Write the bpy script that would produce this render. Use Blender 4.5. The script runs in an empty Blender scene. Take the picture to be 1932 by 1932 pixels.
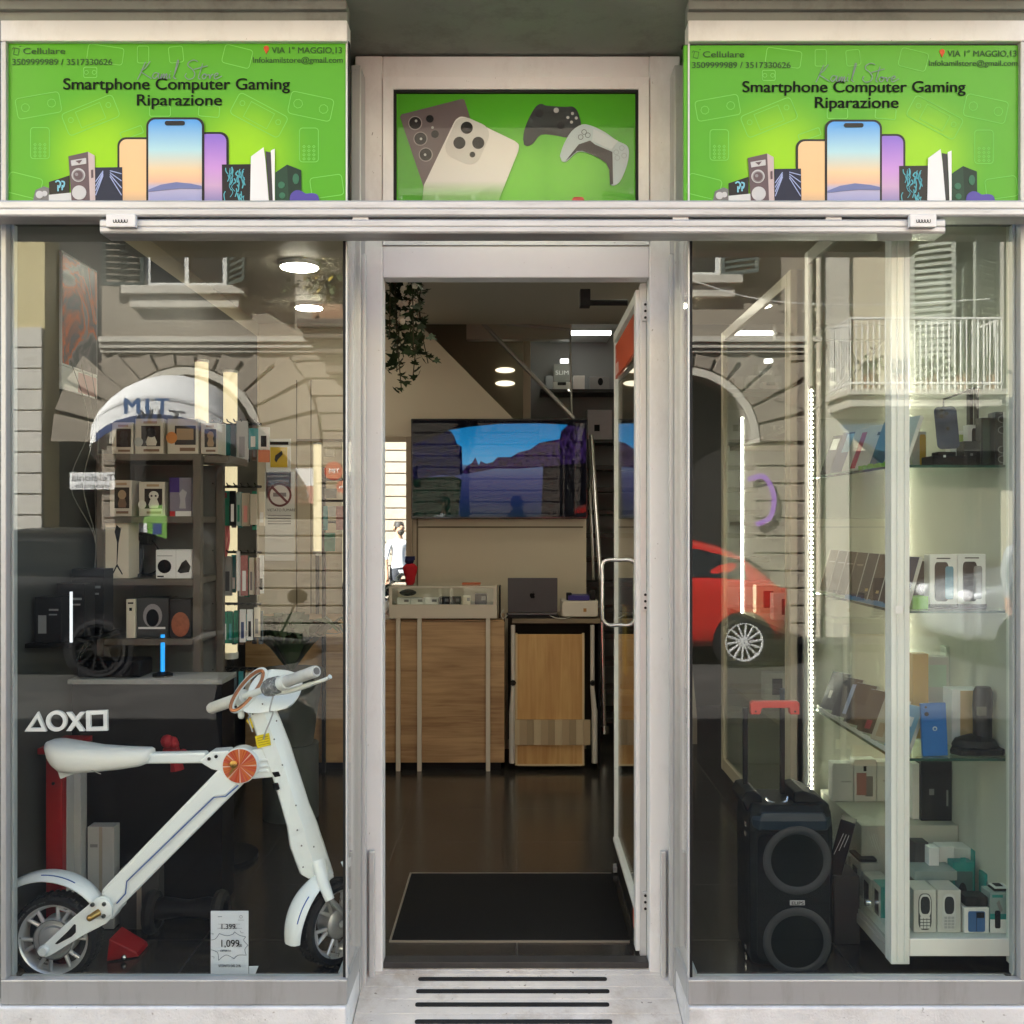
import bpy, bmesh, math, random
from mathutils import Vector, Matrix
R = math.radians
SC = bpy.context.scene
COL = SC.collection
random.seed(7)

# ---------------------------------------------------------------- camera, sky, sun, exposure
cam = bpy.data.cameras.new('camera'); camo = bpy.data.objects.new('camera', cam); COL.objects.link(camo)
camo.location = (0, -3.32, 1.6); camo.rotation_euler = (R(90), 0, 0)
cam.sensor_width = 36; cam.lens = 36; cam.shift_x = -9/1932; cam.shift_y = 19/1932
cam.clip_start = .05; cam.clip_end = 300
SC.camera = camo

SUN_DIR = Vector((1.15, -1.0, -1.14)).normalized()      # the way the light travels
world = bpy.data.worlds.new('World'); SC.world = world; world.use_nodes = True
nt = world.node_tree
bg = nt.nodes['Background']
sky = nt.nodes.new('ShaderNodeTexSky'); sky.sky_type = 'NISHITA'; sky.sun_disc = False
to_sun = -SUN_DIR
sky.sun_elevation = math.asin(to_sun.z)
sky.sun_rotation = math.atan2(to_sun.x, to_sun.y)
sky.air_density = 1.0; sky.dust_density = 2.0
nt.links.new(sky.outputs[0], bg.inputs[0]); bg.inputs[1].default_value = .06
sl = bpy.data.lights.new('sun', 'SUN'); sl.energy = 5.0; sl.angle = R(.5); sl.color = (1, .975, .935)
so = bpy.data.objects.new('sun', sl); COL.objects.link(so)
so.rotation_euler = SUN_DIR.to_track_quat('-Z', 'Y').to_euler()
SC.view_settings.view_transform = 'Standard'; SC.view_settings.look = 'None'
SC.view_settings.exposure = 3.28; SC.view_settings.gamma = 1
SC.cycles.use_denoising = True
SC.cycles.max_bounces = 10; SC.cycles.transparent_max_bounces = 24; SC.cycles.glossy_bounces = 6
SC.cycles.caustics_reflective = False; SC.cycles.caustics_refractive = False
SC.cycles.sample_clamp_indirect = 6

# ---------------------------------------------------------------- helpers
CAMD = 3.32
def P(u, v, y):
    """point at depth y whose place in the 1932 px photograph is (u, v)"""
    k = (y + CAMD)/1932
    return Vector(((u-975)*k, y, 1.6-(v-985)*k))
def X(u, y): return (u-975)*(y+CAMD)/1932
def Zp(v, y): return 1.6-(v-985)*(y+CAMD)/1932

def tag(o, label, cat, group=None, kind=None):
    if label: o['label'] = label
    if cat: o['category'] = cat
    if group: o['group'] = group
    if kind: o['kind'] = kind
    return o
def thing(name, label, cat, loc=(0, 0, 0), group=None, rz=0):
    o = bpy.data.objects.new(name, None); COL.objects.link(o); o.empty_display_size = .05
    o.location = loc; o.rotation_euler = (0, 0, rz)
    return tag(o, label, cat, group)
def wloc(o):
    v = Vector((0, 0, 0))
    while o is not None: v += o.location; o = o.parent
    return v
def copy_tree(o, parent=None):
    c = o.copy(); COL.objects.link(c); c.parent = parent
    for ch in list(o.children): copy_tree(ch, c)
    return c

class MB:
    def __init__(s): s.v = []; s.f = []; s.m = []; s.k = 0
    def mat(s, k): s.k = k; return s
    def add(s, vs, fs):
        n = len(s.v); s.v += [tuple(v) for v in vs]
        s.f += [tuple(i+n for i in f) for f in fs]; s.m += [s.k]*len(fs); return s
    def box(s, x0, x1, y0, y1, z0, z1):
        return s.add([(x0,y0,z0),(x1,y0,z0),(x1,y1,z0),(x0,y1,z0),(x0,y0,z1),(x1,y0,z1),(x1,y1,z1),(x0,y1,z1)],
                     [(0,3,2,1),(4,5,6,7),(0,1,5,4),(1,2,6,5),(2,3,7,6),(3,0,4,7)])
    def obox(s, c, size, M):
        a, b, d = [q/2 for q in size]; c = Vector(c)
        vs = [c + M @ Vector((x*a, y*b, z*d)) for z in (-1, 1) for x, y in ((-1,-1),(1,-1),(1,1),(-1,1))]
        return s.add(vs, [(0,3,2,1),(4,5,6,7),(0,1,5,4),(1,2,6,5),(2,3,7,6),(3,0,4,7)])
    def loft(s, rings, cap=True, closed=True):
        n = len(rings[0]); vs = [p for r in rings for p in r]; fs = []
        for i in range(len(rings)-1):
            for j in range(n if closed else n-1):
                fs.append((i*n+j, i*n+(j+1) % n, (i+1)*n+(j+1) % n, (i+1)*n+j))
        if cap: fs.append(tuple(range(n-1, -1, -1))); fs.append(tuple((len(rings)-1)*n+j for j in range(n)))
        return s.add(vs, fs)
    def prism(s, front, back): return s.loft([front, back])
    def prism_y(s, pts, y0, y1): return s.loft([[(x, y0, z) for x, z in pts], [(x, y1, z) for x, z in pts]])
    def prism_x(s, pts, x0, x1): return s.loft([[(x0, y, z) for y, z in pts], [(x1, y, z) for y, z in pts]])
    def prism_z(s, pts, z0, z1): return s.loft([[(x, y, z0) for x, y in pts], [(x, y, z1) for x, y in pts]])
    def face(s, pts): return s.add(pts, [tuple(range(len(pts)))])
    def tube(s, pts, r, n=10, closed=False):
        pts = [Vector(p) for p in pts]; m = len(pts)
        rs = r if isinstance(r, (list, tuple)) else [r]*m
        rings = []; up = None
        for i, p in enumerate(pts):
            a = pts[i-1] if i > 0 else (pts[-1] if closed else p); b = pts[(i+1) % m] if (i < m-1 or closed) else p
            t = (b-a).normalized()
            if up is None: up = Vector((0, 0, 1)) if abs(t.z) < .9 else Vector((1, 0, 0))
            e1 = (up - t*up.dot(t)).normalized(); up = e1; e2 = t.cross(e1)
            rings.append([p + (e1*math.cos(2*math.pi*j/n) + e2*math.sin(2*math.pi*j/n))*rs[i] for j in range(n)])
        if closed: return s.loft(rings + [rings[0]], cap=False)
        return s.loft(rings)
    def lathe(s, prof, c, axis=(0, 0, 1), n=24, cap=True):
        """prof: list of (radius, offset along axis)"""
        c = Vector(c); q = Vector((0, 0, 1)).rotation_difference(Vector(axis).normalized())
        rings = [[c + q @ Vector((r*math.cos(2*math.pi*j/n), r*math.sin(2*math.pi*j/n), h)) for j in range(n)] for r, h in prof]
        return s.loft(rings, cap=cap)
    def torus(s, c, RR, r, axis=(0, 0, 1), n=32, m=12, sq=1.0):
        c = Vector(c); q = Vector((0, 0, 1)).rotation_difference(Vector(axis).normalized())
        rings = []
        for i in range(n+1):
            a = 2*math.pi*i/n
            rings.append([c + q @ Vector(((RR+r*math.cos(2*math.pi*j/m))*math.cos(a), (RR+r*math.cos(2*math.pi*j/m))*math.sin(a), sq*r*math.sin(2*math.pi*j/m))) for j in range(m)])
        return s.loft(rings, cap=False)
    def ball(s, c, rx, ry=None, rz=None, n=14, m=9):
        ry = ry or rx; rz = rz or rx; c = Vector(c); rings = []
        for i in range(m+1):
            t = math.pi*(.02+.96*i/m)
            rings.append([c + Vector((rx*math.sin(t)*math.cos(2*math.pi*j/n), ry*math.sin(t)*math.sin(2*math.pi*j/n), -rz*math.cos(t))) for j in range(n)])
        return s.loft(rings)
    def stroke(s, pts, w, F, closed=False):
        """flat mitred line of width w through 2-D pts, mapped to space by F(x, y)"""
        pts = [Vector((p[0], p[1])) for p in pts]; m = len(pts); L = []; Rr = []
        for i, p in enumerate(pts):
            a = pts[i-1] if (i > 0 or closed) else None; b = pts[(i+1) % m] if (i < m-1 or closed) else None
            d1 = (p-a).normalized() if a is not None and (p-a).length > 1e-9 else None
            d2 = (b-p).normalized() if b is not None and (b-p).length > 1e-9 else None
            d1 = d1 or d2; d2 = d2 or d1
            t = (d1+d2); t = t.normalized() if t.length > 1e-6 else d1
            nn = Vector((-t.y, t.x)); k = w/2/max(.45, nn.dot(Vector((-d1.y, d1.x))))
            L.append(F(*(p+nn*k))); Rr.append(F(*(p-nn*k)))
        if closed: L.append(L[0]); Rr.append(Rr[0])
        q = len(L)
        return s.add(L+Rr, [(i, i+1, q+i+1, q+i) for i in range(q-1)])
    def text(s, body, F, size, bold=0, align='LEFT', width=None):
        """flat lettering; F maps (x, y) with y up, in the same units as size"""
        cu = bpy.data.curves.new('lettering', 'FONT'); cu.body = body; cu.size = size; cu.align_x = align
        o = bpy.data.objects.new('lettering', cu); COL.objects.link(o)
        bpy.context.view_layer.update()
        me = bpy.data.meshes.new_from_object(o.evaluated_get(bpy.context.evaluated_depsgraph_get()))
        k = 1
        if width and me.vertices:
            xs = [v.co.x for v in me.vertices]; k = width/max(1e-6, max(xs)-min(xs))
        fs = [tuple(p.vertices) for p in me.polygons]
        for q in ((-bold, 0, bold) if bold else (0,)):        # heavier weight: the same letters printed a hair apart
            lift = Vector((0, -.00025, 0))*(q/bold+1) if bold else Vector((0, 0, 0))
            s.add([Vector(F(v.co.x*k+q, v.co.y+(abs(q)*.5 if q else 0)))+lift for v in me.vertices], fs)
        bpy.data.objects.remove(o); bpy.data.curves.remove(cu); bpy.data.meshes.remove(me)
        return s
    def build(s, name, mats, parent=None, smooth=False, bevel=0, seg=2, label=None, angle=38, sub=0):
        me = bpy.data.meshes.new(name)
        off = wloc(parent) if parent is not None else Vector((0, 0, 0))
        me.from_pydata([Vector(v)-off for v in s.v], [], s.f)
        if not isinstance(mats, (list, tuple)): mats = [mats]
        for m in mats: me.materials.append(m)
        me.polygons.foreach_set('material_index', [min(k, len(mats)-1) for k in s.m])
        bm = bmesh.new(); bm.from_mesh(me); bmesh.ops.recalc_face_normals(bm, faces=bm.faces); bm.to_mesh(me); bm.free()
        if smooth:
            me.shade_smooth(); me.set_sharp_from_angle(angle=R(angle))
        o = bpy.data.objects.new(name, me); COL.objects.link(o); o.parent = parent
        if bevel:
            b = o.modifiers.new('edge', 'BEVEL'); b.width = bevel; b.segments = seg; b.limit_method = 'ANGLE'; b.angle_limit = R(40)
        if sub:
            b = o.modifiers.new('smooth', 'SUBSURF'); b.levels = sub; b.render_levels = sub
        if label: o['label'] = label
        return o

def rrect(x0, x1, y0, y1, r, n=5):
    out = []
    for cx, cy, a0 in ((x1-r, y1-r, 0), (x0+r, y1-r, 90), (x0+r, y0+r, 180), (x1-r, y0+r, 270)):
        for i in range(n+1):
            a = R(a0+90*i/n); out.append((cx+r*math.cos(a), cy+r*math.sin(a)))
    return out
def circ(cx, cy, r, n=24, ry=None):
    return [(cx+r*math.cos(2*math.pi*i/n), cy+(ry or r)*math.sin(2*math.pi*i/n)) for i in range(n)]
def smoothline(pts, n=6):
    out = []; m = len(pts)
    for i in range(m-1):
        p0 = pts[max(i-1, 0)]; p1 = pts[i]; p2 = pts[i+1]; p3 = pts[min(i+2, m-1)]
        for k in range(n):
            t = k/n
            out.append(tuple(.5*((2*b)+(-a+c)*t+(2*a-5*b+4*c-d)*t*t+(-a+3*b-3*c+d)*t**3) for a, b, c, d in zip(p0, p1, p2, p3)))
    out.append(tuple(pts[-1])); return out
def rot2(pts, c, a):
    ca, sa = math.cos(R(a)), math.sin(R(a))
    return [(c[0]+(x-c[0])*ca-(y-c[1])*sa, c[1]+(x-c[0])*sa+(y-c[1])*ca) for x, y in pts]

# ---------------------------------------------------------------- materials
MATS = {}
def mat(name, col, rough=.5, metal=0, var=0, scale=6, bump=0, bscale=80, spec=.3, coat=0, stretch=(1, 1, 1), dirt=None, dscale=3, spots=None):
    if name in MATS: return MATS[name]
    m = bpy.data.materials.new(name); m.use_nodes = True; n = m.node_tree.nodes; l = m.node_tree.links
    b = n['Principled BSDF']; b.inputs['Base Color'].default_value = (*col, 1)
    b.inputs['Roughness'].default_value = rough; b.inputs['Metallic'].default_value = metal
    b.inputs['Specular IOR Level'].default_value = spec; b.inputs['Coat Weight'].default_value = coat
    if var or bump or dirt or spots:
        tc = n.new('ShaderNodeTexCoord'); mp = n.new('ShaderNodeMapping'); mp.inputs['Scale'].default_value = stretch
        l.new(tc.outputs['Object'], mp.inputs[0])
    if var:
        t = n.new('ShaderNodeTexNoise'); t.inputs['Scale'].default_value = scale; t.inputs['Detail'].default_value = 6; t.inputs['Roughness'].default_value = .65
        l.new(mp.outputs[0], t.inputs[0])
        r = n.new('ShaderNodeMapRange'); r.inputs[1].default_value = .25; r.inputs[2].default_value = .75
        r.inputs[3].default_value = 1-var; r.inputs[4].default_value = 1+var
        l.new(t.outputs[0], r.inputs[0])
        x = n.new('ShaderNodeVectorMath'); x.operation = 'SCALE'; x.inputs[0].default_value = col
        l.new(r.outputs[0], x.inputs['Scale']); src = x.outputs[0]
        if dirt:
            t2 = n.new('ShaderNodeTexNoise'); t2.inputs['Scale'].default_value = dscale; t2.inputs['Detail'].default_value = 9; t2.inputs['Roughness'].default_value = .75
            l.new(mp.outputs[0], t2.inputs[0])
            r2 = n.new('ShaderNodeMapRange'); r2.inputs[1].default_value = .50; r2.inputs[2].default_value = .70; r2.inputs[4].default_value = .8
            l.new(t2.outputs[0], r2.inputs[0])
            mx = n.new('ShaderNodeMix'); mx.data_type = 'RGBA'; l.new(r2.outputs[0], mx.inputs[0]); l.new(src, mx.inputs[6]); mx.inputs[7].default_value = (*dirt, 1)
            src = mx.outputs[2]
        if spots:
            t3 = n.new('ShaderNodeTexNoise'); t3.inputs['Scale'].default_value = spots[1]; t3.inputs['Detail'].default_value = 2; l.new(mp.outputs[0], t3.inputs[0])
            r4 = n.new('ShaderNodeMapRange'); r4.inputs[1].default_value = spots[2]; r4.inputs[2].default_value = spots[2]+.05; r4.inputs[4].default_value = .85; l.new(t3.outputs[0], r4.inputs[0])
            m3 = n.new('ShaderNodeMix'); m3.data_type = 'RGBA'; l.new(r4.outputs[0], m3.inputs[0]); l.new(src, m3.inputs[6]); m3.inputs[7].default_value = (*spots[0], 1); src = m3.outputs[2]
        l.new(src, b.inputs['Base Color'])
        rr = n.new('ShaderNodeMapRange'); rr.inputs[3].default_value = max(.02, rough-.08); rr.inputs[4].default_value = min(1, rough+.1)
        l.new(t.outputs[0], rr.inputs[0]); l.new(rr.outputs[0], b.inputs['Roughness'])
    if bump:
        t = n.new('ShaderNodeTexNoise'); t.inputs['Scale'].default_value = bscale; t.inputs['Detail'].default_value = 5
        l.new(mp.outputs[0], t.inputs[0])
        u = n.new('ShaderNodeBump'); u.inputs['Strength'].default_value = bump; u.inputs['Distance'].default_value = .01
        l.new(t.outputs[0], u.inputs['Height']); l.new(u.outputs[0], b.inputs['Normal'])
    MATS[name] = m; return m
def emit(name, col, strength):
    if name in MATS: return MATS[name]
    m = bpy.data.materials.new(name); m.use_nodes = True; n = m.node_tree.nodes; b = n['Principled BSDF']
    b.inputs['Base Color'].default_value = (*[c*.5 for c in col], 1); b.inputs['Emission Color'].default_value = (*col, 1); b.inputs['Emission Strength'].default_value = strength
    MATS[name] = m; return m
def glass(name, r0=.12, tint=(.93, .96, .94), rough=0.0):
    if name in MATS: return MATS[name]
    m = bpy.data.materials.new(name); m.use_nodes = True; n = m.node_tree.nodes; l = m.node_tree.links
    n.remove(n['Principled BSDF'])
    t = n.new('ShaderNodeBsdfTransparent'); t.inputs[0].default_value = (*tint, 1)
    g = n.new('ShaderNodeBsdfGlossy'); g.inputs['Roughness'].default_value = rough; g.inputs[0].default_value = (1, 1, 1, 1)
    lw = n.new('ShaderNodeLayerWeight'); lw.inputs[0].default_value = .5
    p = n.new('ShaderNodeMath'); p.operation = 'POWER'; p.inputs[1].default_value = 5; l.new(lw.outputs['Facing'], p.inputs[0])
    a = n.new('ShaderNodeMath'); a.operation = 'MULTIPLY_ADD'; a.inputs[1].default_value = 1-r0; a.inputs[2].default_value = r0; l.new(p.outputs[0], a.inputs[0])
    x = n.new('ShaderNodeMixShader'); l.new(a.outputs[0], x.inputs[0]); l.new(t.outputs[0], x.inputs[1]); l.new(g.outputs[0], x.inputs[2])
    l.new(x.outputs[0], n['Material Output'].inputs[0]); MATS[name] = m; return m
def ramp_mat(name, axis, stops, lo, hi, rough=.35, emission=0):
    """printed or shown gradient along an object axis (stops: (t, colour))"""
    if name in MATS: return MATS[name]
    m = bpy.data.materials.new(name); m.use_nodes = True; n = m.node_tree.nodes; l = m.node_tree.links; b = n['Principled BSDF']
    tc = n.new('ShaderNodeTexCoord'); sp = n.new('ShaderNodeSeparateXYZ'); l.new(tc.outputs['Object'], sp.inputs[0])
    r = n.new('ShaderNodeMapRange'); r.inputs[1].default_value = lo; r.inputs[2].default_value = hi; l.new(sp.outputs[axis], r.inputs[0])
    c = n.new('ShaderNodeValToRGB'); e = c.color_ramp.elements
    while len(e) < len(stops): e.new(.5)
    for q, (t, cc) in zip(e, stops): q.position = t; q.color = (*cc, 1)
    l.new(r.outputs[0], c.inputs[0]); l.new(c.outputs[0], b.inputs['Base Color']); b.inputs['Roughness'].default_value = rough
    if emission:
        b.inputs['Base Color'].default_value = (.01, .01, .01, 1); l.remove(b.inputs['Base Color'].links[0])
        l.new(c.outputs[0], b.inputs['Emission Color']); b.inputs['Emission Strength'].default_value = emission; b.inputs['Roughness'].default_value = .12
    MATS[name] = m; return m
def wood(name, c1, c2, axis=0, scale=3.0, rough=.45):
    if name in MATS: return MATS[name]
    m = bpy.data.materials.new(name); m.use_nodes = True; n = m.node_tree.nodes; l = m.node_tree.links; b = n['Principled BSDF']
    tc = n.new('ShaderNodeTexCoord'); mp = n.new('ShaderNodeMapping'); s = [14, 14, 14]; s[axis] = .9; mp.inputs['Scale'].default_value = s
    l.new(tc.outputs['Object'], mp.inputs[0])
    t = n.new('ShaderNodeTexNoise'); t.inputs['Scale'].default_value = scale; t.inputs['Detail'].default_value = 8; t.inputs['Distortion'].default_value = .8; l.new(mp.outputs[0], t.inputs[0])
    mp2 = n.new('ShaderNodeMapping'); s2 = [5, 5, 5]; s2[axis] = 1.2; mp2.inputs['Scale'].default_value = s2; l.new(tc.outputs['Object'], mp2.inputs[0])
    t2 = n.new('ShaderNodeTexNoise'); t2.inputs['Scale'].default_value = 1.6; t2.inputs['Detail'].default_value = 3; l.new(mp2.outputs[0], t2.inputs[0])
    ad = n.new('ShaderNodeMath'); ad.operation = 'ADD'; l.new(t.outputs[0], ad.inputs[0]); l.new(t2.outputs[0], ad.inputs[1])
    c = n.new('ShaderNodeValToRGB'); e = c.color_ramp.elements; e[0].position = .38; e[1].position = .60; e[0].color = (*c1, 1); e[1].color = (*c2, 1)
    hv = n.new('ShaderNodeMath'); hv.operation = 'MULTIPLY'; hv.inputs[1].default_value = .5; l.new(ad.outputs[0], hv.inputs[0]); l.new(hv.outputs[0], c.inputs[0])
    l.new(c.outputs[0], b.inputs['Base Color']); b.inputs['Roughness'].default_value = rough
    MATS[name] = m; return m

ALU = mat('cream_aluminium', (.83, .825, .80), .36, 0, .025, 2, .02, 200, stretch=(1.6, 1.6, .8), dirt=(.67, .65, .615), dscale=1.6, spots=((.30, .27, .23), 70, .735))
ALU2 = mat('grey_anodised_frame', (.47, .47, .46), .36, .35, .04, 2, .02, 200, stretch=(2.2, 2.2, .4), dirt=(.34, .325, .30), dscale=2.4, spots=((.24, .22, .2), 70, .735))
ALUG = mat('grey_aluminium', (.62, .62, .60), .35, .25, .05, 3, .02, 200)
STEEL = mat('galvanised_steel', (.56, .56, .56), .42, .45, .2, 14, .08, 60, stretch=(.25, 3, 3), dirt=(.28, .27, .26), dscale=7)
CHROME = mat('bright_metal', (.75, .75, .74), .18, .95)
BLACK = mat('black_plastic', (.010, .010, .011), .5, spec=.15)
GASKET = mat('black_gasket', (.012, .013, .013), .6)
WHITE = mat('white_paint', (.78, .79, .77), .3, 0, .03, 5)
PAPER = mat('white_card', (.78, .78, .76), .6, 0, .03, 9)
INK = mat('black_ink', (.010, .010, .012), .6, spec=.12)
GREYINK = mat('grey_ink', (.22, .22, .22), .5)
CREAM = mat('cream_card', (.68, .62, .5), .6)
LEDW = emit('warm_led', (1, .88, .62), 2.6)
LEDC = emit('cool_led', (1, .97, .88), 5)
WINGLASS = glass('window_glass', .037, (.975, .99, .98))
CLEAR = glass('clear_glass', .022, (.95, .975, .96))

# ================================================================ ground, floor
def tile_mat(name, col, grout, sx, sy, rough, var=.25, wide=.008):
    m = bpy.data.materials.new(name); m.use_nodes = True; n = m.node_tree.nodes; l = m.node_tree.links; b = n['Principled BSDF']
    tc = n.new('ShaderNodeTexCoord')
    br = n.new('ShaderNodeTexBrick'); br.offset = 0; br.inputs['Scale'].default_value = 1; br.inputs['Brick Width'].default_value = sx; br.inputs['Row Height'].default_value = sy
    br.inputs['Mortar Size'].default_value = wide; br.inputs['Mortar Smooth'].default_value = .2; br.inputs['Bias'].default_value = 0
    br.inputs['Color1'].default_value = (*col, 1); br.inputs['Color2'].default_value = (*[c*1.12 for c in col], 1); br.inputs['Mortar'].default_value = (*grout, 1)
    l.new(tc.outputs['Object'], br.inputs[0])
    mp = n.new('ShaderNodeMapping'); mp.inputs['Scale'].default_value = (30, 2.0, 1); l.new(tc.outputs['Object'], mp.inputs[0])
    t = n.new('ShaderNodeTexNoise'); t.inputs['Scale'].default_value = 5; t.inputs['Detail'].default_value = 7; l.new(mp.outputs[0], t.inputs[0])
    r = n.new('ShaderNodeMapRange'); r.inputs[3].default_value = 1-var; r.inputs[4].default_value = 1+var; l.new(t.outputs[0], r.inputs[0])
    x = n.new('ShaderNodeVectorMath'); x.operation = 'SCALE'; l.new(br.outputs[0], x.inputs[0]); l.new(r.outputs[0], x.inputs['Scale']); l.new(x.outputs[0], b.inputs['Base Color'])
    r3 = n.new('ShaderNodeMapRange'); r3.inputs[3].default_value = rough-.06; r3.inputs[4].default_value = rough+.12; l.new(t.outputs[0], r3.inputs[0]); l.new(r3.outputs[0], b.inputs['Roughness'])
    u = n.new('ShaderNodeBump'); u.inputs['Strength'].default_value = .25; u.inputs['Distance'].default_value = .004; u.invert = True
    l.new(br.outputs['Fac'], u.inputs['Height']); l.new(u.outputs[0], b.inputs['Normal'])
    return m
ASPHALT = mat('asphalt', (.068, .065, .06), .85, 0, .25, 3, .5, 120, dirt=(.11, .105, .095), dscale=.6, spec=.1)
PAVE = tile_mat('pavement_slabs', (.055, .053, .05), (.03, .029, .027), .8, .4, .8, .12, .012)
MARBLE = mat('worn_marble', (.76, .71, .64), .55, 0, .12, 6, .2, 120, dirt=(.40, .30, .21), dscale=2.2, spots=((.22, .17, .13), 42, .70))
STONE = mat('white_stone', (.78, .77, .75), .6, 0, .1, 5, .25, 150, dirt=(.52, .50, .47), dscale=3, spots=((.35, .32, .29), 55, .71))
FLOORT = tile_mat('dark_floor_tile', (.031, .028, .025), (.068, .064, .058), .6, .6, .17, .10, .004)

def struct(name, mb, m, **k): o = mb.build(name, m, **k); o['kind'] = 'structure'; return o
struct('road', MB().face([(-60, -60, -.15), (60, -60, -.15), (60, -1.9, -.15), (-60, -1.9, -.15)]), ASPHALT)
struct('pavement', MB().box(-60, 60, -1.9, -.012, -.4, -.104), PAVE, bevel=.01)
struct('far_pavement', MB().box(-60, 60, -13, -10.4, -.4, -.04), PAVE, bevel=.01)
struct('floor', MB().prism_z([(-1.9, .06), (-.588, .06), (-.588, .453), (.593, .453), (.593, .06), (1.9, .06), (1.9, 5.7), (-1.9, 5.7)], -.2, 0), FLOORT)

# ================================================================ the shop building
PLASTER = mat('grey_plaster', (.42, .41, .38), .85, 0, .08, 2, .3, 60)
SOFF = mat('grey_green_soffit', (.30, .315, .27), .75, 0, .10, 2.5, .15, 30, dirt=(.15, .15, .13), dscale=2)
WALLB = mat('beige_wall', (.54, .475, .36), .6, 0, .03, 2)
WALLD = mat('olive_wall', (.19, .165, .11), .6, 0, .05, 2)
WALLG = mat('blue_grey_wall', (.22, .23, .235), .6, 0, .05, 2)
CEIL = mat('cream_ceiling', (.55, .50, .42), .45, 0, .03, 2)
bld = thing('shop_building', 'plastered building whose ground floor holds the phone shop and its entrance', 'building', (0, 0, -.1))
m = MB(); m.box(-12, -1.72, 0, .2, -.3, 6.4); m.box(1.70, 12, 0, .2, -.3, 6.4); m.box(-1.72, 1.70, -.02, .18, 3.42, 6.4)
m.build('facade_wall', PLASTER, bld)
m = MB(); m.box(-1.71, 1.69, -.30, .56, 3.292, 3.40); m.build('soffit', SOFF, bld, bevel=.006)
m = MB(); m.box(-1.70, -.552, .02, .06, 3.232, 3.29); m.box(.556, 1.68, .02, .06, 3.232, 3.29); m.box(-.60, .62, .44, .5, 3.27, 3.29)
m.box(-1.70, -.552, -.004, .019, 3.262, 3.291); m.box(.556, 1.68, -.004, .019, 3.262, 3.291)
m.build('fascia', SOFF, bld, bevel=.003)
m = MB(); m.box(-12, 12, .2, 7, 6.3, 6.5); m.build('roof', PLASTER, bld)
m = MB(); m.box(-12, 12, 6.0, 6.2, -.3, 6.3); m.box(-12, -11.8, .2, 6, -.3, 6.3); m.box(11.8, 12, .2, 6, -.3, 6.3); m.build('outer_wall', PLASTER, bld)
for a in (-1.92, 1.85): MB().box(a, a+.1, .2, 5.7, -.1, 3.3).build('side_wall', WALLB, bld)
m = MB(); m.box(-1.82, .115, 5.6, 5.7, 0, 3.4); m.build('back_wall', WALLD, bld)
m = MB(); m.box(.115, 1.85, 5.6, 5.7, 0, 3.4); m.build('back_wall', WALLG, bld)
m = MB(); m.box(-1.82, 1.85, .47, 3.93, 3.0, 3.06); m.box(-1.82, 1.85, 3.9, 5.6, 3.36, 3.42); m.box(-1.82, 1.85, 3.88, 3.93, 3.06, 3.42)
m.build('ceiling', CEIL, bld)
m = MB(); m.prism_y([(-1.82, 0), (.49, 0), (.49, 1.81), (-.69, 3.0), (-1.82, 3.0)], 3.9, 4.0); m.build('inner_wall', WALLB, bld)
m = MB()                                                      # panelling on the wall behind the counter
for u in (560, 587): m.box(X(u, 3.9)-.004, X(u, 3.9)+.004, 3.894, 3.9, 0, 2.6)
m.box(-1.55, -.80, 3.893, 3.9, 2.17, 2.185)
m.box(X(786, 3.9), X(789, 3.9), 3.893, 3.9, 0, 1.63); m.box(X(789, 3.9), X(1100, 3.9), 3.893, 3.9, Zp(996, 3.9), Zp(993, 3.9))
m.build('wall_seam', mat('brown_seam', (.16, .13, .09), .7), bld)
m = MB(); m.box(-1.74, -.552, -.010, .058, -.3, .031); m.box(-.586, -.552, .058, .45, -.3, .031); m.build('plinth', STONE, bld, bevel=.006)
m = MB(); m.box(.557, 1.70, -.010, .058, -.3, .031); m.box(.557, .591, .058, .45, -.3, .031); m.build('plinth', STONE, bld, bevel=.006)
# ramp up to the door
ramp = thing('entrance_ramp', 'worn white marble ramp with black grip strips leading up to the open door', 'ramp', (0, .2, -.1))
def rz(y): return -.008-.196*(.46-y)
edges = [.46, .385, .362, .295, .23, .155, .065, -.03]
m = MB()
for a, b in zip(edges[:-1], edges[1:]):
    m.loft([[(-.549, a-.0012, rz(a)), (-.549, b+.0012, rz(b)), (-.549, b+.0012, -.2), (-.549, a-.0012, -.2)], [(.555, a-.0012, rz(a)), (.555, b+.0012, rz(b)), (.555, b+.0012, -.2), (.555, a-.0012, -.2)]])
m.build('slab', MARBLE, ramp, bevel=.0015, seg=1)
m = MB(); m.box(-.549, .555, -.028, .455, -.3, -.19); m.build('base', STONE, ramp)
gm = mat('worn_black_rubber', (.02, .02, .02), .8, 0, .3, 30)
for y, a, b in ((.335, -.352, .322), (.268, -.353, .325), (.198, -.349, .318), (.112, -.342, .320), (.02, -.34, .32)):
    m = MB(); F = lambda x, t, y=y: Vector((x, y+t, rz(y+t)+.0035))
    pts = rrect(a, b, -.009, .009, .0088, 4)
    m.prism([F(*p)-Vector((0, 0, .006)) for p in pts], [F(*p) for p in pts]); m.build('grip_strip', gm, ramp)

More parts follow.
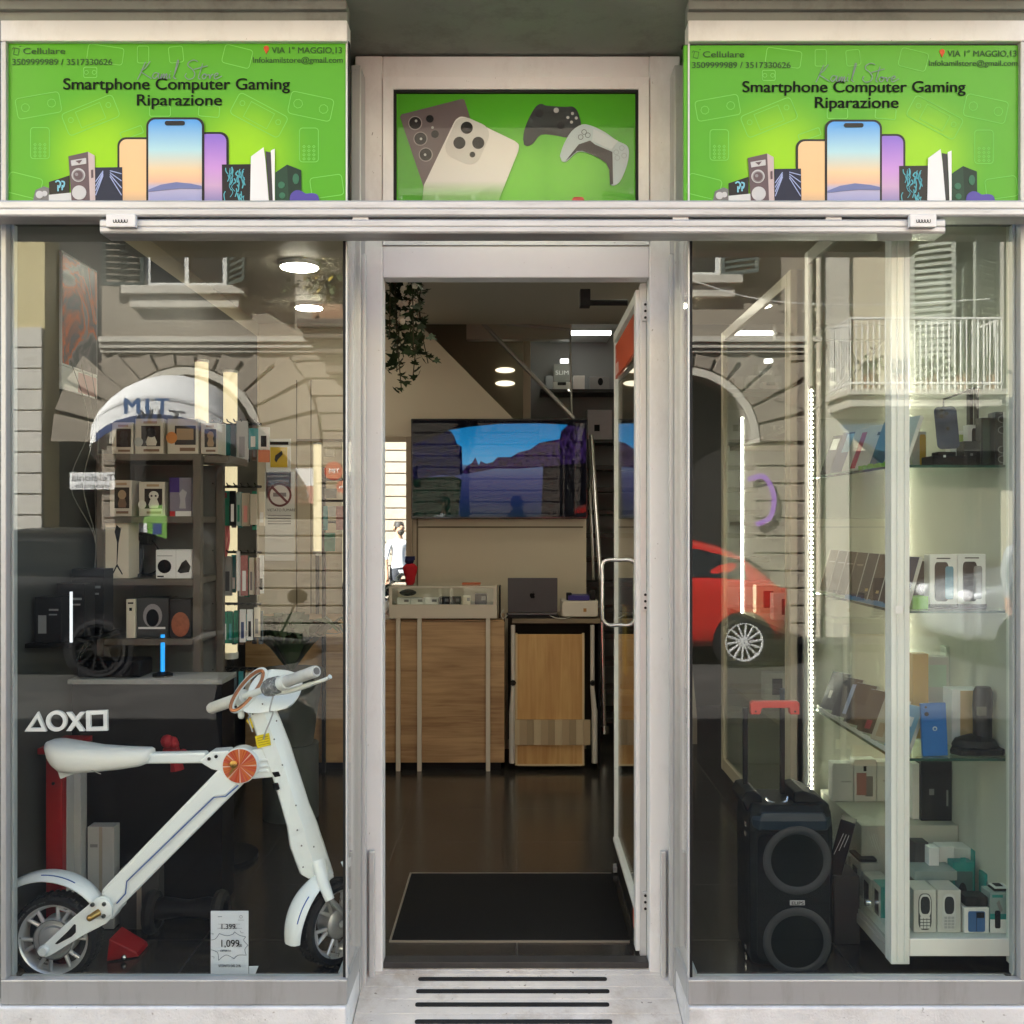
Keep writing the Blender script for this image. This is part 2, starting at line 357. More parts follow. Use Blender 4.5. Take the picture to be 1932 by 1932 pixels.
# ================================================================ display windows
def display_window(label, xa, xb, side, group='shop display windows'):
    """xa: outer edge, xb: the edge beside the door; side = +1 when the door lies towards +x"""
    w = thing('display_window', label, 'display window', ((xa+xb)/2, 0, .03), group)
    x0, x1 = min(xa, xb), max(xa, xb)
    m = MB(); m.box(x0, x1, 0, .07, 3.160, 3.228); m.build('head_rail', ALU, w, bevel=.004)
    m = MB(); m.box(x0, x1, 0, .034, .034, .115)
    bx = xb-.034*side; m.box(min(xb, bx), max(xb, bx), .034, .34, .034, .115)
    m.build('base_rail', ALU2, w, bevel=.004)
    oa = xa+.018*side
    m = MB(); m.box(min(xa, oa), max(xa, oa), .002, .07, .115, 3.160); m.build('outer_post', ALU2, w, bevel=.003)
    a, b = oa, xb-.016*side
    m = MB(); m.box(min(a, b), max(a, b), .028, .031, .115, 2.60)
    # return pane along the recess
    s0 = xb-.006*side; s1 = xb-.009*side
    m.box(min(s0, s1), max(s0, s1), .045, .262, .115, 2.60); m.build('pane', WINGLASS, w)
    m = MB(); c0, c1 = xb-.017*side, xb-.008*side
    m.box(min(c0, c1), max(c0, c1), .020, .040, .115, 2.60); m.build('corner_gasket', GASKET, w)
    m = MB(); c0, c1 = xb-.007*side, xb-.001*side
    m.box(min(c0, c1), max(c0, c1), .012, .034, .115, 3.16); m.build('corner_trim', ALUG, w, bevel=.002)
    m = MB(); c0, c1 = xb-.03*side, xb+.004*side
    m.box(min(c0, c1), max(c0, c1), .264, .372, -.06, 3.2); m.build('return_post', ALU2, w, bevel=.003)
    m = MB(); c0, c1 = xb-.012*side, xb+.016*side
    m.box(min(c0, c1), max(c0, c1), .30, .325, -.06, 2.55); m.build('shutter_guide', ALUG, w, bevel=.003)
    g0, g1 = xb+.020*side, xb+.040*side
    m = MB(); m.box(min(g0, g1), max(g0, g1), .345, .372, -.05, .42); m.build('guide_rail', ALUG, w, bevel=.004)
    m = MB(); m.box(x0+(.02 if side > 0 else .036), x1-(.036 if side > 0 else .02), .035, .115, .002, .086); m.box(min(oa, oa+.01*side), max(oa, oa+.01*side), .034, .06, .115, 2.6)
    c0, c1 = xb-.05*side, xb-.02*side
    m.box(min(c0, c1), max(c0, c1), .12, .26, .002, .09)
    m.build('inner_sill', mat('blue_grey_aluminium', (.42, .46, .46), .4, .2, .05, 3), w, bevel=.003)
    m = MB(); m.box(x0+.005, x1-.012, .033, .06, 2.575, 2.66); m.build('transom_bar', mat('dark_grey_frame', (.10, .10, .09), .5), w)
    return w
display_window('tall display window with the white electric bike and toy shelves behind it', -1.675, -.550, 1)
display_window('tall display window with the black trolley speaker and white phone cabinet behind it', 1.652, .556, -1)
m = MB(); m.box(X(20, .45), X(41, .45), .45, .50, 0, 2.62)
tag(m.build('inner_post', mat('blue_grey_aluminium', (.42, .46, .46)), bevel=.004), 'pale blue-grey metal post behind the white bicycle rear wheel', 'post')

# ================================================================ door frame and door
ent = thing('door_frame', 'cream aluminium frame around the open entrance and the glazed panel above it', 'door frame', (0, .4, -.02))
Y0 = .38
for a, b in ((-.585, -.485), (.479, .590)):
    m = MB(); m.box(a, b, Y0, .46, -.035, 3.285); m.build('jamb', ALU, ent, bevel=.005)
m = MB(); m.box(-.485, .479, Y0+.002, .46, 2.484, 2.598); m.build('head_rail', mat('white_aluminium', (.78, .77, .775), .35, 0, .04, 3, spots=((.42, .4, .38), 60, .74)), ent, bevel=.004)
m = MB(); m.box(-.485, .479, Y0+.001, .46, 3.205, 3.284); m.build('head_rail', ALU, ent, bevel=.004)
def hollow(m, x0, x1, z0, z1, t, y0, y1, ch=.012):
    """mitred frame with a chamfered face"""
    o = [(x0, z0), (x1, z0), (x1, z1), (x0, z1)]; i = [(x0+t, z0+t), (x1-t, z0+t), (x1-t, z1-t), (x0+t, z1-t)]
    for k in range(4):
        j = (k+1) % 4
        m.loft([[(o[k][0], y1, o[k][1]), (o[k][0], y0, o[k][1]), (i[k][0], y0+ch, i[k][1]), (i[k][0], y1, i[k][1])],
                [(o[j][0], y1, o[j][1]), (o[j][0], y0, o[j][1]), (i[j][0], y0+ch, i[j][1]), (i[j][0], y1, i[j][1])]])
m = MB(); hollow(m, -.483, .477, 2.600, 3.203, .036, Y0-.006, .45); m.build('sash', ALU, ent)
m = MB(); hollow(m, -.447, .441, 2.636, 3.167, .010, Y0+.012, .44, 0); m.build('gasket', GASKET, ent)
m = MB(); m.box(-.484, .478, .392, .452, -.018, .004); m.build('sill', mat('dark_metal_sill', (.06, .058, .056), .45, .3, .2, 20), ent, bevel=.002)
m = MB(); m.box(.455, .478, .455, .50, 0, 2.48); m.build('door_stop', ALUG, ent, bevel=.002)
# open glass door, hinged at the +x jamb and swung into the shop
dr = thing('glass_door', 'framed glass door standing open inward with metal loop handle and red sticker', 'door', (.47, .47, 0))
xd0, xd1 = .440, .474
m = MB(); m.box(xd0, xd1, .47, .53, .012, 2.46); m.build('hinge_stile', ALU, dr, bevel=.003)
m = MB(); m.box(xd0+.006, xd1-.006, 1.36, 1.385, .15, 2.46); m.build('free_stile', ALU, dr, bevel=.003)
m = MB(); m.box(xd0+.002, xd1-.002, .53, 1.36, 2.42, 2.46); m.build('top_rail', ALU, dr, bevel=.003)
m = MB(); m.box(xd0+.002, xd1-.002, .53, 1.385, .135, .155); m.build('bottom_rail', ALU, dr, bevel=.003)
m = MB(); m.box(.455, .459, .53, 1.36, .155, 2.42); m.build('pane', CLEAR, dr)
m = MB(); m.box(.456, .458, .53, 1.36, .012, .134); m.build('kick_plate', GASKET, dr)
for side in (-1, 1):
    m = MB(); x = .457+side*.075; yy = 1.26
    m.tube(smoothline([(.457, yy, 1.43), (.457+side*.05, yy, 1.43), (x, yy, 1.41), (x, yy, 1.36)], 5)+[(x, yy, 1.21)]+smoothline([(x, yy, 1.165), (.457+side*.05, yy, 1.14), (.457, yy, 1.14)], 5), .009, 10)
    m.build('handle', CHROME, dr, smooth=True)
for v in (588, 1134, 1700):
    z = Zp(v, .45); m = MB(); m.box(.462, .482, .440, .452, z-.036, z+.036); h = m.build('hinge', ALUG, dr, bevel=.002)
    for d in (-.024, 0, .024): MB().lathe([(.005, 0), (.005, .003)], (.472, .4395, z+d), (0, -1, 0), 10).build('screw', BLACK, h)
redm = mat('red_sticker', (.58, .07, .015), .45)
m = MB(); m.box(.449, .4535, .56, 1.34, 2.25, 2.40); st = m.build('sticker', redm, dr)
m = MB(); F = lambda x, z: Vector((.4475, 1.33-x, 2.26+z*.7)); m.text('!', lambda x, z: F(x+.02, z+.10), .10, .004); m.face([F(.02, .0), F(.16, .0), F(.14, .07), F(.02, .08)])
m.build('lettering', mat('pale_pink_ink', (.8, .45, .4), .5), st)
m = MB(); m.box(.4605, .4625, 1.0, 1.16, .95, 1.24); s2 = m.build('notice', mat('yellow_notice', (.75, .5, .08), .5), dr)
m = MB(); m.box(.463, .464, 1.0, 1.16, 1.17, 1.24); m.build('notice_heading', redm, s2)
m = MB(); m.prism_x(circ(.60, .10, .022, 20, .055), .447, .4535); m.build('pull_mark', redm, dr)
m = MB(); m.tube([(X(1105, .7), .75, 2.472), (.44, .75, 2.472)], .012, 8); m.box(X(1105, .7)-.02, X(1105, .7)+.02, .72, .78, 2.455, 2.52); m.build('door_closer', BLACK, dr)

# ================================================================ galvanised bars across the front
def bar(label, x0, x1, z0, z1, y0, y1):
    b = thing('shutter_bar', label, 'metal bar', ((x0+x1)/2, (y0+y1)/2, z0))
    m = MB(); h = z1-z0
    m.prism_x([(y0+.004, z0), (y0, z0+.006), (y0, z0+h*.42), (y0+.004, z0+h*.46), (y0, z0+h*.50), (y0, z1-.006), (y0+.005, z1), (y1, z1), (y1, z0)], x0, x1)
    m.build('profile', STEEL, b, bevel=.0015, seg=1); return b
yb = -.12
bar('long galvanised steel bar running across both windows under the green signs', -1.80, 1.72, Zp(408, yb), Zp(377, yb), yb, -.03)
b2 = bar('shorter galvanised bar with two white end clamps slung below the longer bar', X(188, yb), X(1784, yb), Zp(440, yb), Zp(413, yb), yb, -.03)
m = MB()
for u in (664, 1270, 1560): MB().box(X(u, yb), X(u+30, yb), yb+.01, -.04, Zp(414, yb), Zp(407, yb)).build('spacer', STEEL, b2)
clm = mat('white_clamp', (.76, .75, .73), .4)
for u0, u1 in ((205, 260), (1712, 1762)):
    m = MB(); m.box(X(u0, yb), X(u1, yb), yb-.022, yb-.001, Zp(432, yb), Zp(408, yb)); c = m.build('clamp', clm, b2, bevel=.003)
    m = MB(); zc = Zp(421, yb); xc = X((u0+u1)/2, yb)
    for k, d in enumerate((-.018, -.009, 0, .009, .018)):
        m.stroke(smoothline([(xc+d-.004, zc+.004), (xc+d-.003, zc-.004), (xc+d+.003, zc-.003), (xc+d+.003, zc+.005)], 3), .0022, lambda x, z: Vector((x, yb-.0232, z)))
    m.build('mark', INK, c)

# ================================================================ green printed signs over the windows
def green_mat(name, cx, cz, dark=(.092, .395, .018), lime=(.31, .65, .011)):
    m = bpy.data.materials.new(name); m.use_nodes = True; n = m.node_tree.nodes; l = m.node_tree.links; b = n['Principled BSDF']
    tc = n.new('ShaderNodeTexCoord'); tot = None
    for x in cx:
        d = n.new('ShaderNodeVectorMath'); d.operation = 'DISTANCE'; d.inputs[1].default_value = (x, 0, cz); l.new(tc.outputs['Object'], d.inputs[0])
        r = n.new('ShaderNodeMapRange'); r.interpolation_type = 'SMOOTHSTEP'; r.inputs[1].default_value = .03; r.inputs[2].default_value = .24; r.inputs[3].default_value = 1; r.inputs[4].default_value = 0
        l.new(d.outputs['Value'], r.inputs[0])
        if tot is None: tot = r.outputs[0]
        else:
            a = n.new('ShaderNodeMath'); a.operation = 'MAXIMUM'; l.new(tot, a.inputs[0]); l.new(r.outputs[0], a.inputs[1]); tot = a.outputs[0]
    x = n.new('ShaderNodeMix'); x.data_type = 'RGBA'; l.new(tot, x.inputs[0]); x.inputs[6].default_value = (*dark, 1); x.inputs[7].default_value = (*lime, 1)
    l.new(x.outputs[2], b.inputs['Base Color']); b.inputs['Roughness'].default_value = .28; b.inputs['Specular IOR Level'].default_value = .25; b.inputs['Coat Weight'].default_value = .08; b.inputs['Coat Roughness'].default_value = .12
    return m
def shop_sign(label):
    YS = .018
    s = thing('shop_sign', label, 'shop sign', (P(332, 230, YS).x, YS, P(332, 378, YS).z), 'green printed shop signs')
    O = wloc(s)
    def F(d):
        return lambda x, y: P(.3555*x, .3555*y, YS) + Vector((0, -d, 0))
    f0 = F(0)
    a = f0(22, 222); b = f0(1842, 1100)
    m = MB(); m.box(a.x, b.x, YS, YS+.02, b.z, a.z)
    cx = [f0(540, 0).x-O.x, f0(1290, 0).x-O.x]
    m.build('board', green_mat('sign_green', cx, f0(0, 830).z-O.z), s, bevel=.001, seg=1)
    T = lambda x0, y0, d=.002: (lambda x, y: P(.3555*x0, .3555*y0, YS)+Vector((x, -d, y)))
    k = .3555*(YS+CAMD)/1932                                       # metres per picture unit
    ink = mat('dark_green_ink', (.03, .10, .02), .4)
    m = MB()
    m.text('Cellulare', T(122, 288), 46*k, .0005, width=222*k)
    m.text('3509999989 / 3517330626', T(64, 346), 46*k, .0005, width=530*k)
    m.build('phone_lettering', ink, s); m = MB()
    m.text('VIA 1\u00b0 MAGGIO,13', T(1443, 284), 46*k, .0005, width=372*k)
    m.text('Infokamilstore@gmail.com', T(1340, 334), 42*k, .0004, width=476*k)
    m.build('address_lettering', ink, s); m = MB(); q = F(.002)
    m.stroke(rot2([(76, 258), (100, 258), (100, 292), (76, 292)], (88, 275), 12), 3, q, True); m.stroke([(66, 262), (76, 252)], 3, q); m.stroke([(104, 248), (114, 246)], 3, q)
    m.build('phone_symbol', ink, s)
    m = MB(); m.mat(0); m.text('Smartphone Computer Gaming', T(335, 477, .003), 86*k, .0010, width=1200*k); m.text('Riparazione', T(722, 562, .003), 86*k, .0010, width=448*k)
    m.build('heading_lettering', mat('sign_black', (.010, .012, .010), .6, spec=.1), s)
    # handwritten shop name
    g = MB(); q = F(.0045)
    sc = [[(775, 332), (760, 365), (745, 400), (732, 425)], [(800, 328), (775, 362), (752, 382), (775, 400), (806, 420)],
          [(842, 392), (824, 390), (812, 408), (822, 420), (836, 408), (846, 392), (842, 414), (850, 420)],
          [(854, 420), (860, 396), (858, 418), (870, 396), (874, 400), (872, 418), (884, 396), (888, 400), (886, 420), (894, 416)],
          [(904, 396), (900, 414), (908, 418)], [(909, 380), (907, 385)],
          [(922, 416), (936, 376), (950, 330), (944, 326), (934, 370), (926, 412), (938, 422)],
          [(1052, 330), (1030, 322), (1004, 334), (1000, 352), (1022, 370), (1036, 392), (1028, 416), (1002, 424), (984, 408), (992, 392)],
          [(1078, 340), (1066, 380), (1056, 415), (1066, 424)], [(1030, 372), (1060, 364), (1104, 352)],
          [(1084, 396), (1074, 410), (1082, 422), (1094, 414), (1096, 398), (1084, 396), (1100, 402), (1112, 398)],
          [(1112, 398), (1116, 420), (1122, 404), (1134, 396)], [(1136, 410), (1156, 402), (1158, 392), (1146, 394), (1138, 410), (1148, 422), (1180, 406)]]
    for st in sc: g.stroke(smoothline(st, 5), 4.2, q)
    g.build('script_lettering', mat('grey_script_ink', (.20, .24, .27), .4), s)
    m = MB(); q = F(.0025); m.prism([q(*p) for p in [(1414, 288), (1402, 264), (1400, 254)]+[(1414+14*math.cos(R(t)), 256+12*math.sin(R(t))) for t in range(180, 361, 30)]+[(1428, 262)]], [q(*p)+Vector((0, .002, 0)) for p in [(1414, 288), (1402, 264), (1400, 254)]+[(1414+14*math.cos(R(t)), 256+12*math.sin(R(t))) for t in range(180, 361, 30)]+[(1428, 262)]])
    m.build('location_pin', mat('pin_red', (.6, .09, .03), .4), s)
    # faint line drawings in the background of the print
    m = MB(); q = F(.0012)
    def outline(cx, cy, w, h, a, kind):
        r = rot2(rrect(cx-w/2, cx+w/2, cy-h/2, cy+h/2, min(w, h)*.16, 3), (cx, cy), a); m.stroke(r, 4, q, True)
        if kind == 'console':
            m.stroke(rot2([(cx-w*.24, cy-h*.36), (cx+w*.24, cy-h*.36), (cx+w*.24, cy+h*.36), (cx-w*.24, cy+h*.36)], (cx, cy), a), 3, q, True)
            for sx in (-.37, .37): m.stroke(rot2(circ(cx+sx*w, cy-h*.12, h*.11, 8), (cx, cy), a), 3, q, True)
        if kind == 'phone':
            for i in range(4):
                for j in range(3): m.stroke(rot2(circ(cx+(j-1)*w*.26, cy+h*(.05+.12*i), 7, 4), (cx, cy), a), 3, q, True)
        if kind == 'pad':
            for sx in (-.3, .3): m.stroke(rot2(circ(cx+sx*w, cy, h*.2, 8), (cx, cy), a), 3, q, True)
    for d in ((205, 560, 235, 110, -10, 'pad'), (482, 612, 290, 125, -22, 'console'), (1375, 612, 290, 125, 28, 'console'), (1650, 565, 230, 120, 12, 'pad'),
              (213, 760, 100, 165, 0, 'phone'), (1640, 770, 100, 180, 0, 'phone'), (560, 290, 190, 90, 8, ''), (760, 290, 60, 90, 0, ''), (935, 290, 75, 85, -6, ''), (1260, 300, 150, 100, 14, ''),
              (480, 385, 70, 55, 0, 'pad'), (1110, 590, 110, 60, 5, ''), (130, 985, 180, 110, 14, ''), (1735, 990, 170, 110, -8, ''), (700, 705, 120, 40, -20, ''), (850, 590, 110, 55, 0, '')): outline(*d)
    m.build('background_print', mat('pale_green_ink', (.19, .60, .10), .4), s)
    # pictures of the goods
    def poly(m, pts, d): q = F(d); m.prism([q(*p) for p in pts], [q(*p)+Vector((0, .0015, 0)) for p in pts])
    def phone(nm, x0, x1, y0, gm, d, w=12):
        b = 1100
        m = MB(); m.mat(0); o = [(x0, b)]+[p for p in rrect(x0, x1, y0, b+120, 46, 6) if p[1] < b]+[(x1, b)]
        o = sorted([p for p in o if True], key=lambda p: math.atan2(p[1]-(y0+b)/2, p[0]-(x0+x1)/2))
        poly(m, o, d); m.mat(1)
        i = [(x0+w, b)]+[p for p in rrect(x0+w, x1-w, y0+w, b+120, 38, 6) if p[1] < b]+[(x1-w, b)]
        i = sorted(i, key=lambda p: math.atan2(p[1]-(y0+b)/2, p[0]-(x0+x1)/2)); poly(m, i, d+.0018)
        return m
    lo, hi = f0(0, 1062).z-O.z, f0(0, 640).z-O.z
    blk = mat('print_black', (.012, .012, .014), .3)
    phone('a', 625, 830, 730, None, .003).build('phone_picture', [blk, ramp_mat('peach_print', 2, [(0, (.62, .42, .25)), (.12, (.85, .52, .25)), (1, (.85, .55, .30))], lo, hi)], s)
    phone('b', 1050, 1215, 702, None, .003).build('phone_picture', [blk, ramp_mat('violet_print', 2, [(0, (.25, .22, .45)), (.18, (.55, .35, .55)), (.4, (.55, .28, .66)), (.8, (.25, .14, .62)), (1, (.30, .22, .62))], lo, hi)], s)
    m = phone('c', 780, 1087, 627, None, .0065)
    m.mat(0); poly(m, rrect(880, 986, 648, 671, 11, 5), .0105)
    m.mat(2); poly(m, [(792, 1012), (860, 985), (940, 972), (1020, 980), (1075, 992), (1075, 1008), (960, 1006), (870, 1014), (820, 1020), (792, 1022)], .0103)
    m.build('phone_picture', [blk, ramp_mat('sunset_print', 2, [(0, (.30, .32, .55)), (.16, (.45, .42, .58)), (.22, (.75, .45, .30)), (.36, (.80, .58, .33)), (.62, (.42, .68, .74)), (1, (.06, .32, .78))], lo, hi), mat('hill_print', (.16, .19, .38), .4)], s)
    m = MB(); poly(m, [(170, 1100), (190, 1010), (235, 990), (262, 1000), (262, 1100)], .003); m.mat(1); poly(m, circ(213, 1035, 20, 14), .005); poly(m, circ(240, 1030, 15, 14), .005)
    m.build('box_picture', [mat('grey_print', (.18, .18, .18), .4), mat('pale_grey_print', (.55, .55, .55), .4)], s)
    m = MB(); poly(m, [(262, 968), (370, 933), (370, 1035), (265, 1035)], .0035); m.mat(1); q = F(.0056)
    for st in ([(298, 970), (312, 962), (325, 975), (318, 1000)], [(330, 965), (345, 970), (342, 992), (330, 1000)], [(312, 985), (312, 1018)], [(335, 985), (334, 1012)]): m.stroke(smoothline(st, 4), 8, q)
    m.mat(2); poly(m, [(262, 1036), (385, 1024), (385, 1100), (262, 1100)], .004)
    m.build('laptop_picture', [blk, mat('cyan_print', (.22, .55, .68), .4), mat('silver_print', (.62, .63, .62), .4)], s)
    m = MB(); poly(m, [(385, 1100), (366, 832), (470, 808), (482, 1100)], .0045); m.mat(1); poly(m, [(470, 808), (505, 828), (510, 1100), (482, 1100)], .0045)
    m.mat(2); poly(m, [(380, 855), (460, 842), (462, 872), (384, 884)], .0062); poly(m, circ(420, 932, 36, 20), .0062); poly(m, circ(424, 1025, 38, 20), .0062); m.mat(0); poly(m, [(405, 858), (440, 852), (425, 872)], .0078); poly(m, circ(420, 934, 24, 20), .0078); m.mat(3); poly(m, circ(420, 934, 30, 20), .0070); poly(m, circ(412, 930, 9, 10), .0086)
    m.mat(0); poly(m, [(487, 905), (498, 903), (499, 945), (488, 948)], .0062)
    m.build('speaker_picture', [mat('brown_grey_print', (.13, .09, .10), .4), mat('pink_grey_print', (.55, .45, .44), .4), mat('pale_grey_print', (.55, .55, .55)), mat('mid_grey_print', (.28, .26, .27), .4)], s)
    m = MB(); poly(m, [(508, 892), (652, 890), (655, 1100), (510, 1100)], .0056); m.mat(1); q = F(.0072)
    for i in range(4):
        m.stroke([(512, 1010-i*24+30), (552, 935-i*8)], 5, q); m.stroke([(588, 940+i*2-i*12), (650, 1040-i*38)], 5, q)
    m.build('screen_picture', [mat('navy_print', (.015, .02, .045), .4), mat('pale_blue_print', (.35, .42, .68), .4)], s)
    m = MB(); poly(m, [(1180, 876), (1340, 874), (1340, 1100), (1182, 1100)], .0056); m.mat(1); q = F(.0072); rr = random.Random(3)
    for i in range(34):
        x = rr.uniform(1198, 1312); y = rr.uniform(885, 1045)
        m.stroke(smoothline([(x, y), (x+rr.uniform(-14, 10), y+18), (x+rr.uniform(-8, 14), y+rr.uniform(28, 50))], 3), rr.uniform(3, 7), q)
    m.build('screen_picture', [blk, mat('teal_print', (.10, .42, .50), .4)], s)
    m = MB(); poly(m, [(1335, 835), (1402, 786), (1412, 860), (1432, 1100), (1330, 1100)], .0078); poly(m, [(1440, 803), (1461, 794), (1461, 1100), (1452, 1100)], .0078); m.mat(1); poly(m, [(1412, 806), (1440, 812), (1452, 1100), (1433, 1100)], .0050)
    m.build('console_picture', [mat('white_print', (.80, .80, .80), .35), mat('charcoal_print', (.05, .05, .05), .4)], s)
    m = MB(); poly(m, [(1463, 918), (1525, 876), (1535, 1100), (1463, 1100)], .0045); m.mat(1); poly(m, [(1525, 876), (1600, 905), (1602, 1100), (1535, 1100)], .0045); m.mat(2); poly(m, circ(1496, 985, 18, 12), .0062); poly(m, circ(1572, 952, 17, 12, 28), .0062); poly(m, circ(1500, 1040, 16, 12), .0062)
    m.build('computer_picture', [mat('dark_green_print', (.02, .06, .035), .4), mat('deep_green_print', (.012, .035, .022), .4), mat('leaf_green_print', (.04, .16, .09), .4)], s)
    m = MB(); poly(m, smoothline([(1540, 1100), (1543, 1040), (1570, 1014), (1600, 1016), (1625, 1030), (1660, 1028), (1690, 1042), (1702, 1100)], 4), .006); m.build('controller_picture', mat('purple_print', (.09, .07, .34), .35), s)
    m = MB(); m.box(a.x-.004, b.x+.006, YS+.004, YS+.03, a.z, a.z+.004); m.box(b.x, b.x+.006, YS+.004, YS+.03, b.z, a.z); m.build('gasket', GASKET, s)
    return s
s1 = shop_sign('green printed phone shop sign above the window with the white electric bike')
s2 = copy_tree(s1); s2['label'] = 'green printed phone shop sign above the window with the black trolley speaker'
s2.scale = (.984, 1, .984); s2.location.x = X(.984*332+1282.4, .018); s2.location.z = s1.location.z-.003

# ================================================================ green panel over the door
def transom_sign():
    YS = .405
    f0 = lambda x, y: P(629.6+.3555*x, .3555*y, YS)
    s = thing('transom_sign', 'green printed panel of two phones and two game controllers above the open door', 'sign panel', (0, YS, 2.65))
    O = wloc(s)
    m = MB(); m.box(-.438, .432, YS, YS+.012, 2.645, 3.158)
    gm = green_mat('panel_green', [f0(1000, 0).x, f0(1250, 0).x], f0(0, 930).z-O.z, (.095, .44, .022), (.20, .62, .06))
    m.build('board', gm, s)
    def poly(m, pts, d): m.prism([f0(*p)+Vector((0, -d, 0)) for p in pts], [f0(*p)+Vector((0, .0015-d, 0)) for p in pts])
    dk = mat('lens_black', (.012, .01, .012), .25)
    m = MB(); poly(m, [(352, 622), (360, 608), (680, 526), (694, 530), (860, 1060), (500, 1060)], .002)
    m.mat(1)
    for x, y, r in ((433, 655, 37), (461, 738, 37), (489, 822, 37)): poly(m, circ(x, y, r, 24), .0035)
    m.mat(2)
    for x, y, r in ((433, 655, 32), (461, 738, 32), (489, 822, 32), (511, 633, 20), (538, 714, 20)): poly(m, circ(x, y, r, 24), .0050)
    m.mat(3)
    for x, y in ((438, 645), (464, 740), (486, 824), (525, 680)): poly(m, circ(x, y, 7, 10), .0065)
    m.build('phone_picture', [mat('taupe_print', (.165, .125, .135), .35), mat('ring_print', (.4, .36, .36), .35), dk, mat('pale_grey_print', (.55, .55, .55))], s)
    m = MB(); poly(m, smoothline([(462, 1150), (480, 985), (640, 652)], 1)+smoothline([(650, 638), (672, 624), (700, 626)], 4)+smoothline([(960, 752), (982, 772), (980, 805)], 4)+[(868, 1085), (840, 1150)], .008)
    m.mat(1); poly(m, rot2(rrect(612, 808, 640, 868, 62, 6), (712, 752), 24), .0098)
    m.mat(2)
    for x, y, r in ((707, 684, 32), (668, 764, 32), (768, 764, 32), (737, 826, 15)): poly(m, circ(x, y, r, 24), .0116)
    wm = ramp_mat('white_phone_print', 2, [(0, (.15, .50, .06)), (.18, (.35, .58, .25)), (.34, (.80, .77, .75)), (1, (.82, .79, .78))], f0(0, 1100).z-O.z, f0(0, 700).z-O.z)
    m.build('phone_picture', [wm, mat('pale_print', (.66, .64, .63), .3), dk], s)
    m = MB(); poly(m, smoothline([(1005, 740), (1012, 690), (1040, 620), (1075, 565), (1105, 552), (1130, 562), (1230, 568), (1265, 566), (1290, 585), (1305, 625), (1312, 665), (1290, 705), (1240, 730), (1180, 720), (1100, 716), (1060, 760), (1030, 776), (1010, 768)], 3), .002)
    m.mat(1); poly(m, circ(1181, 587, 14, 14), .0036)
    for x, y in ((1267, 604), (1287, 628), (1243, 625), (1262, 650)): poly(m, circ(x, y, 8, 10), .0036)
    m.mat(2); poly(m, circ(1092, 604, 22, 14), .0036); poly(m, circ(1205, 668, 20, 14), .0036)
    m.build('controller_picture', [mat('charcoal_pad_print', (.045, .05, .055), .4), mat('pale_grey_print', (.55, .55, .55)), mat('dark_pad_print', (.025, .027, .03), .4)], s)
    m = MB(); poly(m, smoothline([(1200, 830), (1220, 770), (1262, 700), (1318, 664), (1370, 672), (1440, 705), (1500, 748), (1550, 772), (1565, 800), (1562, 850), (1545, 910), (1515, 970), (1480, 988), (1466, 970), (1468, 920), (1450, 870), (1385, 830), (1320, 808), (1285, 815), (1235, 860), (1210, 858)], 3), .006)
    m.mat(1); poly(m, [(1228, 860), (1300, 770), (1360, 750), (1385, 770), (1478, 810), (1482, 980), (1465, 985), (1462, 905), (1445, 868), (1380, 826), (1320, 804), (1290, 806)], .0078)
    m.mat(2); poly(m, [(1378, 690), (1508, 752), (1472, 800), (1370, 752)], .0088)
    m.mat(1)
    for x, y in ((1328, 705), (1310, 732), (1348, 722)): m.stroke(circ(x, y, 13, 10), 2.5, lambda a, b: f0(a, b)+Vector((0, -.0079, 0)), True)
    m.mat(3)
    for x, y in ((1528, 790), (1498, 812), (1540, 830), (1504, 842)): m.stroke(circ(x, y, 13, 10), 2.5, lambda a, b: f0(a, b)+Vector((0, -.0079, 0)), True)
    m.build('controller_picture', [mat('pale_blue_white_print', (.52, .62, .68), .35), mat('pad_core_print', (.05, .045, .05), .4), mat('white_blue_print', (.62, .68, .74), .35), mat('grey_line_print', (.33, .4, .46), .4)], s)
    m = MB(); poly(m, rrect(1265, 1330, 1046, 1120, 18, 4), .003); m.build('red_logo_picture', mat('red_print', (.55, .05, .03), .4), s)
    m = MB(); m.box(-.430, .424, YS-.016, YS-.013, 2.650, 3.150); m.build('pane', glass('panel_glass', .010, (.97, .98, .97)), s)
    return s
transom_sign()

# ================================================================ the white electric bike
BW = mat('white_gloss_paint', (.82, .87, .86), .28, 0, .02, 4, coat=.3)
BW2 = mat('white_satin_paint', (.78, .82, .81), .4, 0, .03, 4)
BLUE = mat('blue_pinstripe', (.03, .10, .35), .4)
RUB = mat('tyre_rubber', (.016, .016, .017), .72, 0, .2, 20, .3, 140)
SILV = mat('cast_alloy', (.66, .66, .66), .28, .55, .06, 10)
HUBM = mat('motor_hub', (.55, .57, .58), .38, .6)
BRASS = mat('brass', (.52, .30, .08), .3, .8)
SEATM = mat('white_vinyl', (.82, .83, .79), .45, 0, .03, 5, .08, 200)
def yb(x): return .27+.12*(x-300)/1440                             # the bike stands slightly askew
def B(x, y, d=0): return P(.3628*x, 1230.7+.3628*y, yb(x)) + Vector((0, d, 0))
bike = thing('electric_bike', 'white folding electric bike with orange pivot disc standing in the display window', 'electric bike', (-1.2, .3, 0))
def plate(m, pts, w, d=0): return m.prism([B(x, y, d-w/2) for x, y in pts], [B(x, y, d+w/2) for x, y in pts])
def bbuild(m, n, mt, par=None, **k): return m.build(n, mt, par or bike, **k)

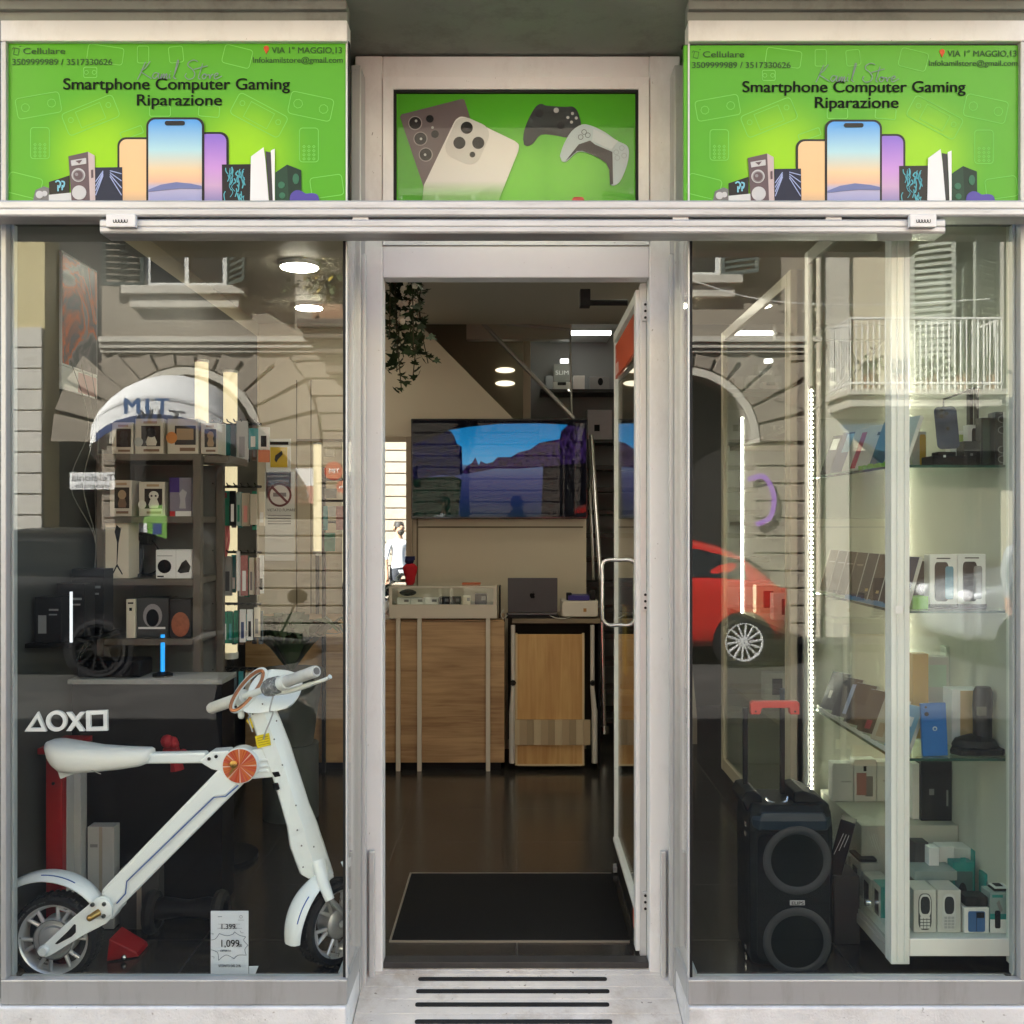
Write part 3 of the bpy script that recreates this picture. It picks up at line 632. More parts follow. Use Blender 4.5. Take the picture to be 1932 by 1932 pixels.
def wheel(c, rz, motor):
    """small cast wheel, its axle along local y, turned by rz about z"""
    w = bpy.data.objects.new('wheel', None)
    q = Matrix.Rotation(rz, 3, 'Z'); c = Vector(c); ax = q @ Vector((0, 1, 0))
    def W(x, y, z): return c + q @ Vector((x, y, z))
    RT = .150; m = MB()
    prof = [(.116, -.030), (.124, -.040), (.138, -.042), (.146, -.032), (.150, -.015), (.150, .015), (.146, .032), (.138, .042), (.124, .040), (.116, .030)]
    n = 56; rings = [[W(r*math.cos(2*math.pi*i/n), h, r*math.sin(2*math.pi*i/n)) for r, h in prof] for i in range(n)]
    m.loft(rings+[rings[0]], cap=False)
    for i in range(44):
        a = 2*math.pi*i/44
        for s_, o in ((-1, 0), (1, .5)):
            b = a+o*2*math.pi/44; e = Matrix.Rotation(-b, 3, 'Y'); m.obox(W(.1485*math.cos(b), s_*.018, .1485*math.sin(b)), (.008, .020, .011), q @ e)
    t = m.build('tyre', RUB, bike, smooth=True, angle=30)
    m = MB(); P2 = [(.128, -.031), (.1285, -.036), (.121, -.037), (.112, -.030), (.106, -.012), (.106, .012), (.112, .030), (.121, .037), (.1285, .036), (.128, .031)]
    rings = [[W(r*math.cos(2*math.pi*i/n), h, r*math.sin(2*math.pi*i/n)) for r, h in P2] for i in range(n)]; m.loft(rings+[rings[0]], cap=False)
    for i in range(6):
        a0 = R(60*i+12)
        for da in (-.20, .20):
            p0 = W(.058*math.cos(a0+da*.5), -.022, .058*math.sin(a0+da*.5)); p1 = W(.112*math.cos(a0+da), -.028, .112*math.sin(a0+da))
            m.tube([p0, p1], [.008, .0065], 8)
        a = a0; p = W(.108*math.cos(a), -.026, .108*math.sin(a)); e = Matrix.Rotation(-a, 3, 'Y'); m.obox(p, (.008, .014, .046), q @ e)
    rim = m.build('rim', SILV, bike, smooth=True)
    m = MB()
    if motor: m.lathe([(.072, .03), (.072, -.024), (.068, -.030), (.056, -.031), (.054, -.026), (.047, -.028), (.045, -.040), (.030, -.044), (.014, -.045), (.012, -.052)], c, ax, 40)
    else: m.lathe([(.055, .03), (.055, -.028), (.050, -.033), (.030, -.036), (.014, -.040)], c, ax, 32)
    m.build('hub', HUBM, bike, smooth=True)
    if motor:
        for rr, w_ in ((.072, .004), (.028, .003)): MB().torus(c+ax*-.036, rr-.004, .0022, ax, 40, 6).build('hub_ring', CHROME, bike, smooth=True)
    return c
RW = Vector((P(108.8, 1773, .27).x, .27, .150)); FW = Vector((-.662, .40, .150))
wheel(RW, 0, True)
ST = R(50)                                                         # handlebar and front wheel are steered
wheel(FW, ST, False)
# lettering moulded on the rear tyre
m = MB(); rr = random.Random(2)
for i in range(15):
    a = R(152-i*3.6)
    if i in (5, 11): continue
    e = Matrix.Rotation(-a, 3, 'Y'); m.obox(RW+Vector((.134*math.cos(a), -.0425, .134*math.sin(a))), (.0055 if i < 11 else .003, .002, .004+rr.random()*.003), e)
m.build('tyre_lettering', mat('pale_moulded_rubber', (.10, .10, .10), .6), bike)

# rear fork plates
fork = [(520, 1262), (545, 1240), (575, 1233), (605, 1248), (622, 1280), (622, 1340), (592, 1372), (480, 1430), (305, 1537), (285, 1545), (262, 1540), (246, 1520), (248, 1500), (264, 1486), (400, 1360)]
for d in (-.062, .062):
    m = MB(); plate(m, fork, .012, d); bbuild(m, 'fork_plate', BW, bevel=.003)
m = MB(); plate(m, [(350, 1455), (400, 1408), (430, 1374), (438, 1378), (438, 1416), (418, 1436), (345, 1475), (333, 1472)], .003, -.0695); bbuild(m, 'black_fork_insert', BLACK)  # solid black insert, its colour stands for the shade in an opening
c = B(570, 1295, -.069)
m = MB(); m.lathe([(.036, 0), (.036, .004), (.033, .006)], c, (0, -1, 0), 32); cap_ = bbuild(m, 'pivot_cap', BW, smooth=True)
m = MB()
for x, y in ((528, 1270), (587, 1267), (585, 1328)): m.lathe([(.0075, 0), (.0075, .004), (.005, .005), (.004, .002)], B(x, y, -.0755), (0, -1, 0), 14)
m.build('screw', mat('dark_bolt', (.12, .13, .13), .3, .8), cap_, smooth=True)
m = MB(); m.tube([B(560, 1310, -.074), B(528, 1325, -.098)], [.0125, .0105], 14); m.ball(B(528, 1325, -.098), .0115); m.build('lock_pin', BRASS, cap_, smooth=True)
c = B(275, 1508, -.069); m = MB(); m.lathe([(.019, 0), (.019, .007), (.014, .012), (.010, .012)], c, (0, -1, 0), 24); bbuild(m, 'axle_cap', BW, smooth=True)

# slanted main beam
m = MB(); plate(m, [(548, 1222), (600, 1165), (1150, 598), (1215, 590), (1295, 655), (1245, 705), (640, 1312), (600, 1375), (556, 1330)], .070); beam = bbuild(m, 'main_beam', BW2, bevel=.006)
m = MB(); plate(m, [(556, 1228), (600, 1182), (1155, 602), (1235, 640), (1250, 672), (1190, 728), (1130, 733), (682, 1166), (676, 1228), (636, 1275), (600, 1300)], .078); m.build('side_panel', BW, beam, bevel=.004)
m = MB(); m.tube([B(630, 1284, -.0415), B(676, 1233, -.0415), B(682, 1171, -.0415), B(1130, 738, -.0415), B(1190, 733, -.0415), B(1256, 676, -.0415)], .0022, 6); m.build('pinstripe', BLUE, beam)
# seat bar and bracket
m = MB(); plate(m, [(740, 522), (1080, 514), (1080, 572), (740, 575)], .042); bbuild(m, 'seat_bar', BW, bevel=.008)
m = MB(); plate(m, [(1050, 560), (1075, 530), (1112, 506), (1200, 500), (1225, 560), (1165, 610), (1112, 597)], .066); br = bbuild(m, 'seat_bracket', BW, bevel=.005)
m = MB()
for x, y in ((1102, 543), (1138, 531)): m.lathe([(.0062, 0), (.0062, .003)], B(x, y, -.0325), (0, -1, 0), 14)
m.build('bolt_hole', BLACK, br)
# seat
st = [(247, 463, 474, .016), (262, 457, 505, .050), (285, 455, 545, .072), (312, 457, 584, .084), (350, 464, 612, .090), (420, 474, 620, .084), (520, 486, 614, .066), (640, 492, 604, .054), (740, 495, 588, .048), (778, 497, 572, .044), (791, 502, 548, .034), (794, 512, 530, .016)]
rings = []
for x, yt, ybm, hw in st:
    ring = []
    for a in (90, 118, 150, 180, 205, 235, 270, 305, 335, 0, 30, 62):
        cx = math.cos(R(a)); sy = math.sin(R(a)); sx = math.copysign(abs(cx)**.6, cx); sz = math.copysign(abs(sy)**.7, sy)
        ring.append(B(x, (yt+ybm)/2-(ybm-yt)/2*sz, sx*hw))
    rings.append(ring)
m = MB(); m.loft(rings); sad = bbuild(m, 'saddle', SEATM, smooth=True, angle=70)
m = MB(); plate(m, [(306, 575), (345, 613), (400, 623), (372, 634), (331, 650)], .06, 0); m.build('saddle_base', BW2, sad, bevel=.004)
m = MB(); m.tube(smoothline([B(x, y, -.058) for x, y in ((330, 520), (420, 545), (500, 588), (560, 612))], 4), .0012, 5); m.build('saddle_seam', mat('seam_grey', (.45, .46, .43), .6), sad)
# pivot disc, its radial sheen painted as orange and pink wedges
c = B(1265, 575, -.045)
m = MB(); m.lathe([(.0635, -.05), (.0635, .002), (.061, .004), (.055, .003)], B(1265, 575, -.04), (0, -1, 0), 40); bbuild(m, 'pivot_housing', BW, smooth=True)
m = MB(); n = 72; rdm = random.Random(5); ctr = c+Vector((0, -.004, 0))
for i in range(n):
    a, b = 2*math.pi*i/n, 2*math.pi*(i+1)/n; m.k = (i*7//3 + rdm.randint(0, 1)) % 4 if i % 9 else 4
    m.add([ctr, ctr+Vector((.0595*math.cos(a), 0, .0595*math.sin(a))), ctr+Vector((.0595*math.cos(b), 0, .0595*math.sin(b)))], [(0, 1, 2)])
m.k = 0; m.lathe([(.0595, .0002), (.0595, -.004)], ctr, (0, -1, 0), 72, cap=False)
dm = [mat('disc_orange_%d' % i, cc, .3, .35) for i, cc in enumerate(((.62, .10, .035), (.70, .15, .06), (.66, .12, .09), (.74, .22, .06), (.85, .55, .45)))]
dsk = bbuild(m, 'pivot_disc', dm)
m = MB(); m.prism([ctr+Vector((-.045+.006*x, -.001, -.002+.006*y)) for x, y in ((1, -5), (2.4, -4), (6.5, .6), (5.2, 1.5), (3.5, 0))], [ctr+Vector((-.045+.006*x, -.006, -.002+.006*y)) for x, y in ((1, -5), (2.4, -4), (6.5, .6), (5.2, 1.5), (3.5, 0))])
m.lathe([(.013, 0), (.013, .009), (.008, .012)], ctr+Vector((-.02, 0, .008)), (0, -1, 0), 18); m.build('locking_lever', BRASS, dsk, smooth=True)
# folding joint to the steering column
m = MB(); plate(m, [(1300, 500), (1375, 492), (1400, 505), (1425, 600), (1432, 640), (1330, 650), (1290, 640)], .058); j = bbuild(m, 'folding_joint', BW, bevel=.006)
m = MB()
for y in (548, 578, 605): plate(m, [(1345, y), (1405, y-8), (1412, y+8), (1345, y+14)], .07)
m.build('joint_knuckle', BW2, j, bevel=.004)
m = MB(); plate(m, [(1425, 612), (1462, 606), (1474, 632), (1440, 638)], .075); plate(m, [(1430, 668), (1458, 664), (1468, 698), (1440, 704)], .09); m.build('latch', BLACK, j, bevel=.003)
# steering column: a faceted tube that narrows to the fork
col = [(285, 1296, 1425, .030), (350, 1312, 1455, .034), (480, 1355, 1506, .036), (650, 1422, 1560, .038), (800, 1468, 1608, .040), (900, 1496, 1650, .042), (960, 1505, 1668, .044), (1005, 1512, 1684, .044), (1080, 1540, 1708, .042), (1140, 1562, 1728, .038), (1165, 1600, 1735, .030)]
rings = []
for y, xl, xr, hw in col:
    w = xr-xl
    rings.append([B(xl, y, -hw*.35), B(xl+w*.10, y, -hw*.9), B(xl+w*.62, y-4, -hw), B(xl+w*.80, y-6, -hw*.72), B(xr, y-10, -hw*.2), B(xr, y-10, hw*.2), B(xl+w*.80, y-6, hw*.72), B(xl+w*.62, y-4, hw), B(xl+w*.10, y, hw*.9), B(xl, y, hw*.35)])
m = MB(); m.loft(rings); stem = bbuild(m, 'steering_column', BW, bevel=.003, smooth=True, angle=24)
for x, y in ((1380, 258), (1330, 310), (1452, 345), (1440, 440), (1482, 572), (1552, 780), (1560, 905), (1582, 985), (1645, 990), (1590, 1095)): MB().ball(B(x, y, -.041 if y < 900 else -.046), .003, n=8, m=5).build('screw', mat('dark_bolt', (.12, .13, .13)), stem)
YEL = mat('yellow_label', (.78, .62, .02), .5, 0, .06, 40)
m = MB(); m.prism([B(x, y, -.0385) for x, y in ((1340, 425), (1412, 408), (1422, 470), (1352, 488))], [B(x, y, -.036) for x, y in ((1340, 425), (1412, 408), (1422, 470), (1352, 488))]); l1 = m.build('warning_label', YEL, stem)
m = MB(); F = lambda x, y: B(x, y, -.0392)
for i in range(4): m.stroke([(1352+i*2.5, 436+i*12), (1408+i*2.5, 424+i*12)], 3, F)
m.build('label_print', mat('olive_ink', (.32, .25, .02), .5), l1)
m = MB(); m.prism([B(x, y, .0) for x, y in ((1280, 355), (1300, 336), (1322, 385), (1312, 398))], [B(x, y, -.0015) for x, y in ((1280, 355), (1300, 336), (1322, 385), (1312, 398))]); m.build('paper_tag', YEL, stem)
# lamp head: ring shaped tunnel in front of a rounded shell
hc = B(1300, 192)
q = Matrix.Rotation(ST, 3, 'Z'); 
axh = Vector((-.62, -.40, .36)).normalized()                         # the open end of the ring looks up, back and towards the glass
def ringpts(c0, rx, ry, n=32):
    return [c0 + B(1300+rx*math.cos(t)*.78-ry*math.sin(t)*.42, 192-rx*math.cos(t)*.55-ry*math.sin(t)*.85)-hc + Vector((0, .07*math.cos(t), 0)) for t in [2*math.pi*i/n for i in range(n)]]
def hull(cx, cy, rx, ry, tilt, d, n=28):
    return [B(cx+rx*math.cos(t)*math.cos(tilt)-ry*math.sin(t)*math.sin(tilt), cy+rx*math.cos(t)*math.sin(tilt)+ry*math.sin(t)*math.cos(tilt), d+.055*math.cos(t)) for t in [2*math.pi*i/n for i in range(n)]]
tl = R(-57)
outer = [hull(1292, 190, 116, 44, tl, -.02), hull(1300, 192, 119, 50, tl, -.02), hull(1330, 196, 116, 66, tl, -.012), hull(1390, 200, 104, 92, R(-65), 0), hull(1450, 200, 96, 86, R(-70), .01), hull(1505, 205, 82, 52, R(-75), .02), hull(1528, 210, 60, 24, R(-75), .02)]
inner = [hull(1385, 194, 78, 40, tl, .01), hull(1330, 194, 92, 40, tl, -.005), hull(1296, 190, 104, 35, tl, -.02)]
m = MB(); m.tube(hull(1301, 191, 108, 41, tl, -.02, 44), .0095, 10, closed=True); m.loft([hull(1352, 198, 108, 20, tl, -.012), hull(1362, 198, 112, 44, R(-60), -.01)]+outer[3:], cap=True); hd = bbuild(m, 'lamp_head', BW, smooth=True, angle=60)
m = MB(); m.tube(hull(1297, 190, 105, 37.5, tl, -.031, 40), .0062, 8, closed=True); m.build('copper_ring', mat('copper', (.55, .22, .10), .3, .7), hd, smooth=True)
# handlebar with two grips and a brake lever
nearp = P(597, 1266, .10); farp = P(397, 1337, .47); d = (nearp-farp); L = d.length; d.normalize()
def along(t): return farp+d*L*t
m = MB(); m.tube([along(.13), along(.90)], .0125, 14); bar_ = bbuild(m, 'handlebar', BW, smooth=True)
m = MB(); m.tube([along(0), along(.02), along(.26), along(.27)], [.018, .0215, .0215, .018], 20); bbuild(m, 'grip', SEATM, smooth=True)
m = MB(); m.tube([along(.73), along(.74), along(.985), along(1)], [.017, .0205, .0205, .0185], 20); g = bbuild(m, 'grip', mat('wrapped_grip', (.62, .63, .63), .3, 0, .12, 40), smooth=True)
m = MB(); m.lathe([(.0125, 0), (.0125, .002)], along(1.0), d, 18); m.build('grip_end', mat('grip_end_grey', (.10, .10, .11), .4), g)
for t in (.30, .69):
    m = MB(); m.tube([along(t), along(t+.05)], .026, 18); bbuild(m, 'clamp_collar', BW, smooth=True)
m = MB(); m.tube([along(.56), along(.60), along(.67)], [.028, .033, .030], 18); bbuild(m, 'cable_wrap', mat('crumpled_film', (.30, .31, .32), .25, .3, .5, 60, .8, 60), smooth=True)
m = MB(); m.tube(smoothline([along(.64)+Vector((0, 0, -.026)), along(.74)+Vector((.01, .02, -.034)), along(.88)+Vector((.025, .01, -.03)), along(1.0)+Vector((.03, .0, -.028)), along(1.04)+Vector((.03, 0, -.024))], 4), [.009]*9+[.0065]*7+[.008], 10); bbuild(m, 'brake_lever', BW, smooth=True)
m = MB(); m.tube([along(.30)+Vector((0, 0, -.02)), along(.30)+Vector((.006, -.005, -.06))], .012, 12); m.ball(along(.30)+Vector((.006, -.006, -.062)), .012); bbuild(m, 'thumb_control', BW, smooth=True)
m = MB(); m.tube(smoothline([along(.62)+Vector((0, 0, -.03)), along(.55)+Vector((.02, -.03, -.07)), B(1440, 300, -.06), B(1400, 400, -.055), B(1385, 440, -.04)], 6), .0028, 6); m.tube(smoothline([along(.32)+Vector((0, 0, -.02)), along(.40)+Vector((.01, -.04, -.07)), B(1310, 330, -.05), B(1330, 400, -.045)], 6), .0028, 6); bbuild(m, 'brake_cable', mat('cable_grey', (.42, .43, .43), .5))
# mudguards
def guard(c, q, a0, a1, r0, r1, w, name='mudguard'):
    rings = []; n = 18
    for i in range(n+1):
        t = i/n; a = R(a0+(a1-a0)*t); r = r0+(r1-r0)*t; ww = w*(.55+.45*math.sin(math.pi*min(1, .18+t*.82)))
        ring = []
        for j, (s_, h) in enumerate(((-1, -.018), (-.8, -.004), (-.4, .003), (.4, .003), (.8, -.004), (1, -.018), (.95, -.022), (.75, -.010), (.35, -.004), (-.35, -.004), (-.75, -.010), (-.95, -.022))):
            ring.append(c + q @ Vector(((r+h)*math.cos(a), s_*ww, (r+h)*math.sin(a))))
        rings.append(ring)
    m = MB(); m.loft(rings); g = bbuild(m, name, BW, smooth=True, angle=50)
    m = MB(); m.tube([c + q @ Vector(((r0+(r1-r0)*t-.001)*math.cos(R(a0+(a1-a0)*t)), -.72*w, (r0+(r1-r0)*t-.001)*math.sin(R(a0+(a1-a0)*t)))) for t in [.25+.035*i for i in range(10)]], .002, 6); m.build('pinstripe', BLUE, g)
guard(RW+Vector((-.012, 0, -.004)), Matrix.Identity(3), 42, 140, .212, .245, .048)
qf = Matrix.Rotation(ST, 3, 'Z')
guard(FW+Vector((0, 0, 0)), qf, 186, 98, .205, .195, .046)
m = MB(); m.tube([FW+qf @ Vector((.02, -.02, .20)), FW+qf @ Vector((.07, -.05, .225)), FW+qf @ Vector((.09, -.06, .228))], [.016, .015, .012], 10); bbuild(m, 'guard_stay', BW, smooth=True)
m = MB(); m.tube([B(1668, 1075, -.03), B(1705, 1170, -.075), B(1740, 1240, -.092)], [.026, .021, .017], 12); bbuild(m, 'fork_tube', BW, smooth=True)
m = MB(); m.tube([B(1738, 1236, -.088), FW+qf @ Vector((.005, -.066, .03)), FW+qf @ Vector((0, -.066, 0))], .010, 10); m.lathe([(.018, -.01), (.018, .012), (.012, .018)], FW+qf @ Vector((0, -.055, 0)), qf @ Vector((0, -1, 0)), 16); bbuild(m, 'fork_leg', mat('grey_fork', (.32, .33, .33), .4, .4), smooth=True)

# ================================================================ the street behind the camera (seen mirrored in the glass)
def Rf(u, v, d):
    p = P(u, v, d); return Vector((p.x, -p.y, p.z))
FY = -11.3
RUST = mat('warm_grey_stucco', (.26, .225, .175), .85, 0, .10, 1.2, .25, 25, dirt=(.22, .19, .15), dscale=1.2)
RUST2 = mat('rusticated_stone', (.245, .21, .165), .85, 0, .12, 2, .3, 30, dirt=(.20, .17, .13), dscale=1.5)
OCH = mat('cream_stucco', (.52, .46, .33), .85, 0, .08, 1.5, .2, 25)
SHUT = mat('dark_green_shutter', (.035, .05, .045), .6, 0, .1, 8)
SHUTG = mat('grey_green_shutter', (.24, .25, .21), .6, 0, .1, 8)
TRIM = mat('pale_stone_trim', (.46, .43, .36), .8, 0, .08, 4)
DGL = mat('dark_window_glass', (.012, .013, .014), .08)
arc = [(-4.73, 1.0, 2.72), (2.39, .99, 2.73)]
fb = thing('arcaded_building', 'warm grey stucco building across the street with rusticated arches and shuttered windows', 'building', (-2, FY, -.1))
out = [(-5.95, -.3)]
for cx, r, zs in arc:
    out += [(cx-r, -.3), (cx-r, zs)]+[(cx-r*math.cos(R(a)), zs+r*math.sin(R(a))) for a in range(10, 180, 10)]+[(cx+r, zs), (cx+r, -.3)]
out += [(4.36, -.3), (4.36, 9.0), (-5.95, 9.0)]
m = MB(); m.prism_y(out, FY-.5, FY); m.build('wall', RUST, fb)
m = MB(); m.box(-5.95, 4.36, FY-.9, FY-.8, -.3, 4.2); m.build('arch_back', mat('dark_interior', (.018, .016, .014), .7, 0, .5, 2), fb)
m = MB()
for z0, z1, d in ((4.08, 4.16, .10), (4.16, 4.24, .14), (4.02, 4.07, .06)): m.box(-5.95, 4.34, FY, FY+d, z0, z1-.003)
m.build('string_course', TRIM, fb, bevel=.008)
# rusticated courses and voussoirs, each stone proud of the wall
m = MB(); H = .25; ro = 1.95
z = -.1
while z < 4.0:
    z1 = min(z+H, 4.0); xs = [-5.93]
    for cx, r, zs in arc:
        zz = (z+z1)/2-zs; rr_ = r if zz < 0 else r*ro
        half = r if zz < 0 else (math.sqrt(max(0, rr_*rr_-zz*zz)) if abs(zz) < rr_ else 0)
        if half > .05: xs += [cx-half-.012, cx+half+.012]
    xs.append(4.34)
    for a, b in zip(xs[0::2], xs[1::2]):
        if b-a > .05: m.box(a, b, FY, FY+.035, z+.012, z1-.012)
    z = z1
for cx, r, zs in arc:
    N = 13
    for i in range(N):
        a0, a1 = R(180*i/N+.9), R(180*(i+1)/N-.9); am = (a0+a1)/2
        r1 = min(r*ro, (4.0-zs)/max(.05, math.sin(am)))-.02
        pts = [(cx+r*1.12*math.cos(a0), zs+r*1.12*math.sin(a0)), (cx+r1*math.cos(a0), min(4.0, zs+r1*math.sin(a0))), (cx+r1*math.cos(a1), min(4.0, zs+r1*math.sin(a1))), (cx+r*1.12*math.cos(a1), zs+r*1.12*math.sin(a1))]
        m.prism_y(pts, FY, FY+.05)
m.build('stone_facing', RUST2, fb, bevel=.008, seg=1)
m = MB()
for cx, r, zs in arc:
    for k in range(18):
        a0, a1 = R(10*k), R(10*k+10)
        m.prism_y([(cx+r*.99*math.cos(a0), zs+r*.99*math.sin(a0)), (cx+r*1.1*math.cos(a0), zs+r*1.1*math.sin(a0)), (cx+r*1.1*math.cos(a1), zs+r*1.1*math.sin(a1)), (cx+r*.99*math.cos(a1), zs+r*.99*math.sin(a1))], FY-.2, FY+.045)
m.build('archivolt', TRIM, fb)
def louvre(m, x0, x1, y0, y1, z0, z1, n):
    """louvred leaf between the plan points (x0,y0) and (x1,y1)"""
    d = Vector((x1-x0, y1-y0, 0)); L = d.length; d.normalize(); q = Matrix((d, Vector((-d.y, d.x, 0)), Vector((0, 0, 1)))).transposed(); c = Vector(((x0+x1)/2, (y0+y1)/2, 0))
    for s_ in (-1, 1): m.obox(c+d*s_*(L/2-.03)+Vector((0, 0, (z0+z1)/2)), (.06, .04, z1-z0), q)
    for zz in (z0+.03, z1-.03): m.obox(c+Vector((0, 0, zz)), (L-.12, .04, .06), q)
    for i in range(n): m.obox(c+Vector((0, 0, z0+.08+(z1-z0-.16)*(i+.5)/n)), (L-.12, .012, (z1-z0-.16)/n*.8), q @ Matrix.Rotation(R(38), 3, 'X'))
def shutter_window(par, cx, z0, z1, w, mt, ang=(165, 120), n=16, fy=FY):
    m = MB()
    for a, b, c, d in ((cx-w/2-.12, cx-w/2, z0, z1+.1), (cx+w/2, cx+w/2+.12, z0, z1+.1), (cx-w/2, cx+w/2, z1, z1+.1)): m.box(a, b, fy, fy+.05, c, d)
    f = m.build('window', TRIM, par)
    m = MB(); m.box(cx-w/2, cx+w/2, fy-.1, fy+.012, z0, z1); m.build('pane', DGL, f)
    m = MB()
    for x in (-w/2+.03, 0, w/2-.03): m.box(cx+x-.03, cx+x+.03, fy+.012, fy+.04, z0, z1)
    m.box(cx-w/2, cx+w/2, fy+.013, fy+.038, z0, z0+.07); m.build('sash', mat('white_sash', (.6, .6, .56), .5), f)
    m = MB(); m.box(cx-w/2-.3, cx+w/2+.3, fy, fy+.22, z0-.12, z0-.002); m.box(cx-w/2-.2, cx+w/2+.2, fy, fy+.14, z0-.3, z0-.121); m.build('sill', TRIM, f, bevel=.01)
    for s_, a in zip((-1, 1), ang):
        m = MB(); hx = cx+s_*(w/2+.02); dx = -s_*math.cos(R(a))*w/2; dy = math.sin(R(a))*w/2
        louvre(m, hx, hx+dx, fy+.06, fy+.06+dy, z0, z1, n); m.build('shutter', mt, f)
shutter_window(fb, -4.72, 4.95, 6.5, 1.15, SHUT, (168, 130))
shutter_window(fb, -1.2, 4.95, 6.5, 1.15, SHUT)
shutter_window(fb, 2.35, 5.1, 6.5, 1.1, SHUT, (160, 150))
m = MB()
for x in (4.16, 4.30): m.tube([(x, FY+.10, -.1), (x, FY+.10, 8.5)], .055 if x < 4.2 else .04, 10)
for zz in (1.5, 3.2, 4.6, 6): m.box(4.1, 4.36, FY, FY+.1, zz, zz+.05)
m.build('drainpipe', mat('beige_pipe', (.45, .40, .31), .6), fb, smooth=True)
m = MB(); q = lambda x, z: Vector((x, FY+.0505, z)); 
m.tube([(x, FY+.11-.02*abs(z-2)*0, z) for x, z in smoothline([(X(1410, 11.3), Zp(905, 11.3)), (X(1440, 11.3), Zp(900, 11.3)), (X(1458, 11.3), Zp(935, 11.3)), (X(1452, 11.3), Zp(975, 11.3)), (X(1425, 11.3), Zp(990, 11.3))], 6)], .035, 8)
tag(m.build('graffiti_arc', ramp_mat('pink_violet_glow', 2, [(0, (.35, .1, .7)), (.4, (.85, .12, .45)), (.8, (.9, .15, .5)), (1, (.5, .2, .8))], -.4, .4, .4, .6), smooth=True), 'pink and violet graffiti arc with added glow beside an arch across the street', 'graffiti')  # graffiti arc built as a tube, its glow added
# painted letters running down the wall
m = MB()
for i, ch in enumerate('TNAS'):
    m.text(ch, lambda x, y, i=i: Vector((X(1500, 11.3)-x, FY+.006, Zp(600+i*42, 11.3)-.1+y)), .32, .006)
m.build('painted_lettering', mat('faded_black_paint', (.10, .085, .07), .8), fb)

# the arch shop: canopy, green poster, sign plates
aw = thing('dome_awning', 'white dome awning with blue valance over the arched shop across the street', 'awning', (-4.73, FY+.1, 2.5))
rings = []; cx, zc = -4.80, 2.62
for i in range(9):
    t = R(90*i/8); rr_ = 1.02*math.cos(t*.0)*1.0
    rings.append([Vector((cx+1.05*math.cos(R(a)), FY+.10+1.0*math.sin(t)*(.25+.75*math.sin(R(a))**.5 if a not in (0, 180) else .25), zc+1.05*math.sin(R(a))*math.cos(t*.62))) for a in range(0, 181, 12)])
m = MB(); m.loft(rings, cap=False, closed=False); a_ = m.build('canopy', mat('white_canvas', (.72, .72, .70), .7, 0, .05, 4), aw, smooth=True, angle=60)
b_ = a_.modifiers.new('thick', 'SOLIDIFY'); b_.thickness = .012
last = rings[-1]; m = MB()
m.loft([[p for p in last], [p+Vector((0, .01, -.28 if 2 < i < 13 else -.2)) for i, p in enumerate(last)]], cap=False, closed=False)
v_ = m.build('valance', mat('white_canvas', (.72, .72, .70)), aw); b_ = v_.modifiers.new('thick', 'SOLIDIFY'); b_.thickness = .01
m = MB(); m.loft([[p+Vector((0, .014, -.18)) for p in last[3:13]], [p+Vector((0, .018, -.29)) for p in last[3:13]]], cap=False, closed=False); n_ = m.build('valance_band', mat('navy_canvas', (.02, .04, .12), .7), aw); b_ = n_.modifiers.new('thick', 'SOLIDIFY'); b_.thickness = .01
m = MB(); mid = last[len(last)//2]; [m.text(ch, lambda x, y, o=o: Vector((mid.x+o-x, mid.y+.12, mid.z-.19+y)), .30, .012) for ch, o in (('T', .34), ('I', .09), ('M', -.03))]; m.build('lettering', mat('valance_blue', (.03, .09, .22), .7), aw)
m = MB(); m.box(-5.62, -5.1, FY-.3, FY-.24, -.1, 1.85); gp = tag(m.build('poster_panel', mat('green_poster', (.16, .36, .07), .4, 0, .25, 4)), 'tall green poster panel standing in the arched shop front across the street', 'poster panel')
rr = random.Random(8)
for (x, z, w, h, c) in ((-5.45, 1.5, .13, .16, 'w'), (-5.24, 1.5, .13, .16, 'b'), (-5.35, 1.1, .34, .16, 'w'), (-5.35, .6, .34, .5, 'k'), (-5.35, .25, .4, .12, 'b')):
    m = MB(); m.box(x-w/2, x+w/2, FY-.24, FY-.236, z-h/2, z+h/2); m.build('printed_patch', {'w': PAPER, 'b': mat('navy_patch', (.05, .08, .2), .5), 'k': mat('brown_patch', (.25, .2, .12), .6, 0, .5, 9)}[c], gp)
m = MB(); m.box(X(128, 11.2), X(213, 11.2), FY+.06, FY+.10, Zp(923, 11.2), Zp(891, 11.2)); sg = tag(m.build('shop_plate', PAPER), 'white plate reading telefonia fotografia on the wall across the street', 'sign')
m = MB(); m.text('Telefonia', lambda x, y: Vector((X(212, 11.2)-x, FY+.103, Zp(907, 11.2)+y)), .14, .001, width=.6); m.text('fotografia', lambda x, y: Vector((X(208, 11.2)-x, FY+.103, Zp(920, 11.2)+y)), .09, .001, width=.52); m.build('lettering', GREYINK, sg)
rd = mat('red_roundel', (.45, .06, .03), .5)
for u, v, r_ in ((628, 888, .13), (645, 918, .09)):
    m = MB(); c = Rf(u, v, 11.0); c.y = FY+.25; m.lathe([(r_, 0), (r_, .05)], c, (0, 1, 0), 24); o = tag(m.build('round_sign', rd), 'larger red round projecting sign on the arcade wall' if r_ > .1 else 'smaller red round projecting sign just below the larger one', 'sign')
    m = MB(); m.text('TIM', lambda x, y: Vector((c.x+r_*.62-x, c.y+.053, c.z-.03+y)), r_*.7, .001); m.build('lettering', mat('white_print', (.80, .80, .80)), o)
    m = MB(); m.box(c.x-.015, c.x+.015, FY+.03, c.y, c.z-.015, c.z+.015); m.build('bracket', BLACK, o)
m = MB(); cc = Rf(545, 910, 11.2)
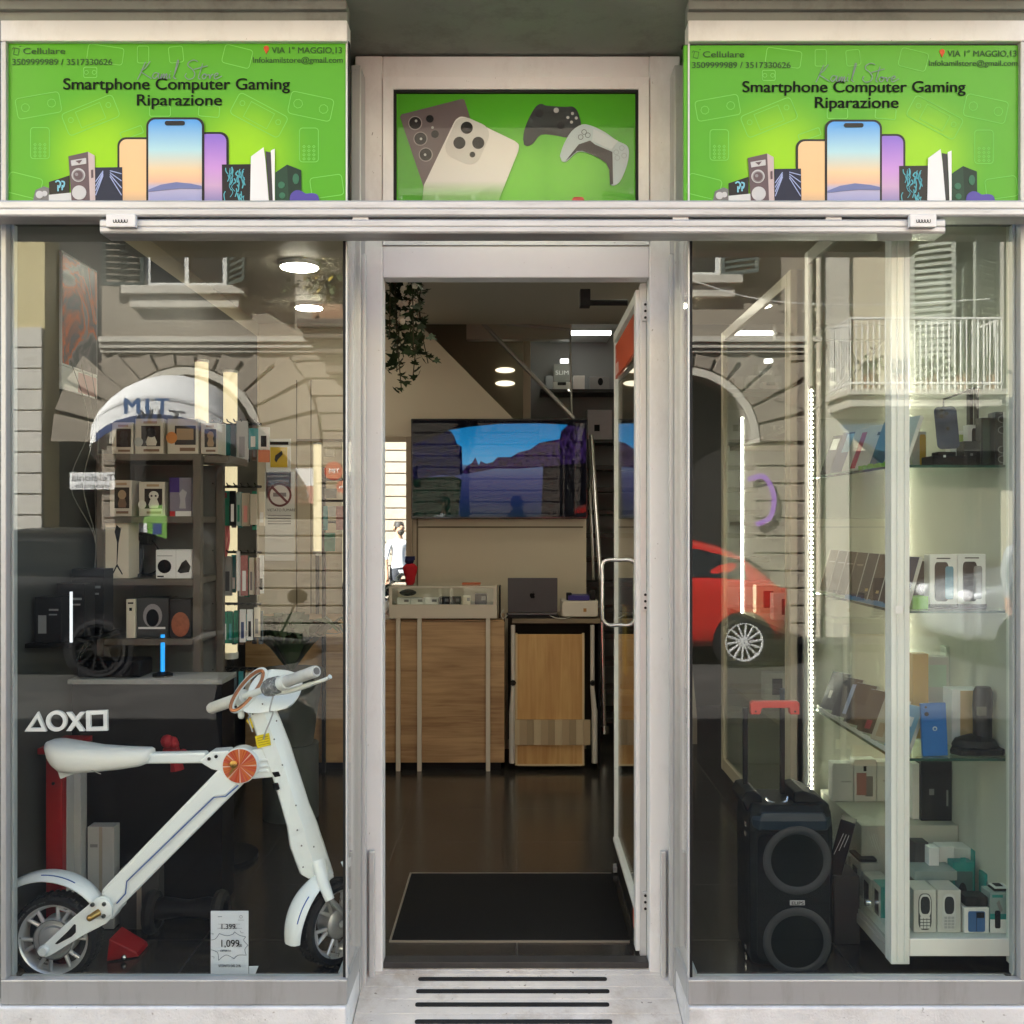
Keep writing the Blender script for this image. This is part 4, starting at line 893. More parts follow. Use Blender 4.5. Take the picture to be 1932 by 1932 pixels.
m.box(cc.x-.33, cc.x+.33, FY+.05, FY+.07, cc.z-.05, cc.z+.2); pl = tag(m.build('operator_sign', PAPER), 'white and pale red sign plate beside the arched shop across the street', 'sign')
m = MB(); m.box(cc.x-.33, cc.x+.33, FY+.05, FY+.071, cc.z-.3, cc.z-.051); m.build('red_field', mat('pale_red_field', (.5, .25, .2), .5), pl)
m = MB(); m.text('vo', lambda x, y: Vector((cc.x-.0-x, FY+.074, cc.z-.2+y)), .14); m.text('SIM', lambda x, y: Vector((cc.x+.1-x, FY+.074, cc.z+.03+y)), .12); m.build('lettering', PAPER if False else mat('pale_print', (.66, .64, .63)), pl)
m = MB(); m.torus((cc.x+.20, FY+.073, cc.z-.17), .055, .012, (0, 1, 0), 20, 6); m.build('ring_logo', mat('pale_print', (.66, .64, .63)), pl)

# corbelled flower ledge on the arcade
lg = thing('flower_ledge', 'stone ledge on a stepped corbel with pots of greenery across the street', 'ledge', (X(620, 10.9), FY, 3.5))
m = MB(); xa, xb = X(560, 10.8), X(700, 10.8)
for i, (a, z0, z1) in enumerate(((0, 4.28, 4.40), (.08, 4.14, 4.279), (.2, 3.95, 4.139), (.34, 3.7, 3.949))): m.box(xa+a, xb-a, FY, FY+.62-a, z0, z1)
m.build('corbel', mat('dark_stone', (.12, .10, .08), .8, 0, .15, 4), lg, bevel=.015)
m = MB(); m.box(xa+.2, xb-.2, FY+.2, FY+.5, 4.401, 4.62); m.build('trough', mat('clay', (.3, .17, .1), .8), lg)
def leaves(m, c, rx, ry, rz, n, s0, s1, rr, droop=0):
    for _ in range(n):
        p = Vector(c)+Vector((rr.gauss(0, .5)*rx, rr.gauss(0, .5)*ry, rr.gauss(0, .5)*rz)); s_ = rr.uniform(s0, s1)
        q = Matrix.Rotation(rr.uniform(0, 6.3), 3, 'Z') @ Matrix.Rotation(rr.uniform(-1.1, 1.1)-droop, 3, 'X')
        L = [(0, 0), (.35, .35), (.28, .75), (0, 1.1), (-.28, .75), (-.35, .35)]
        m.add([p + q @ Vector((x*s_, y*s_, -.12*s_*y*y)) for x, y in L], [tuple(range(6))])
rr = random.Random(12); m = MB(); leaves(m, ((xa+xb)/2, FY+.35, 5.0), .5, .2, .5, 500, .07, .14, rr); m.build('greenery', mat('garden_leaf', (.05, .075, .02), .6, 0, .3, 9), lg)
m = MB(); leaves(m, (xa+.3, FY+.4, 4.95), .2, .15, .35, 140, .05, .12, rr); m.build('yellow_flowers', mat('yellow_leaf', (.45, .33, .04), .6), lg)

# cream house with the balcony
ch = thing('cream_house', 'sunlit cream stucco house across the street with a balcony and tall louvred shutters', 'building', (8, FY, -.1))
m = MB(); m.box(4.40, 14, FY-.5, FY-.02, -.3, 9.0); m.build('wall', OCH, ch)
m = MB(); m.box(4.40, 4.75, FY-.02, FY+.05, -.1, 9.0); m.build('pilaster', TRIM, ch)
shutter_window(ch, 6.25, 3.37, 6.3, 1.2, SHUTG, (28, 36), 30, FY-.02)
shutter_window(ch, 9.5, 3.9, 5.9, 1.2, SHUTG, (165, 150), 20, FY-.02)
m = MB(); m.box(4.8, 6.9, FY-.04, FY+.02, -.1, 2.62); m.build('shop_front', mat('dark_brown_front', (.08, .06, .045), .5, 0, .3, 3), ch)
m = MB(); m.box(7.3, 9.4, FY-.04, FY+.02, .5, 2.5); m.build('ground_window', DGL, ch)
bal = thing('balcony', 'stone balcony slab with white iron railing and flower pots on the cream house', 'balcony', (X(1745, 10.5), -10.8, 3.2))
bx0, bx1 = X(1605, 10.4), X(1890, 10.4); bf = FY+.95
m = MB(); m.box(bx0-.06, bx1+.06, FY-.02, bf+.06, 3.30, 3.38); m.box(bx0, bx1, FY-.02, bf, 3.15, 3.299); m.box(bx0+.1, bx1-.1, FY-.02, bf-.12, 3.05, 3.149); m.build('slab', TRIM, bal, bevel=.01)
m = MB(); irn = mat('white_iron', (.72, .71, .66), .5)
for zz in (3.46, 4.33): m.tube([(bx0, FY, zz), (bx0, bf, zz), (bx1, bf, zz), (bx1, FY, zz)], .018, 6)
n = 26
for i in range(n+1): x = bx0+(bx1-bx0)*i/n; m.tube([(x, bf, 3.38), (x, bf, 4.33)], .009, 5)
for i in range(1, 9):
    y = FY+(bf-FY)*i/9
    for x in (bx0, bx1): m.tube([(x, y, 3.38), (x, y, 4.33)], .009, 5)
m.build('railing', irn, bal)
for i in range(5):
    x = bx0+.35+i*.42; m = MB(); m.lathe([(.075, 0), (.10, .2), (.11, .22)], (x, bf-.22, 3.381), (0, 0, 1), 12); p = tag(m.build('flower_pot', mat('clay', (.3, .17, .1))), None, 'flower pot', 'pots on the balcony')
    p['label'] = ('clay', 'clay pot of greenery on the balcony beside the pipe end', 'second', '', '')[1] if i == 0 else ['', 'second', 'third', 'fourth', 'fifth'][i]+' clay pot of greenery along the balcony, counted from the drainpipe'
    m = MB(); leaves(m, (x, bf-.22, 3.72), .14, .12, .16, 70, .05, .10, rr); m.build('foliage', mat('garden_leaf', (.05, .075, .02)), p)
# clothes line with pegs
m = MB(); m.tube(smoothline([tuple(Rf(1300, 525, 10.0)), tuple(Rf(1420, 560, 10.0)), tuple(Rf(1540, 572, 10.0)), tuple(Rf(1700, 572, 10.0)), tuple(Rf(1870, 562, 10.0))], 5), .008, 5)
tag(m.build('cable', irn), 'thin pale cable strung between the pipe and the balcony house', 'cable')

# neighbouring house at the far end of the reflection
nh = thing('tiled_house', 'pale house clad in thin horizontal courses next to the arcaded building', 'building', (-9, FY, -.1))
m = MB(); m.box(-16, -6.78, FY-.5, FY-.03, -.3, 9.0); m.build('wall', mat('yellow_stucco', (.55, .47, .25), .85, 0, .08, 2), nh)
m = MB(); z = -.1
while z < 4.1: m.box(-15.9, -6.80, FY-.03, FY+.02, z+.008, z+.29); z += .3
m.build('stone_facing', mat('pale_ashlar', (.55, .52, .45), .8, 0, .06, 3), nh, bevel=.006, seg=1)
m = MB(); m.box(-12, -1, FY-4.6, FY-4.5, -.3, 12.0); m.build('alley_wall', mat('alley_shade_plaster', (.05, .046, .04), .9, 0, .3, 3), nh)  # shade of the alley put into the colour; wall also hides the sky
m = MB(); m.box(-9.6, -8.5, FY-.1, FY+.03, 4.6, 6.4); m.build('window', DGL, nh)

# ================================================================ vehicles at the far kerb
GLA = mat('car_glass', (.015, .018, .02), .05)
def car(label, loc, rz_, body, st, wheels, wr, group='cars parked along the far kerb', spokes=14, hub=None):
    """st: stations along x: (x, half width, sill z, belt z, roof half width or 0, roof z)"""
    c = thing('parked_car', label, 'car', loc, group, rz_)
    hub = hub or mat('silver_alloy', (.55, .55, .55), .3, .1)
    def ring(s_):
        x, w, zs, zb, wr_, zr = s_
        h = [(w*.86, zs), (w*.97, zs+.10), (w, (zs+zb)/2+.05), (w*.985, zb-.05), (w*.95, zb)]
        h += [(wr_+(w*.95-wr_)*.12, zr-.06), (wr_*.86, zr-.005), (wr_*.4, zr+.02)] if zr > zb+.05 else [(w*.9, zb+.02), (w*.7, zb+.04), (w*.35, zb+.05)]
        return [Vector((x, -a, b)) for a, b in h]+[Vector((x, a, b)) for a, b in reversed(h)]
    m = MB(); m.loft([ring(s_) for s_ in st]); 
    for i in range(len(m.v)): pass
    bo = m.build('body', body, None, smooth=True, angle=60, sub=1); bo.parent = c
    cab = [s_ for s_ in st if s_[5] > s_[3]+.05]
    m = MB()
    for sd in (-1, 1):
        lo = []; hi = []
        for (x, w, zs, zb, w2, zr) in cab:
            t0, t1 = .10, .86
            def at(t): return Vector((x, sd*((w*.95)*(1-t)+(w2+(w*.95-w2)*.12)*t+.012), zb*(1-t)+(zr-.06)*t))
            lo.append(at(t0)); hi.append(at(t1))
        for i in range(len(lo)-1):
            if abs(lo[i].x-lo[i+1].x) < .05: continue
            m.face([lo[i], lo[i+1], hi[i+1], hi[i]])
    o = m.build('side_window', GLA, None); o.parent = c
    def screen(a, b, nm):
        m = MB(); (x0, w0, _, z0, r0, t0), (x1, w1, _, z1, r1, t1) = a, b
        def q(x, w, z): return [Vector((x, -w, z)), Vector((x, w, z))]
        pa = q(x0, w0*.78, z0+.07); pb = q(x1, r1*.82, t1-.04); dx = .03 if x0 < x1 else -.03
        for p in pa+pb: p.x -= dx; p.z += .012
        m.face([pa[0], pa[1], pb[1], pb[0]]); o = m.build(nm, GLA, None); o.parent = c
    i0 = st.index(cab[0]); i1 = st.index(cab[-1])
    screen(st[i0-1], cab[0], 'windscreen'); screen(st[i1+1], cab[-1], 'rear_window')
    wt = max(s_[1] for s_ in st)
    for x in wheels:
        for sd in (-1, 1):
            m = MB(); m.lathe([(wr+.05, -.14), (wr+.05, .004)], (x, sd*wt*.985, wr), (0, sd, 0), 28); o = m.build('wheel_arch', BLACK, None); o.parent = c
            m = MB(); m.torus((x, sd*(wt-.07), wr), wr-.045, .045, (0, 1, 0), 32, 10, 1.9); ty = m.build('wheel', RUB, None, smooth=True); ty.parent = c
            m = MB(); m.lathe([(wr-.085, .0), (wr-.078, .024), (wr-.092, .024), (wr-.10, .0)], (x, sd*(wt-.0), wr), (0, sd, 0), 28)
            for k in range(spokes):
                a = 2*math.pi*k/spokes; m.tube([(x+.05*math.cos(a), sd*(wt+.012), wr+.05*math.sin(a)), (x+(wr-.085)*math.cos(a+.12), sd*(wt+.010), wr+(wr-.085)*math.sin(a+.12))], .014, 5)
            m.lathe([(.055, 0), (.05, .02)], (x, sd*(wt+.005), wr), (0, sd, 0), 16); o = m.build('rim', hub, None, smooth=True); o.parent = ty
    return c
def extra(c, nm, f, mt, **k): m = MB(); f(m); o = m.build(nm, mt, None, **k); o.parent = c; return o
hatch = [(-1.78, .45, .35, .60, 0, .62), (-1.72, .70, .25, .72, 0, .74), (-1.35, .80, .20, .88, 0, .9), (-.92, .81, .18, .95, 0, .97), (-.35, .81, .18, .97, .60, 1.40), (.10, .81, .18, .98, .62, 1.48), (.70, .81, .18, .99, .60, 1.46), (1.22, .80, .19, .98, .54, 1.30), (1.56, .78, .22, .93, 0, .97), (1.74, .70, .28, .80, 0, .82), (1.78, .5, .38, .62, 0, .64)]
RED = mat('red_car_paint', (.50, .022, .014), .22, 0, .02, 2, coat=.8)
red = car('small red hatchback with chrome multi-spoke wheels parked at the far kerb', (1.47, -9.75, -.15), 0, RED, hatch, (-1.15, 1.18), .295)
red.scale = (1.06, 1.06, 1.06)
for sd in (-1, 1):
    extra(red, 'rubbing_strip', lambda m: m.box(-.7, .55, sd*.815-.012, sd*.815+.012, .40, .45), BLACK, bevel=.004)
    extra(red, 'door_handle', lambda m: m.box(.28, .46, sd*.815-.02, sd*.815+.02, .83, .87), BLACK, bevel=.006)
    extra(red, 'tail_light', lambda m: m.box(1.62, 1.70, sd*.66-.06, sd*.66+.06, .68, .90), mat('tail_red', (.35, .01, .01), .2), bevel=.02)
    extra(red, 'headlight', lambda m: m.ball((-1.64, sd*.56, .66), .09), mat('lamp_glass', (.7, .7, .7), .1), smooth=True)
    extra(red, 'wing_mirror', lambda m: m.ball((-.62, sd*.90, 1.0), .09, .08, .06), RED, smooth=True)
suv = [(-2.1, .55, .40, .78, 0, .80), (-2.05, .80, .30, .92, 0, .95), (-1.6, .90, .26, 1.02, 0, 1.05), (-1.0, .91, .25, 1.08, 0, 1.12), (-.35, .91, .25, 1.10, .68, 1.60), (.2, .91, .25, 1.10, .70, 1.68), (1.1, .91, .25, 1.10, .70, 1.66), (1.8, .90, .26, 1.08, .64, 1.58), (2.05, .88, .30, 1.02, 0, 1.06), (2.14, .75, .42, .80, 0, .82)]
sv = car('silver off-road car with dark windows parked before the cream house', (7.35, -9.4, -.15), 0, mat('silver_car_paint', (.48, .50, .51), .25, .5, .02, 3, coat=.6), suv, (-1.35, 1.35), .36, spokes=6, hub=mat('dark_alloy', (.02, .02, .02), .5, spec=.1))
for sd in (-1, 1): extra(sv, 'headlight', lambda m: m.ball((-2.02, sd*.62, .86), .10, .16, .09), mat('lamp_glass', (.7, .7, .7)), smooth=True)
dk = car('dark grey estate car parked opposite the window with the bicycle', (-6.0, -8.9, -.15), 0, mat('dark_car_paint', (.006, .007, .008), .35, 0, .02, 3, spec=.15), suv, (-1.35, 1.35), .34, spokes=10, hub=mat('dark_alloy', (.02, .02, .02), .5, spec=.1))
dk2 = car('pale car standing farther along the kerb beside the bearded man', (-8.9, -8.9, -.15), 0, mat('pale_green_car_paint', (.42, .48, .46), .25, .2, .02, 3, coat=.6), hatch, (-1.15, 1.18), .295, spokes=8)

# a motor scooter on the pavement outside
sc = thing('motor_scooter', 'dark blue motor scooter with mirrors parked at the kerb outside', 'motor scooter', (-1.55, -2.9, -.15), None, R(62))
def part(nm, f, mt, par=sc, **k): m = MB(); f(m); o = m.build(nm, mt, None, **k); o.parent = par; return o
NAV = mat('navy_scooter_paint', (.012, .018, .05), .25, coat=.5)
for x in (-.62, .62):
    w_ = part('wheel', lambda m: m.torus((x, 0, .25), .19, .06, (0, 1, 0), 28, 10), RUB, smooth=True); part('rim', lambda m: m.lathe([(.13, -.03), (.13, .03), (.03, .04)], (x, 0, .25), (0, 1, 0), 20), SILV, w_, smooth=True)
part('rear_body', lambda m: m.loft([[Vector((x, w*math.cos(R(a)), z+h*math.sin(R(a)))) for a in range(0, 360, 30)] for x, w, z, h in ((.05, .13, .42, .10), (.25, .17, .55, .16), (.55, .17, .62, .15), (.82, .08, .68, .08))]), NAV, smooth=True)
part('footboard', lambda m: m.box(-.35, .15, -.16, .16, .26, .34), BLACK, bevel=.02)
part('front_shield', lambda m: m.loft([[Vector((x, w*math.cos(R(a)), z)) + Vector((.05*math.sin(R(a)), 0, 0)) for a in range(0, 360, 30)] for x, w, z in ((-.40, .18, .30), (-.44, .21, .6), (-.40, .17, .9), (-.38, .10, .98))]), NAV, smooth=True)
part('seat', lambda m: m.loft([[Vector((x, w*math.cos(R(a)), z+.06*math.sin(R(a)))) for a in range(0, 360, 30)] for x, w, z in ((.0, .09, .76), (.2, .15, .80), (.5, .15, .82), (.78, .09, .86))]), mat('black_vinyl', (.015, .015, .016), .5), smooth=True)
part('front_fender', lambda m: m.loft([[Vector((-.62+.27*math.cos(R(a)), y, .25+.27*math.sin(R(a)))) for y in (-.07, .07)] for a in range(20, 161, 14)], cap=False, closed=False), NAV, smooth=True)
hb = part('handlebar', lambda m: m.tube([(-.30, -.33, 1.0), (-.36, -.12, 1.03), (-.36, .12, 1.03), (-.30, .33, 1.0)], .02, 8), BLACK, smooth=True)
for sd in (-1, 1): part('mirror', lambda m: (m.tube([(-.34, sd*.2, 1.03), (-.36, sd*.30, 1.22)], .008, 6), m.ball((-.36, sd*.31, 1.26), .03, .07, .05)), BLACK, hb, smooth=True)
part('windscreen', lambda m: m.loft([[Vector((x, w*t, z+.0)) for t in (-1, -.5, 0, .5, 1)] for x, w, z in ((-.43, .18, .98), (-.40, .20, 1.2), (-.34, .15, 1.40))], cap=False, closed=False), CLEAR)
part('stand', lambda m: m.tube([(.1, .1, .3), (.15, .22, .0)], .015, 6), BLACK)

# ================================================================ people in the street
SKIN = mat('skin', (.50, .29, .20), .55, 0, .05, 12)
SKIN2 = mat('tanned_skin', (.34, .19, .12), .55, 0, .05, 12)
def person(label, loc, rz_, arms, top, legs, skin, hair, mats_extra=None, scale=1.0, bald=False, beard=False, bow=0):
    """arms: for each side (elbow, wrist, hand direction) in local metres; the figure faces local -y"""
    t = thing('person', label, 'person', loc, None, rz_)
    V = []; E = []; Rd = []; seg = []
    def v(p, r): V.append(Vector(p)*scale); Rd.append(r*scale); return len(V)-1
    def e(a, b, k): E.append((a, b)); seg.append((a, b, k))
    pel = v((0, 0, .97), .125); sp = v((0, .01, 1.14), .118); chs = v((0, .01, 1.32), .130); nk = v((0, .0, 1.47), .058); nk2 = v((0, -.005, 1.53), .055)
    hb_ = v((0, -.015, 1.58), .068); hc_ = v((0, -.012, 1.66), .088); ht = v((0, -.005, 1.735), .062)
    e(pel, sp, 0); e(sp, chs, 0); e(chs, nk, 0); e(nk, nk2, 2); e(nk2, hb_, 2); e(hb_, hc_, 2); e(hc_, ht, 2)
    ns = v((0, -.108, 1.645), .014); e(hc_, ns, 2)
    for sd, (el, wr, hd) in zip((-1, 1), arms):
        sh = v((sd*.175, .01, 1.41), .062); elb = v(el, .044); wri = v(wr, .030); e(chs, sh, 0); e(sh, elb, 0); e(elb, wri, 2 if mats_extra == 'short' else 0)
        hd = Vector(hd).normalized(); wv = Vector(wr); sidev = hd.cross(Vector((0, 0, 1))); sidev = sidev.normalized() if sidev.length > .2 else Vector((1, 0, 0))
        pm = v(wv+hd*.06, .030); e(wri, pm, 2)
        for k, (o, L) in enumerate(((-.030, .072), (-.010, .082), (.010, .076), (.028, .060))):
            kn = v(wv+hd*.105+sidev*o, .0095); tip = v(wv+hd*(.105+L)+sidev*o*1.1+Vector((0, -.02, -.012)), .0075); e(pm, kn, 2); e(kn, tip, 2)
        th = v(wv+hd*.06+sidev*(-.048)*sd, .0105); tt = v(wv+hd*.10+sidev*(-.064)*sd, .009); e(pm, th, 2); e(th, tt, 2)
    for sd in (-1, 1):
        hp = v((sd*.095, 0, .90), .092); kn = v((sd*.10, -.012, .50), .060); an = v((sd*.105, .01, .09), .042); toe = v((sd*.12, -.15, .035), .034); heel = v((sd*.105, .045, .035), .034)
        e(pel, hp, 1); e(hp, kn, 1); e(kn, an, 1); e(an, toe, 3); e(an, heel, 3)
    me = bpy.data.meshes.new('body'); me.from_pydata(V, E, []); o = bpy.data.objects.new('body', me); COL.objects.link(o)
    sk = o.modifiers.new('skin', 'SKIN'); sk.use_smooth_shade = True
    for i, r_ in enumerate(Rd): me.skin_vertices[0].data[i].radius = (r_, r_*(.78 if i in (pel, sp, chs) else 1))
    me.skin_vertices[0].data[pel].use_root = True
    s_ = o.modifiers.new('sub', 'SUBSURF'); s_.levels = 2; s_.render_levels = 2
    bpy.context.view_layer.update(); dg = bpy.context.evaluated_depsgraph_get()
    nm = bpy.data.meshes.new_from_object(o.evaluated_get(dg)); bpy.data.objects.remove(o)
    for mt in (top, legs, skin, mat('dark_shoe', (.02, .018, .016), .4)): nm.materials.append(mt)
    for p in nm.polygons:
        c = p.center; best = 9; kk = 0
        for a, b, k in seg:
            A, Bv = V[a], V[b]; d = Bv-A; tt = max(0, min(1, (c-A).dot(d)/max(1e-9, d.dot(d)))); dist = (c-(A+d*tt)).length-(Rd[a]*(1-tt)+Rd[b]*tt)
            if dist < best: best = dist; kk = k
        p.material_index = kk; p.use_smooth = True
    o = bpy.data.objects.new('body', nm); COL.objects.link(o); o.parent = t
    def pt(nm_, f, mt): m = MB(); f(m); q = m.build(nm_, mt, None, smooth=True, angle=70); q.parent = t
    S = scale
    if not bald: pt('hair', lambda m: m.loft([[Vector(((.094-.03*k*k)*S*math.cos(R(a)), (.012+(.104-.03*k*k)*math.sin(R(a)))*S, (1.665+.095*k-(.0 if math.sin(R(a)) < 0 else .05)*(1-k))*S)) for a in range(0, 360, 20)] for k in (0, .3, .6, .85, 1.0)]), hair)
    else: pt('hair', lambda m: m.loft([[Vector((.092*S*math.cos(R(a)), (.01+.098*math.sin(R(a)))*S, z*S)) for a in range(-20, 201, 20)] for z in (1.60, 1.64, 1.68)]+[[Vector((.084*S*math.cos(R(a)), (.01+.09*math.sin(R(a)))*S, 1.64*S)) for a in range(-20, 201, 20)]], cap=False, closed=False), hair)
    if beard: pt('beard', lambda m: m.ball((0, -.062*S, 1.585*S), .062*S, .05*S, .05*S), hair)
    for sd in (-1, 1):
        pt('eye', lambda m: m.ball((sd*.032*S, -.088*S, 1.668*S), .011*S), mat('eye_dark', (.03, .02, .02), .2)); pt('ear', lambda m: m.ball((sd*.09*S, .0, 1.65*S), .014*S, .022*S, .032*S), skin)
    pt('mouth', lambda m: m.box(-.024*S, .024*S, -.086*S, -.078*S, 1.604*S, 1.612*S), mat('lip', (.36, .13, .10), .5))
    return t
hang = (((-.235, .03, 1.13), (-.25, -.05, .88), (-.02, -.1, -1)), ((.235, .03, 1.13), (.25, -.05, .88), (.02, -.1, -1)))
WSH = mat('white_shirt', (.74, .75, .77), .8, 0, .04, 8); GSU = mat('grey_jacket', (.32, .33, .34), .8, 0, .06, 8); DTR = mat('dark_trousers', (.03, .032, .04), .85, 0, .1, 9)
HB = mat('black_hair', (.012, .010, .009), .6); HG = mat('grey_hair', (.42, .40, .38), .7)
person('bearded man with black hair and white shirt seen in the wall mirror', (-1.2, -6.1, -.15), R(150), hang, WSH, DTR, SKIN2, HB, 'short', 1.0, False, True)
person('bald man in pale grey jacket standing by the silver car across the street', (X(1876, 9.0), -8.2, -.15), R(170), hang, GSU, DTR, SKIN, HG, None, 1.03, True)
holdph = (((-.27, -.16, 1.30), (-.085, -.30, 1.50), (.35, -.25, .6)), ((.27, -.16, 1.30), (.085, -.30, 1.50), (-.35, -.25, .6)))
person('photographer in dark clothes raising a phone with both hands before the open door', (0, -3.90, -.104), R(180), holdph, mat('navy_sweater', (.02, .03, .07), .85, 0, .08, 9), DTR, SKIN, HB)
m = MB(); m.box(-.078, .078, -3.405, -3.397, 1.50, 1.578); ph = m.build('mobile_phone', BLACK, bevel=.003); tag(ph, 'black mobile phone held up by the photographer before the door', 'phone')

# ================================================================ behind the bicycle window
def retail_box(name, label, cat, x0, x1, y0, dep, z0, z1, mt, group=None, art=None, bevel=.0015, rz=0):
    """a packed box whose printed front faces the street; art(part) adds the front print in (x, z) fractions"""
    cx, cy = (x0+x1)/2, y0+dep/2
    t = thing(name, label, cat, (cx, cy, z0), group, rz)
    m = MB(); w = x1-x0; m.box(-w/2, w/2, -dep/2, dep/2, 0, z1-z0); o = m.build('carton', mt, None, bevel=bevel, seg=1); o.parent = t
    if art:
        def add(nm, mt_, pts, d=.001, par=o, thick=.001):
            m = MB(); q = lambda p, e: Vector(((p[0]-.5)*w, -dep/2-e, p[1]*(z1-z0))); m.prism([q(p, d) for p in pts], [q(p, d-thick) for p in pts]); a = m.build(nm, mt_, None); a.parent = par; return a
        add.w = w; add.h = z1-z0; add.dep = dep; add.o = o; art(add)
    return t
def rc(x0, x1, y0, y1): return [(x0, y0), (x1, y0), (x1, y1), (x0, y1)]
def print_text(add, body, x, y, size, mt, width=None, d=.0014, flip=False):
    m = MB(); w, h, dep = add.w, add.h, add.dep
    m.text(body, lambda a, b: Vector(((x-.5)*w+(-a if flip else a), -dep/2-d, y*h+b)), size, 0, 'LEFT', width); o = m.build('lettering', mt, None); o.parent = add.o

# wall poster (an abstract picture in orange, grey and pink)
pz0, pz1 = 1.6+(985-690)*.00211, 1.6+(985-475)*.00211
xw = -1.815
pa = P(120, 475, 0); pyn, pyf = .74, 1.09
m = MB(); m.box(xw-.004, xw+.008, .745, 1.09, 2.225, 2.68); po = tag(m.build('wall_poster', PAPER), 'white framed poster with an orange and grey swirl on the side wall above the shelf', 'poster')
def artmat(name, stops, scale, seed):
    m = bpy.data.materials.new(name); m.use_nodes = True; n = m.node_tree.nodes; l = m.node_tree.links; b = n['Principled BSDF']
    tc = n.new('ShaderNodeTexCoord'); mp = n.new('ShaderNodeMapping'); mp.inputs['Location'].default_value = (seed, seed*2, 0); l.new(tc.outputs['Object'], mp.inputs[0])
    t = n.new('ShaderNodeTexNoise'); t.inputs['Scale'].default_value = scale; t.inputs['Distortion'].default_value = 1.2; t.inputs['Detail'].default_value = 4; l.new(mp.outputs[0], t.inputs[0])
    c = n.new('ShaderNodeValToRGB'); e = c.color_ramp.elements
    while len(e) < len(stops): e.new(.5)
    for q, (p, cc) in zip(e, stops): q.position = p; q.color = (*cc, 1)
    l.new(t.outputs[0], c.inputs[0]); l.new(c.outputs[0], b.inputs['Base Color']); b.inputs['Roughness'].default_value = .35; return m
m = MB(); m.box(xw+.008, xw+.0095, .752, 1.083, 2.233, 2.672); m.build('picture', artmat('poster_art', [(.25, (.03, .03, .035)), (.42, (.10, .105, .12)), (.49, (.30, .27, .27)), (.53, (.70, .14, .02)), (.60, (.12, .11, .13)), (.75, (.42, .16, .18))], 4, 1.3), po)
m = MB(); m.box(xw-.004, xw+.008, .745, 1.09, 2.13, 2.222); po2 = tag(m.build('wall_poster', PAPER), 'small white and pink card strip hung under the framed poster', 'poster')
m = MB(); m.box(xw+.008, xw+.0095, .90, 1.08, 2.135, 2.217); m.build('picture', mat('pink_print', (.62, .40, .40), .4), po2)
m = MB(); rr = random.Random(4)
for k in range(3): m.tube(smoothline([(xw+.02, .8+.1*k, 2.25), (xw+.03, .95+.05*k, 2.0), (xw+.02, .8+.12*k, 1.75), (xw+.04, 1.0, 1.5), (xw+.02, .9+.05*k, 1.15)], 6), .0018, 5)
tag(m.build('cable', mat('grey_cable', (.22, .22, .2), .5)), 'loose grey cables hanging down the side wall below the poster', 'cable')
m = MB(); m.box(-1.82, xw-.0015, .21, 3.85, 0, 2.9); tag(m.build('wall_panel', mat('dark_grey_panel', (.05, .05, .047), .45, 0, .05, 3)), 'plain dark grey panel lining the side wall behind the poster', 'wall panel')

# shelf unit with boxed figures
TAUPE = mat('taupe_board', (.13, .11, .09), .55, 0, .06, 6)
sy0, sy1 = 1.00, 1.36
su = thing('shelf_unit', 'taupe open shelf unit stacked with boxed toy figures and gadgets', 'shelf', (X(290, sy0), 1.18, 0))
sx0, sx1 = X(196, sy0), X(379, sy0)
LV = [Zp(856, sy0), Zp(974, sy0), Zp(1092, sy0), Zp(1205, sy0)]
for z in LV:
    m = MB(); m.box(sx0, sx1-.034, sy0, sy1, z-.028, z); m.build('shelf_board', TAUPE, su, bevel=.002)
m = MB(); m.box(sx1-.033, sx1, sy0-.004, sy0+.034, 0, LV[0]-.0); m.box(sx1-.033, sx1, sy1-.034, sy1, 0, LV[0]); m.build('post', TAUPE, su, bevel=.002)
m = MB(); m.box(sx0-.03, sx0-.001, sy0, sy1, 0, LV[0]); m.build('side_panel', TAUPE, su)
m = MB(); m.box(sx0, sx1-.034, sy1-.012, sy1, .4, LV[0]-.03); m.build('back_panel', mat('grey_back', (.15, .15, .14), .6, 0, .06, 4), su)
m = MB(); m.box(X(379, sy0), X(425, sy0), sy0+.05, sy1, LV[0]-.035, LV[0]-.004); m.build('side_shelf', TAUPE, su)
DIM = mat('box_dark_window', (.045, .035, .032), .2); WB = mat('figure_box_white', (.58, .53, .45), .5, 0, .05, 12)
FIGW = mat('figure_white', (.66, .62, .54), .45); FIGD = mat('figure_dark', (.04, .035, .04), .5)
def figure_art(head, body, face=None, side=None, foot='k'):
    def art(add):
        wd = add('window', DIM, rc(.22, .90, .22, .80))
        add('figure', body, [(.42, .24), (.74, .24), (.78, .34), (.70, .50), (.46, .50), (.38, .34)], .0022, wd)
        add('figure_head', head, [(p[0], p[1]) for p in circ(.58, .60, .19, 16, .13)], .0032, wd)
        if face: add('figure_eye', face, circ(.50, .59, .04, 8, .03), .0042, wd); add('figure_eye', face, circ(.66, .59, .04, 8, .03), .0042, wd)
        if side: add('printed_face', side, circ(.13, .34, .16, 14, .13), .0034)
        add('name_strip', mat('brown_print', (.20, .12, .08), .5), rc(.30, .86, .07, .14), .0014)
        add('heading_strip', mat('tan_print', (.38, .26, .16), .5), rc(.3, .78, .86, .93), .0014)
    return art
def fig(u0, u1, v0, v1, label, **k):
    z = None
    row = 0 if v1 < 900 else 1
    return retail_box('figure_box', label, 'toy box', X(u0, sy0+.03), X(u1, sy0+.03), sy0+.03, .11, LV[row]+.0005, LV[row]+(v1-v0)*(sy0+.03+CAMD)/1932, k.pop('mt', WB), 'boxed toy figures on the shelf unit', k.pop('art', None))
